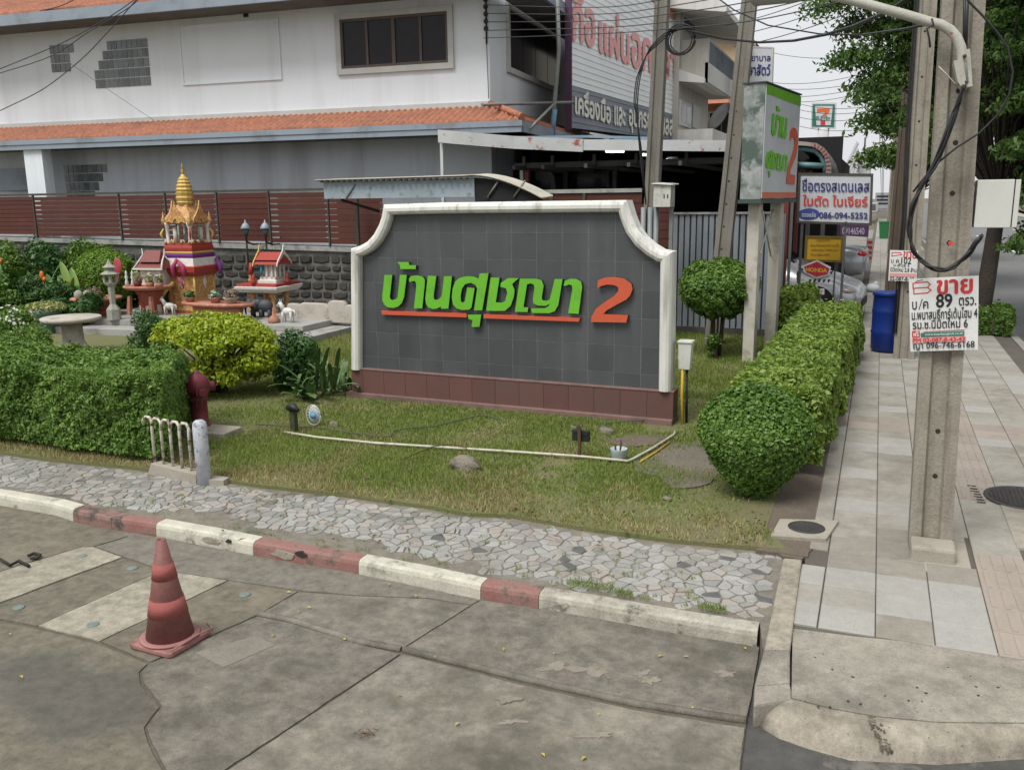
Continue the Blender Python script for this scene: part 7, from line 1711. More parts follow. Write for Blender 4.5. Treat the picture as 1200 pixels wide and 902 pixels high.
mb = MB(); mb.box(.013, .018, .02, Ln-.02, H0+.02, H0+.10); mb.build('orange_band', plain('band_orange', (.55, .12, .05), .4), bs_)
def facemap(keys, src, dst, m, name):
    # letter outlines from the wall, laid on the face: src box in trace units, dst box (y0,y1,z0,z1)
    for k in keys:
        P = [(dst[0]+(x-src[0])/(src[1]-src[0])*(dst[1]-dst[0]), dst[3]-(y-src[2])/(src[3]-src[2])*(dst[3]-dst[2])) for x, y in LET[k]]
        mb = MB(); mb.prism(P, .019, .026, 'x'); mb.build(name, m, bs_)
Hh = H1-H0
facemap(('bo', 'tho', 'aa', 'no'), (288, 777, 523, 852), (Ln*.17, Ln*.60, H0+Hh*.56, H0+Hh*.83), GREENL, 'letter')
facemap(('so', 'u', 'cho', 'yo', 'aa2'), (776, 1693, 600, 978), (Ln*.06, Ln*.66, H0+Hh*.20, H0+Hh*.44), GREENL, 'letter')
facemap(('2',), (1754, 2047, 627, 948), (Ln*.66, Ln*.95, H0+Hh*.14, H0+Hh*.68), REDL, 'letter')
POSTC = mat('cream_post', (.50, .47, .40), (.42, .395, .335), .65, 3, dirt=(.28, .24, .19), dscale=4, streak=(.28, .24, .19), fst=.12)
for pxm, Y in ((883, YN+.30), (908, YN+1.35)):
    cx_, cy_ = bsl(pxm, 300, Y); w = .165
    mb = MB(); mb.box(cx_-w/2, cx_+w/2, cy_-.08, cy_+.08, -.2, H0-.04); mb.build('post', POSTC, bs_, bevel=.008)
    if pxm == 883: ca = (cx_, cy_)
    else: cb_ = (cx_, cy_)
for z0_, z1_ in ((H0-.15, H0-.9), (H0-.75, H0-.1)):
    mb = MB(); mb.tube([(ca[0]+.1, ca[1], z0_), (cb_[0]-.05, cb_[1], z1_)], .012, 6); mb.build('brace', POSTC, bs_)

# ============================================================ shop boards and things beyond the box sign
NAVY = plain('navy_letter', (.03, .04, .16), .6); REDW = plain('shop_red_letter', (.58, .045, .03), .6); BRDW = mat('shop_board_white', (.52, .53, .55), (.46, .47, .49), .6, 3, fst=.05)
def board(name, Y, quad, label, m, cat='sign', th=.05, edge=None):
    F = pframe(Y); C_ = [F.px(*q) for q in quad]; ox, oz = C_[3]; o = empty(name, (ox, Y, oz), label, cat)
    L = [(x-ox, z-oz) for x, z in C_]; mb = MB(); mb.prism(L, 0, th); mb.build('board', m, o)
    if edge:
        for i in range(4):
            a, b = Vector(L[i]), Vector(L[(i+1) % 4]); e = (b-a).normalized()*.02; nn = Vector((-e.y, e.x)); mb = MB(); mb.prism([tuple(a-e+nn), tuple(b+e+nn), tuple(b+e-nn), tuple(a-e-nn)], -.012-.001*i, th+.01+.001*i); mb.build('edge', edge, o)
    return o, F, (ox, oz)
def wr(o, F, org, s, x0, y0, x1, y1, m, bold, y=-.015, dx=0):
    q = [F.px(x0, y0), F.px(x1, y0+dx), F.px(x1, y1+dx), F.px(x0, y1)]
    return write('lettering', s, [(a-org[0], b-org[1]) for a, b in q], m, o, y, bold)
o, F, og = board('shop_sign', 16.8, [(937, 204), (1022, 205), (1020, 263), (935, 260)], 'white shop board in navy and red Thai with phone number 086-094-5252', BRDW, edge=FRAMEM)
wr(o, F, og, 'ชื่อตรงสเตนเลส', 940, 209, 1019, 224.5, NAVY, .035, dx=1); wr(o, F, og, 'ใบตัด ใบเจียร์', 941, 228, 1017, 241.5, REDW, .05, dx=1)
q0 = F.px(947.8, 251); mb = MB(); mb.prism([((q0[0]-og[0])+.185*cos(t*pi/12), (q0[1]-og[1])+.10*sin(t*pi/12)) for t in range(24)], -.008, 0); mb.build('blue_oval', plain('oval_blue', (.05, .07, .26), .5), o)
wr(o, F, og, 'ทองหล่อ', 940, 248, 956, 254.5, BRDW, .05, -.02, .3); wr(o, F, og, '086-094-5252', 960, 248.5, 1017, 256, NAVY, .06, dx=.8)
for px in (940, 991):
    a = F.px(px, 262); mb = MB(); mb.box(a[0]-og[0]-.022, a[0]-og[0]+.022, .0, .06, -og[1]+.1, 0); mb.build('post', STEELD, o)
o, F, og = board('banner', 19.2, [(985, 262), (1018.5, 263), (1017.5, 278), (985, 276)], 'purple banner with pale digits hanging below the white shop board', plain('purple_cloth', (.085, .035, .10), .7), 'banner', .01)
wr(o, F, og, '09146540', 987, 266.5, 1013, 274.5, plain('lilac_digit', (.45, .4, .48), .6), .03, -.004, .5)
o, F, og = board('notice_board', 17.6, [(945, 277.5), (987.5, 278.5), (986, 306.5), (943.5, 305)], 'rusty edged yellow notice board on thin legs over the silver car', mat('notice_yellow', (.56, .34, .02), (.48, .29, .02), .6, 4, fst=.08), edge=mat('rusty_edge', (.18, .12, .03), None, .8))
RN = plain('faint_red_print', (.36, .13, .02), .6)
for s, y0, y1, x0, x1 in (('ประกาศ', 280, 283, 957, 972), ('ห้ามทิ้งขยะบริเวณนี้', 286, 289, 950, 983), ('ฝ่าฝืนปรับ 2,000 บาท', 291.5, 294.5, 951, 982), ('โทร 086-094', 297, 300, 950, 972)): wr(o, F, og, s, x0, y0, x1, y1, RN, .03, -.004)
for px in (955, 979): a = F.px(px, 305); mb = MB(); mb.box(a[0]-og[0]-.015, a[0]-og[0]+.015, .03, .06, -og[1]+.1, 0); mb.build('leg', STEELD, o)
F = pframe(17.2); q0 = F.px(957, 345); ds = empty('shop_emblem_sign', (q0[0], 17.2, .1), 'small red lozenge shop sign with yellow letters on a striped white board', 'sign'); ox, oz = q0[0], .1
L = lambda pts: [(F.px(x, y)[0]-ox, F.px(x, y)[1]-oz) for x, y in pts]
mb = MB(); mb.prism(L([(940, 311.5), (957.5, 304.5), (974, 313), (971, 322.5), (957, 326), (942, 319)]), -.03, .0); mb.build('white_rim', BRDW, ds)
mb = MB(); mb.prism(L([(942.7, 312.3), (957.7, 306.5), (972, 314.4), (970, 321), (956.6, 323.8), (944.5, 318.3)]), -.04, -.03); mb.build('red_lozenge', plain('lozenge_red', (.38, .02, .035), .5), ds)
write('lettering', 'HONDA', L([(944.7, 313), (969.5, 314.5), (969.5, 319.5), (944.7, 318)]), plain('emblem_yellow', (.6, .36, .04), .5), ds, -.042, .07)
for pts in ([(936, 313), (941, 314.5), (941, 318), (937, 316)], [(973, 318), (977, 317), (975, 321.5), (972.5, 320)]): mb = MB(); mb.prism(L(pts), -.035, -.0); mb.build('blue_tab', plain('tab_blue', (.03, .04, .13), .5), ds)
mb = MB(); mb.prism(L([(934, 318), (942, 318), (958, 326), (973, 322), (976, 328), (967, 331), (948, 331), (946, 336), (934, 332)]), .0, .02); mb.build('striped_board', BRDW, ds)
for i in range(5): mb = MB(); x = 948+i*5.5; mb.prism(L([(x, 327.5), (x+3.2, 327), (x+1.6, 331), (x-.4, 331)]), -.006, .0); mb.build('black_check', DARK, ds)
mb = MB(); mb.prism(L([(952, 339), (966, 338), (966, 345), (953, 346)]), .0, .02); mb.build('number_tag', BRDW, ds); write('lettering', '1677', L([(953.5, 340.5), (964.5, 340), (964.5, 344), (953.5, 344.5)]), RN, ds, -.003, .04)
mb = MB(); mb.box(*(L([(932, 345)])[0][0]-.0, L([(935, 345)])[0][0], .0, .04, 0, L([(932, 305)])[0][1])); mb.box(-.05, 0, .02, .05, 0, .9); mb.build('post', CWH, ds)
a = onY(916.5, 240, 16.2); b_ = onY(924, 240, 16.2); mb = MB(); mb.box(a.x, b_.x, 16.2, 16.4, .1, 3.3); tag(mb.build('steel_column', RUSTP), 'maroon steel column between the box sign and the white shop board', 'column')
mb = MB(); a = onY(926, 240, 16.3); mb.box(a.x, a.x+.05, 16.35, 16.4, .1, 3.3); mb.build('flange', GALV, bpy.data.objects['steel_column'])
# shop front: dark depth with arched canopy
shp = empty('shop', (0, 0, 0), 'dark open shop front with teal arched canopy above the white shop board', 'shop')
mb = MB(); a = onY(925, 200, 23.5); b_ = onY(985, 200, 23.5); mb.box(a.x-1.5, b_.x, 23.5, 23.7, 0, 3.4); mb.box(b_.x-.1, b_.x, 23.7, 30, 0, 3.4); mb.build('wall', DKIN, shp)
YC = 20.0; F = pframe(YC)
outer_ = [(928, 165), (945, 166.5), (957, 168), (965, 173), (971, 182), (974, 193), (974, 204)]; inner_ = [(968, 204), (968, 194), (966, 184), (961, 177), (955, 172.5), (945, 171), (928, 170)]
mb = MB(); mb.prism([F.px(*p) for p in outer_+inner_], YC-.02, YC+.3); mb.build('arch_band', mat('weathered_arch', (.36, .33, .29), (.28, .2, .17), .7, 4, fst=.2), shp)
for i in range(9):
    t = i/8; x = np.interp(t, [0, .3, .6, 1], [955, 965, 971, 974]); y = np.interp(t, [0, .3, .6, 1], [168, 173, 182, 198]); x2 = np.interp(t, [0, .3, .6, 1], [953, 961, 966, 968]); y2 = np.interp(t, [0, .3, .6, 1], [173, 177, 184, 198])
    mb = MB(); dxx = 1.0; P = [F.px(x, y), F.px(x+.9, y+1.6), F.px(x2+.7, y2+1.4), F.px(x2, y2)]; mb.prism(P, YC-.03, YC-.02); mb.build('red_stripe', plain('faded_red_stripe', (.36, .09, .08), .6), shp)
TEAL = plain('teal_tube', (.16, .29, .31), .5)
mb = MB(); mb.tube([tuple(onY(x, y, YC+.1)) for x, y in ((928, 175), (945, 175), (955, 177), (962, 183), (966, 192), (967, 204))], .05, 8); mb.tube([tuple(onY(x, y, YC+.1)) for x, y in ((928, 193), (966, 194.5))], .06, 8); mb.build('teal_frame', TEAL, shp)
pl = [F.px(*p) for p in outer_]; vs = [(x, YC+.3, z) for x, z in pl]+[(x, YC+5, z-.1) for x, z in pl]; n = len(pl); mb = MB(); mb.add(vs, [(i, i+1, n+i+1, n+i) for i in range(n-1)], True); o = mb.build('canopy_sheet', mat('grey_canopy', (.2, .19, .18), (.14, .135, .13), .7, 2), shp); sd = o.modifiers.new('thickness', 'SOLIDIFY'); sd.thickness = .03
for px in (936, 950, 968): a = onY(px, 200, YC+.2); mb = MB(); mb.box(a.x-.04, a.x+.04, YC+.2, YC+.28, .1, a.z-.0); mb.build('post', RUSTP if px == 936 else STEELD, shp)
# 7-eleven sign far down the street
YE = 62; F = pframe(YE); a = F.px(965, 150); mb = MB(); sv = empty('shop_sign', (a[0], YE, .1), 'distant square green white shop sign with orange and red 7 on a pole', 'sign'); ox, oz = a[0], .1
L = lambda pts: [(F.px(x, y)[0]-ox, F.px(x, y)[1]-oz) for x, y in pts]
mb.prism(L([(951, 120.5), (980, 120.5), (979, 150.5), (950, 150)]), 0, .4); mb.build('board', BRDW, sv)
mb = MB(); mb.prism(L([(952.5, 122.5), (978.5, 122.5), (977.5, 149), (951.5, 148.5)]), -.02, 0); mb.build('green_field', plain('shop_green', (.02, .15, .10), .5), sv)
mb = MB(); mb.prism(L([(955, 124.5), (976, 124.5), (973.5, 147), (957, 147)]), -.04, -.02); mb.build('white_field', BRDW, sv)
mb = MB(); mb.prism(L([(957.5, 127.5), (972.5, 127), (972, 131), (967.5, 136), (963.5, 136), (967, 131.5), (957.5, 132)]), -.06, -.04); mb.build('orange_stroke', plain('seven_orange', (.62, .13, .03), .5), sv)
mb = MB(); mb.prism(L([(962, 141), (967.2, 141), (967, 146.5), (961.5, 146.5)]), -.06, -.04); mb.build('red_stroke', plain('seven_red', (.55, .03, .03), .5), sv)
write('lettering', 'ELEVEn', L([(956.5, 136.3), (972.5, 136.3), (972.5, 140.6), (956.5, 140.6)]), plain('shop_green', (.02, .15, .10)), sv, -.07, .05)
mb = MB(); mb.tube([(0, .2, 0), (0, .2, L([(965, 150)])[0][1])], .35, 8); mb.build('mast', mat('pale_mast', (.5, .5, .5), None, .6), sv)
# vet hospital sign
o, F, og = board('shop_sign', 33, [(868, 55), (905.5, 56), (904, 102), (868, 101)], 'white animal hospital sign in navy Thai above the tall box sign', BRDW, th=.3, edge=TRIM)
wr(o, F, og, 'โรงพยาบาล', 862, 63, 903, 72, NAVY, .04); wr(o, F, og, 'รักษาสัตว์', 866, 75, 903, 89, NAVY, .07)
a = F.px(885, 100); mb = MB(); mb.box(a[0]-og[0]-.15, a[0]-og[0]+.15, .0, .3, -og[1]+.1, 0); mb.build('mast', STEELD, o)
# white finned building and far blocks
FINW = mat('white_far_wall', (.50, .51, .52), (.44, .45, .46), .8, .3)
YB = 90; fb = empty('building', (0, 0, 0), 'distant white building with slanted fins left of the tree tops', 'building'); F = pframe(YB)
mb = MB(); P = [F.px(x, y) for x, y in ((1004, 180), (1019, 182), (1019, 262), (1004, 262))]; mb.prism(P, YB, YB+12); mb.build('tower', FINW, fb)
for i in range(6): mb = MB(); P = [F.px(x, y) for x, y in ((1004+.6, 167+i*7), (1006.5, 169+i*7), (989+i*1.5, 205+i*4), (987+i*1.5, 203+i*4))]; mb.prism(P, YB-2, YB); mb.build('fin', FINW, fb)
mb = MB(); a = F.px(1012, 180); mb.tube([(a[0], YB+3, a[1]), (a[0], YB+3, a[1]+1.6)], .08, 5); mb.build('antenna', INS, fb)
for i, (x0, x1, y0, Y, c, lab) in enumerate([(1019, 1029, 238, 150, (.36, .37, .37), 'pale far building low on the horizon beside the finned white building'), (1026, 1046, 226, 190, (.30, .31, .33), 'grey far block on the horizon behind the distant poles'), (985, 1006, 225, 110, (.34, .34, .33), 'low pale far building under the slanted fins')]):
    F = pframe(Y); a, b_ = F.px(x0, y0), F.px(x1, y0); o = empty('building', (a[0], Y, 0), lab, 'building'); mb = MB(); mb.box(0, b_[0]-a[0], 0, 15, 0, a[1]); mb.build('wall', mat('far_wall_%s' % 'abc'[i], c, None, .9), o)
    for r in range(3):
        mb = MB(); mb.box(.3, b_[0]-a[0]-.3, -.1, 0, a[1]*(.3+.22*r), a[1]*(.38+.22*r)); mb.build('window_band', GLASS, o)

# ============================================================ cars
def car(label, L, c, rz, m, sedan=True, W=1.7, H=1.42, name='parked_car'):
    o = empty(name, c, label, 'car', rz)
    # nose at +x.  x, z_low, halfwidth, z_belt, roof halfwidth, z_roof
    sec = [(-L/2, .42, .70, .78, .60, .90), (-L/2+.08, .28, .80, .86, .70, 1.0), (-L/2+.55, .20, .85, .92, .72, 1.06), (-L/2+1.0, .20, .85, .93, .66, 1.22), (-L/2+1.45, .20, .86, .92, .58, H-.03), (-L/2+2.1, .20, .86, .90, .57, H), (-L/2+2.6, .20, .86, .88, .57, H-.03), (-L/2+3.05, .20, .86, .86, .62, 1.18), (L/2-.98, .20, .85, .84, .70, .98), (L/2-.5, .20, .83, .76, .68, .86), (L/2-.12, .24, .78, .62, .62, .72), (L/2, .35, .66, .50, .55, .60)]
    vs = []; n = 10
    for x, zl_, hw, zb__, rw, zr__ in sec:
        vs += [(x, -hw*.86, zl_), (x, -hw, zl_+.14), (x, -hw, (zl_+zb__)/2+.08), (x, -hw*.96, zb__), (x, -rw, zr__-.03), (x, -rw*.7, zr__), (x, rw*.7, zr__), (x, rw, zr__-.03), (x, hw*.96, zb__), (x, hw, (zl_+zb__)/2+.08), (x, hw, zl_+.14), (x, hw*.86, zl_)]
    n = 12; mb = MB(); k = len(sec)
    mb.add(vs, [(i*n+j, (i+1)*n+j, (i+1)*n+(j+1) % n, i*n+(j+1) % n) for i in range(k-1) for j in range(n)]+[tuple(range(n)), tuple((k-1)*n+j for j in range(n))[::-1]], True)
    mb.f = [f if len(f) > 4 else f for f in mb.f]; bo = mb.build('body', m, o)
    wsec = [(-L/2+1.02, .95, 1.19), (-L/2+1.45, .95, H-.07), (-L/2+2.1, .93, H-.05), (-L/2+2.6, .91, H-.07), (-L/2+3.0, .90, 1.16)]
    for s in (-1, 1):
        for a, b in ((0, 2), (2, 4)):
            P = [wsec[i] for i in range(a, b+1)]; mb = MB(); lo = [(x+(.05 if i == 0 else -.05 if i == len(P)-1 else 0), s*(.86*.97+.004), zb__+.02) for i, (x, zb__, zt__) in enumerate(P)]; hi = [(x, s*(.60+(H-zt__)*.25+.012), zt__-.0) for x, zb__, zt__ in P]
            v = lo+hi; q = len(P); fs_ = [(i, i+1, q+i+1, q+i) if s < 0 else (q+i, q+i+1, i+1, i) for i in range(q-1)]; mb.add(v, fs_); mb.build('side_window', GLASS, o)
    mb = MB(); mb.add([(-L/2+1.0, -.62, 1.10), (-L/2+1.0, .62, 1.10), (-L/2+1.42, .52, H-.02), (-L/2+1.42, -.52, H-.02)], [(0, 3, 2, 1)]); mb.v = [(x-.03, y, z+.03) for x, y, z in mb.v]; mb.build('rear_window', GLASS, o)
    mb = MB(); mb.add([(-L/2+3.1, -.62, 1.10), (-L/2+3.1, .62, 1.10), (-L/2+2.64, .52, H-.02), (-L/2+2.64, -.52, H-.02)], [(0, 1, 2, 3)]); mb.v = [(x+.03, y, z+.03) for x, y, z in mb.v]; mb.build('windscreen', GLASS, o)
    for x in (-L/2+.85, L/2-.82):
        for s in (-1, 1):
            mb = MB(); mb.lathe([(.001, -.10), (.20, -.10), (.31, -.09), (.32, -.05), (.32, .09), (.001, .09)], 22); w = mb.build('wheel', plain('tyre_rubber', (.02, .02, .02), .85), o, (x, s*.78, .32)); w.rotation_euler = (pi/2*(1 if s < 0 else -1), 0, 0)
            mb = MB(); mb.lathe([(.001, .095), (.19, .095), (.2, .085)], 16); mb.build('rim', plain('alloy', (.35, .35, .36), .35, .6), w)
            mb = MB(); mb.lathe([(.40, -.03), (.37, -.035), (.37, .02)], 22); a_ = mb.build('wheel_arch', DARK, o, (x, s*.83, .34)); a_.rotation_euler = (pi/2*(1 if s < 0 else -1), 0, 0)
    for s in (-1, 1):
        mb = MB(); mb.ell((L/2-.26, s*.70, .61), (.16, .105, .075), 12, 8); mb.build('headlight', mat('headlight_glass', (.34, .32, .30), (.30, .22, .17), .12, 12, spec=.7), o)
        mb = MB(); mb.ell((-L/2+.12, s*.62, .84), (.16, .19, .10), 12, 8); mb.build('tail_light', plain('tail_red', (.42, .01, .02), .2), o)
        mb = MB(); mb.box(L/2-1.75, L/2-1.6, s*.86-(.0 if s > 0 else .14), s*.86+(.14 if s > 0 else 0), .90, 1.0); mb.build('mirror', m, o, bevel=.02)
    mb = MB(); mb.box(L/2-.02, L/2+.02, -.55, .55, .28, .42); mb.build('bumper_grille', DARK, o)
    mb = MB(); mb.box(-L/2-.02, -L/2+.0, -.22, .22, .58, .70); mb.build('number_plate', PW, o)
    return o
SILV = mat('silver_car_paint', (.42, .44, .46), (.40, .42, .44), .25, 2, metal=.5, fst=.02, bs=0, spec=.6)
a = G(1012, 352, .1); car('silver car with its bonnet and headlight just above the long hedge end', 4.4, (onY(1013, 340, 18.5).x-2.2, 19.1, .10), radians(-4), SILV)
a = G(1018, 328, .1); car('silver car farther back showing its red tail light to the pavement', 4.5, (-.25-2.25, 27.2, .10), radians(176), mat('grey_silver_paint', (.33, .34, .36), (.31, .32, .34), .25, 2, metal=.5, fst=.02, bs=0, spec=.6), H=1.46)

# ============================================================ barrels, cone, street clutter
BLU = mat('blue_barrel_plastic', (.010, .032, .20), (.008, .026, .16), .4, 3, fst=.06)
for i, (px, py, lab, Yo) in enumerate(((1038.5, 414, 'blue plastic barrel just left of the second pole', .25), (1064, 414, 'blue plastic barrel half hidden behind the second pole', .45))):
    a = G(px, py, .13); o = empty('plastic_barrel', (a.x, a.y+Yo, .125), lab, 'barrel', group='blue barrels at the second pole'); mb = MB()
    mb.lathe([(.20, 0), (.235, .05), (.24, .28), (.25, .31), (.24, .34), (.24, .60), (.25, .63), (.24, .66), (.235, .86), (.25, .88), (.25, .92), (.22, .92), (.21, .2), (.001, .2)], 26); mb.build('drum', BLU, o)
    mb = MB(); mb.lathe([(.252, .875), (.256, .885), (.256, .915), (.252, .925)], 26); mb.build('rim', BLU, o)
a = onY(1084, 306, 17.5); o = empty('plastic_barrel', (a.x, 17.5, .12), 'dark blue barrel by the tree trunk, seen past the wide pole', 'barrel'); mb = MB(); mb.lathe([(.22, 0), (.25, .3), (.25, .88), (.22, .9), (.001, .88)], 20); mb.build('drum', BLU, o); mb = MB(); mb.lathe([(.255, .86), (.255, .9)], 20); mb.build('rim', BLU, o)
a = onY(1035, 280, 55); o = empty('litter_bin', (a.x, 55, .12), 'small green wheeled bin far along the pavement', 'bin'); mb = MB(); mb.hexa([(-.2, -.2, 0), (.2, -.2, 0), (.2, .2, 0), (-.2, .2, 0)], [(-.28, -.28, .9), (.28, -.28, .9), (.28, .28, .9), (-.28, .28, .9)]); mb.build('bin_body', plain('bin_green', (.02, .16, .05), .5), o, bevel=.03); mb = MB(); mb.box(-.3, .3, -.3, .3, .9, .97); mb.build('lid', plain('bin_green', (.02, .16, .05)), o, bevel=.02)
mb = MB(); a = onY(1017, 272, 30); 
for k in range(5): pass
o = empty('flag_banner', (onY(1016, 285, 30).x, 30, .45), 'red and white striped banner strip beside the farther silver car', 'banner'); mb = MB(); mb.box(0, .16, 0, .02, .1, .75); mb.build('cloth', BRDW, o)
for k in range(4): mb = MB(); mb.box(.0, .16, -.012, 0, .12+k*.16, .2+k*.16); mb.build('red_stripe', REDW, o)
mb = MB(); mb.tube([(0, 0, -.33), (0, 0, .8)], .015, 6); mb.build('pole', GALV, o)
a = onY(1008, 322, 24); o = empty('rubble_sack', (-.05, 24.2, .12), 'white sack lying on the pavement behind the silver car', 'sack'); mb = MB(); mb.ell((0, 0, .10), (.17, .15, .12), 14, 8, .08); mb.ell((.06, 0, .2), (.06, .06, .07), 10, 6); mb.build('sack', BRDW, o)
# traffic cone
cb0 = G(203, 771, 0); cb1 = G(249, 743, 0); cb2 = G(150, 760, 0)
cc = (cb1+cb2)/2; cw = ((cb0-cb1).length+(cb0-cb2).length)/4; ca_ = atan2((cb1-cb0).y, (cb1-cb0).x)
CRED = mat('faded_cone_red', (.20, .08, .07), (.185, .074, .066), .6, 9, fst=.2, fine=50, dirt=(.14, .065, .055), dscale=14)
CPNK = mat('cone_reflective_band', (.30, .085, .075), (.27, .08, .07), .8, 9, fst=.08)
CBAS = mat('cone_base', (.33, .155, .14), (.25, .12, .105), .65, 9, fst=.2, dirt=(.12, .07, .06), dscale=7)
cone = empty('traffic_cone', (cc.x, cc.y, .004), 'faded dark red traffic cone with two brighter bands on the driveway', 'traffic cone', ca_)
mb = MB(); s = cw*1.04; e_ = .018; mb.prism([(-s, -s+e_), (-s+e_, -s), (s-e_, -s), (s, -s+e_), (s, s-e_), (s-e_, s), (-s+e_, s), (-s, s-e_)], 0, .032, 'z'); mb.build('base', CBAS, cone, bevel=.008)
mb = MB(); mb.lathe([(.155, .034), (.168, .036), (.165, .046), (.150, .046)], 32); mb.build('base_ring', CBAS, cone)
zH = ht_ = None
d = ray(190, 632); n2 = Vector((cc.x, cc.y, 0)); zt_ = (EYEP+d*(n2.dot(n2)/d.dot(n2))).z
Hc = zt_; lean = Vector((-.012, 0.01))
rc = lambda z: .143+(.026-.143)*z/Hc
def conepart(z0, z1, add, name, m, open_=False):
    mb = MB(); pr = [(rc(z0)+add, z0), (rc(z1)+add, z1)]
    if open_: pr += [(rc(z1)-.006, z1), (rc(z1)-.006, z1-.03), (.001, z1-.03)]
    mb.lathe(pr, 32); return mb.build(name, m, cone)
conepart(.03, Hc, 0, 'shell', CRED, True); conepart(Hc*.29, Hc*.445, .0035, 'reflective_band', CPNK); conepart(Hc*.635, Hc*.775, .0035, 'reflective_band', CPNK)
mb = MB(); mb.tube([(-.15, -.16, .046), (-.05, -.17, .052), (.06, -.16, .048), (.15, -.18, .046), (.19, -.1, .044)], .006, 5); mb.build('cord', CBAS, cone)

# ============================================================ street trees
TL1 = leafmat('street_tree_leaf', [(.04, .09, .02), (.075, .15, .032), (.125, .21, .05), (.19, .27, .075)], .4, .5, .9)
TBARK = mat('tree_bark', (.06, .048, .038), (.035, .028, .024), .95, 5, fine=30, fst=.4, bs=.8, bd=.02)
def tree(label, base, lean, cen, R, nclump, per, size, seed, extra=(), m=None, tr=.17):
    o = empty('street_tree', base, label, 'tree'); rr = random.Random(seed); B = Vector(base); cen = Vector(cen)-B
    fork = Vector((lean[0], lean[1], lean[2])); mb = MB(); mb.tube([(0, 0, -.2), fork*.4+Vector((.03, 0, 0)), fork, (fork+cen)*.5, cen], [tr*1.25, tr, tr*.85, tr*.6, .03], 10); mb.build('trunk', TBARK, o)
    pts = []
    for i in range(nclump):
        d = Vector((rr.gauss(0, 1), rr.gauss(0, 1), rr.gauss(0, 1))).normalized()*(rr.random()**.45); pts.append((cen+Vector((d.x*R[0], d.y*R[1], d.z*R[2])), rr.uniform(.5, .95)))
    for e_ in extra: pts.append((Vector(e_[:3])-B, e_[3]))
    lb = MB(); Ps = []; Ns = []
    for i, (p, s) in enumerate(pts):
        mid = fork*.4+p*.6+Vector((rr.uniform(-.3, .3), rr.uniform(-.3, .3), rr.uniform(-.1, .4))); lb.tube([fork, mid, p], [tr*.22, tr*.12, .008], 5)
        a, b = shell_ell(int(per*s), tuple(p), (s*1.05, s*1.0, s*.42), seed*100+i, .45, .3); a[:, 2] -= ((a[:, 0]-p.x)**2+(a[:, 1]-p.y)**2)*.22/s; Ps.append(a); Ns.append(b*np.array([.4, .4, 1]))
    lb.build('limbs', TBARK, o); leaves('crown', np.concatenate(Ps), np.concatenate(Ns), size, m or TL1, o, .45, seed, .55, .25); return o
tree('large dark leafed street tree rising behind the cream metal box', (1.68, 17.3, .12), (.18, .1, 2.2), (3.2, 18.4, 6.4), (3.3, 3.2, 3.2), 125, 1700, .10, 5,
     extra=[(-.6, 18, 5.0, .6), (-.1, 18, 4.6, .6), (.3, 18.2, 5.2, .8), (.1, 18, 6.9, .9), (.8, 18.2, 7.2, .9), (.5, 18, 3.9, .5), (-.9, 18, 6.0, .75), (-.2, 18.2, 6.4, .9), (.4, 17.8, 6.0, .8), (-.5, 18.5, 5.6, .6), (.6, 18.6, 5.0, .7), (.9, 18.9, 4.2, .7),
            (2.25, 16.7, 1.75, .42), (2.6, 16.8, 2.05, .45), (2.15, 16.7, 2.5, .45), (2.6, 16.8, 2.9, .6), (2.2, 16.6, 3.3, .6), (3.0, 16.8, 3.5, .7), (2.1, 16.5, 4.0, .6), (2.7, 16.5, 4.4, .8), (1.9, 16.4, 4.8, .6), (2.5, 16.4, 5.3, .8), (3.2, 16.6, 5.2, .8), (2.0, 16.5, 5.9, .8), (2.9, 16.4, 6.3, .8), (1.6, 16.6, 5.2, .5), (3.3, 16.6, 2.6, .6), (3.6, 16.9, 4.4, .8)], tr=.14)
tree('second street tree whose foliage shows between the two nearest poles', (1.9, 26.5, .12), (.1, .1, 2.6), (1.9, 27, 5.4), (2.4, 2.6, 2.6), 46, 1000, .17, 6, extra=[(.0, 26.5, 3.6, .8), (-.1, 27, 4.6, .9)])
tree('third street tree farther down the pavement behind the distant poles', (1.9, 38, .12), (.1, .1, 2.6), (1.8, 38.5, 5.2), (2.4, 2.8, 2.5), 34, 800, .22, 7)
tree('fourth street tree far away at the narrowing of the pavement', (1.9, 54, .12), (.1, .1, 2.6), (1.9, 54, 5.4), (2.6, 3, 2.6), 26, 700, .28, 8)
for i, (x, y, lab) in enumerate([(16.5, 34, 'tree across the road nearest the right edge'), (17, 48, 'tree across the road behind the nearest one there'), (16.5, 64, 'third tree across the road'), (17, 84, 'fourth tree across the road, far off'), (11.5+5, 24, 'tree across the road beyond the hanging foliage')]):
    tree(lab, (x, y, .1), (.1, .1, 2.6), (x, y, 6), (3.6, 3.4, 3.2), 34, 650, .26, 20+i)
h = G(1162, 393, .13)
boxhedge('hedge', 'small clipped dark green shrub block beside the road kerb under the tree', -.30, .30, 0, .75, .62, 8000, .05, LH, 37, 0, (h.x, h.y-.1), z0=.15)
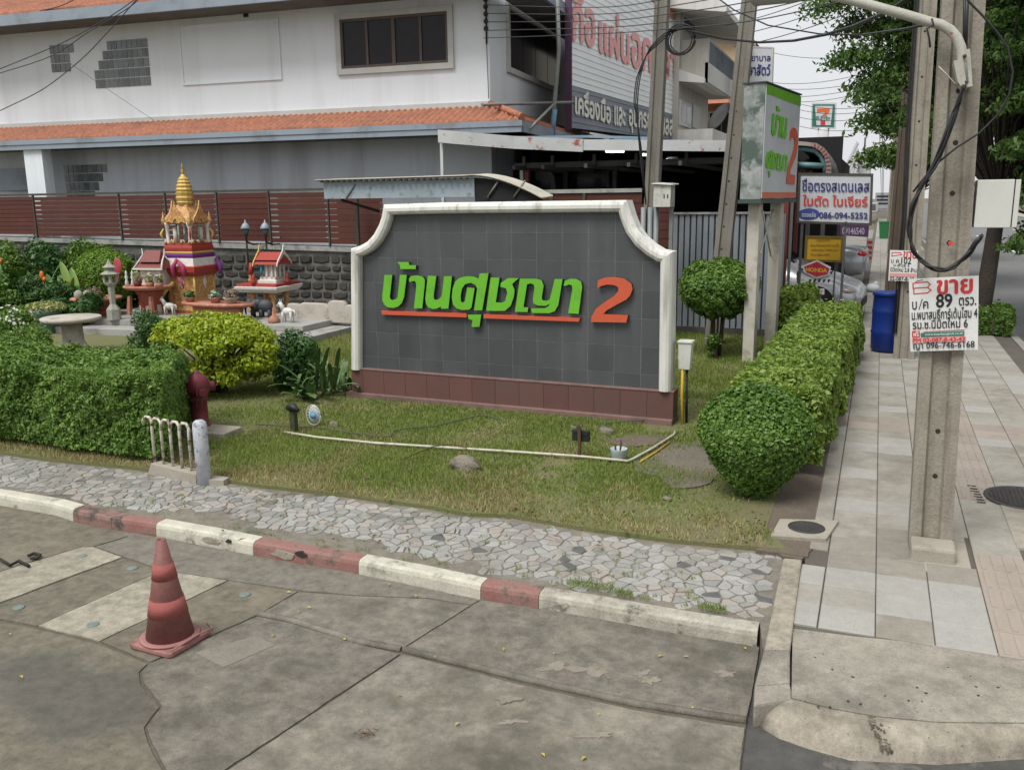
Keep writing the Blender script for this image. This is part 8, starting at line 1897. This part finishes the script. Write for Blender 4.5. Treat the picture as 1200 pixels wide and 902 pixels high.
# ground planting: pale slabs left between wall and terrace, kerb of bed
# ============================================================ overhead wires
WIREM = plain('dark_wire', (.05, .05, .055), .6)
ORDW = ['highest', 'second highest', 'third highest', 'fourth', 'fifth', 'sixth', 'seventh', 'eighth', 'lowest']
def wire(pts, Ys, r=.006, label='thin dark overhead wire crossing the view above the buildings', sag=.0, group='thin overhead wires'):
    P = [onY(x, y, Y) for (x, y), Y in zip(pts, Ys)]; Q = []
    if len(P) == 2:
        n = 14
        for i in range(n+1): t = i/n; q = P[0].lerp(P[1], t); q.z -= sag*4*t*(1-t); Q.append(q)
    else:
        for i in range(len(P)-1):
            a0 = P[max(i-1, 0)]; a1 = P[i]; a2 = P[i+1]; a3 = P[min(i+2, len(P)-1)]
            for s in range(5): t = s/5; Q.append(.5*((2*a1)+(-a0+a2)*t+(2*a0-5*a1+4*a2-a3)*t*t+(-a0+3*a1-3*a2+a3)*t**3))
        Q.append(P[-1])
    mb = MB(); mb.tube(Q, r, 5); o = mb.build('overhead_wire', WIREM); tag(o, label, 'wire', group); return o
WL_ = 'dark wire sagging across the white house front at the upper left'
for kk_, pts in enumerate(([(-30, 146), (0, 130), (50, 105), (95, 70), (127, 37), (158, 2), (175, -20)], [(-30, 92), (0, 81), (72, 51), (120, 25), (152, 4), (170, -12)], [(-30, 96), (0, 86), (60, 66), (105, 37), (150, 10), (170, -8)], [(-30, 26), (0, 20), (62, 10), (90, -2)])):
    wire(pts, [16.2]*len(pts), .011, ['lowest dark wire crossing the white house front down to the left edge', 'dark wire over the white house front, upper one of the close pair', 'dark wire over the white house front, lower one of the close pair', 'dark wire cutting the topmost left corner under the upper eave'][kk_], group='wires over the white house front')
wire([(77, 71), (128, 106), (180, 141)], [16.9]*3, .005, 'hair thin wire running down the white house wall to the tiled eave', group=None)
wire([(400, 170), (420, 200), (470, 240)], [16.5]*3, .004, 'hair thin wire in front of the grey lower wall of the house', group=None) if False else None
for k, y in enumerate((4, 14, 24, 34, 43)):
    wire([(567, y+2), (700, y+5-k*2), (775, y-4-k), (880, y-26+k*2), (1000, y-60+k*4)], [17.85, 16, 14.6, 13, 11.5], .008, ORDW[k]+' dark wire strung from the house corner past the billboard, counted downwards', group='wires from the house corner')
for kk_, (a, b) in enumerate((((905, 97), (1045, 76)), ((905, 103), (1054, 85)), ((905, 112), (1045, 92)), ((905, 118), (1045, 99)), ((930, 120), (1045, 119)), ((930, 127), (1045, 124)), ((930, 136), (1045, 131)), ((930, 146), (1045, 145)), ((905, 62), (1045, 58)))):
    wire([a, b], [40, 34], .010, ORDW[[1, 2, 3, 4, 5, 6, 7, 8, 0][kk_]]+' thin wire crossing the pale sky between the box sign and the street trees', .25, 'wires in the gap of sky')
wire([(1028, -10), (1030, 120), (1033, 235)], [20, 40, 110], .02, 'leftmost street wire running away along the pole line', group='wires along the street')
wire([(1034, -10), (1034, 120), (1034, 235)], [20, 40, 110], .02, 'middle street wire running away along the pole line', group='wires along the street')
wire([(1044, -10), (1037, 120), (1035, 235)], [20, 40, 110], .02, 'rightmost street wire running away along the pole line', group='wires along the street')
for kk_, (a, b) in enumerate((((850, 14), (960, -20)), ((850, 30), (1000, -22)), ((860, 42), (1010, -8)), ((860, 55), (1020, 5)))):
    wire([a, b], [24, 20], .010, ORDW[kk_]+' wire rising to the right across the sky above the box sign', .1, 'rising wires at top centre')
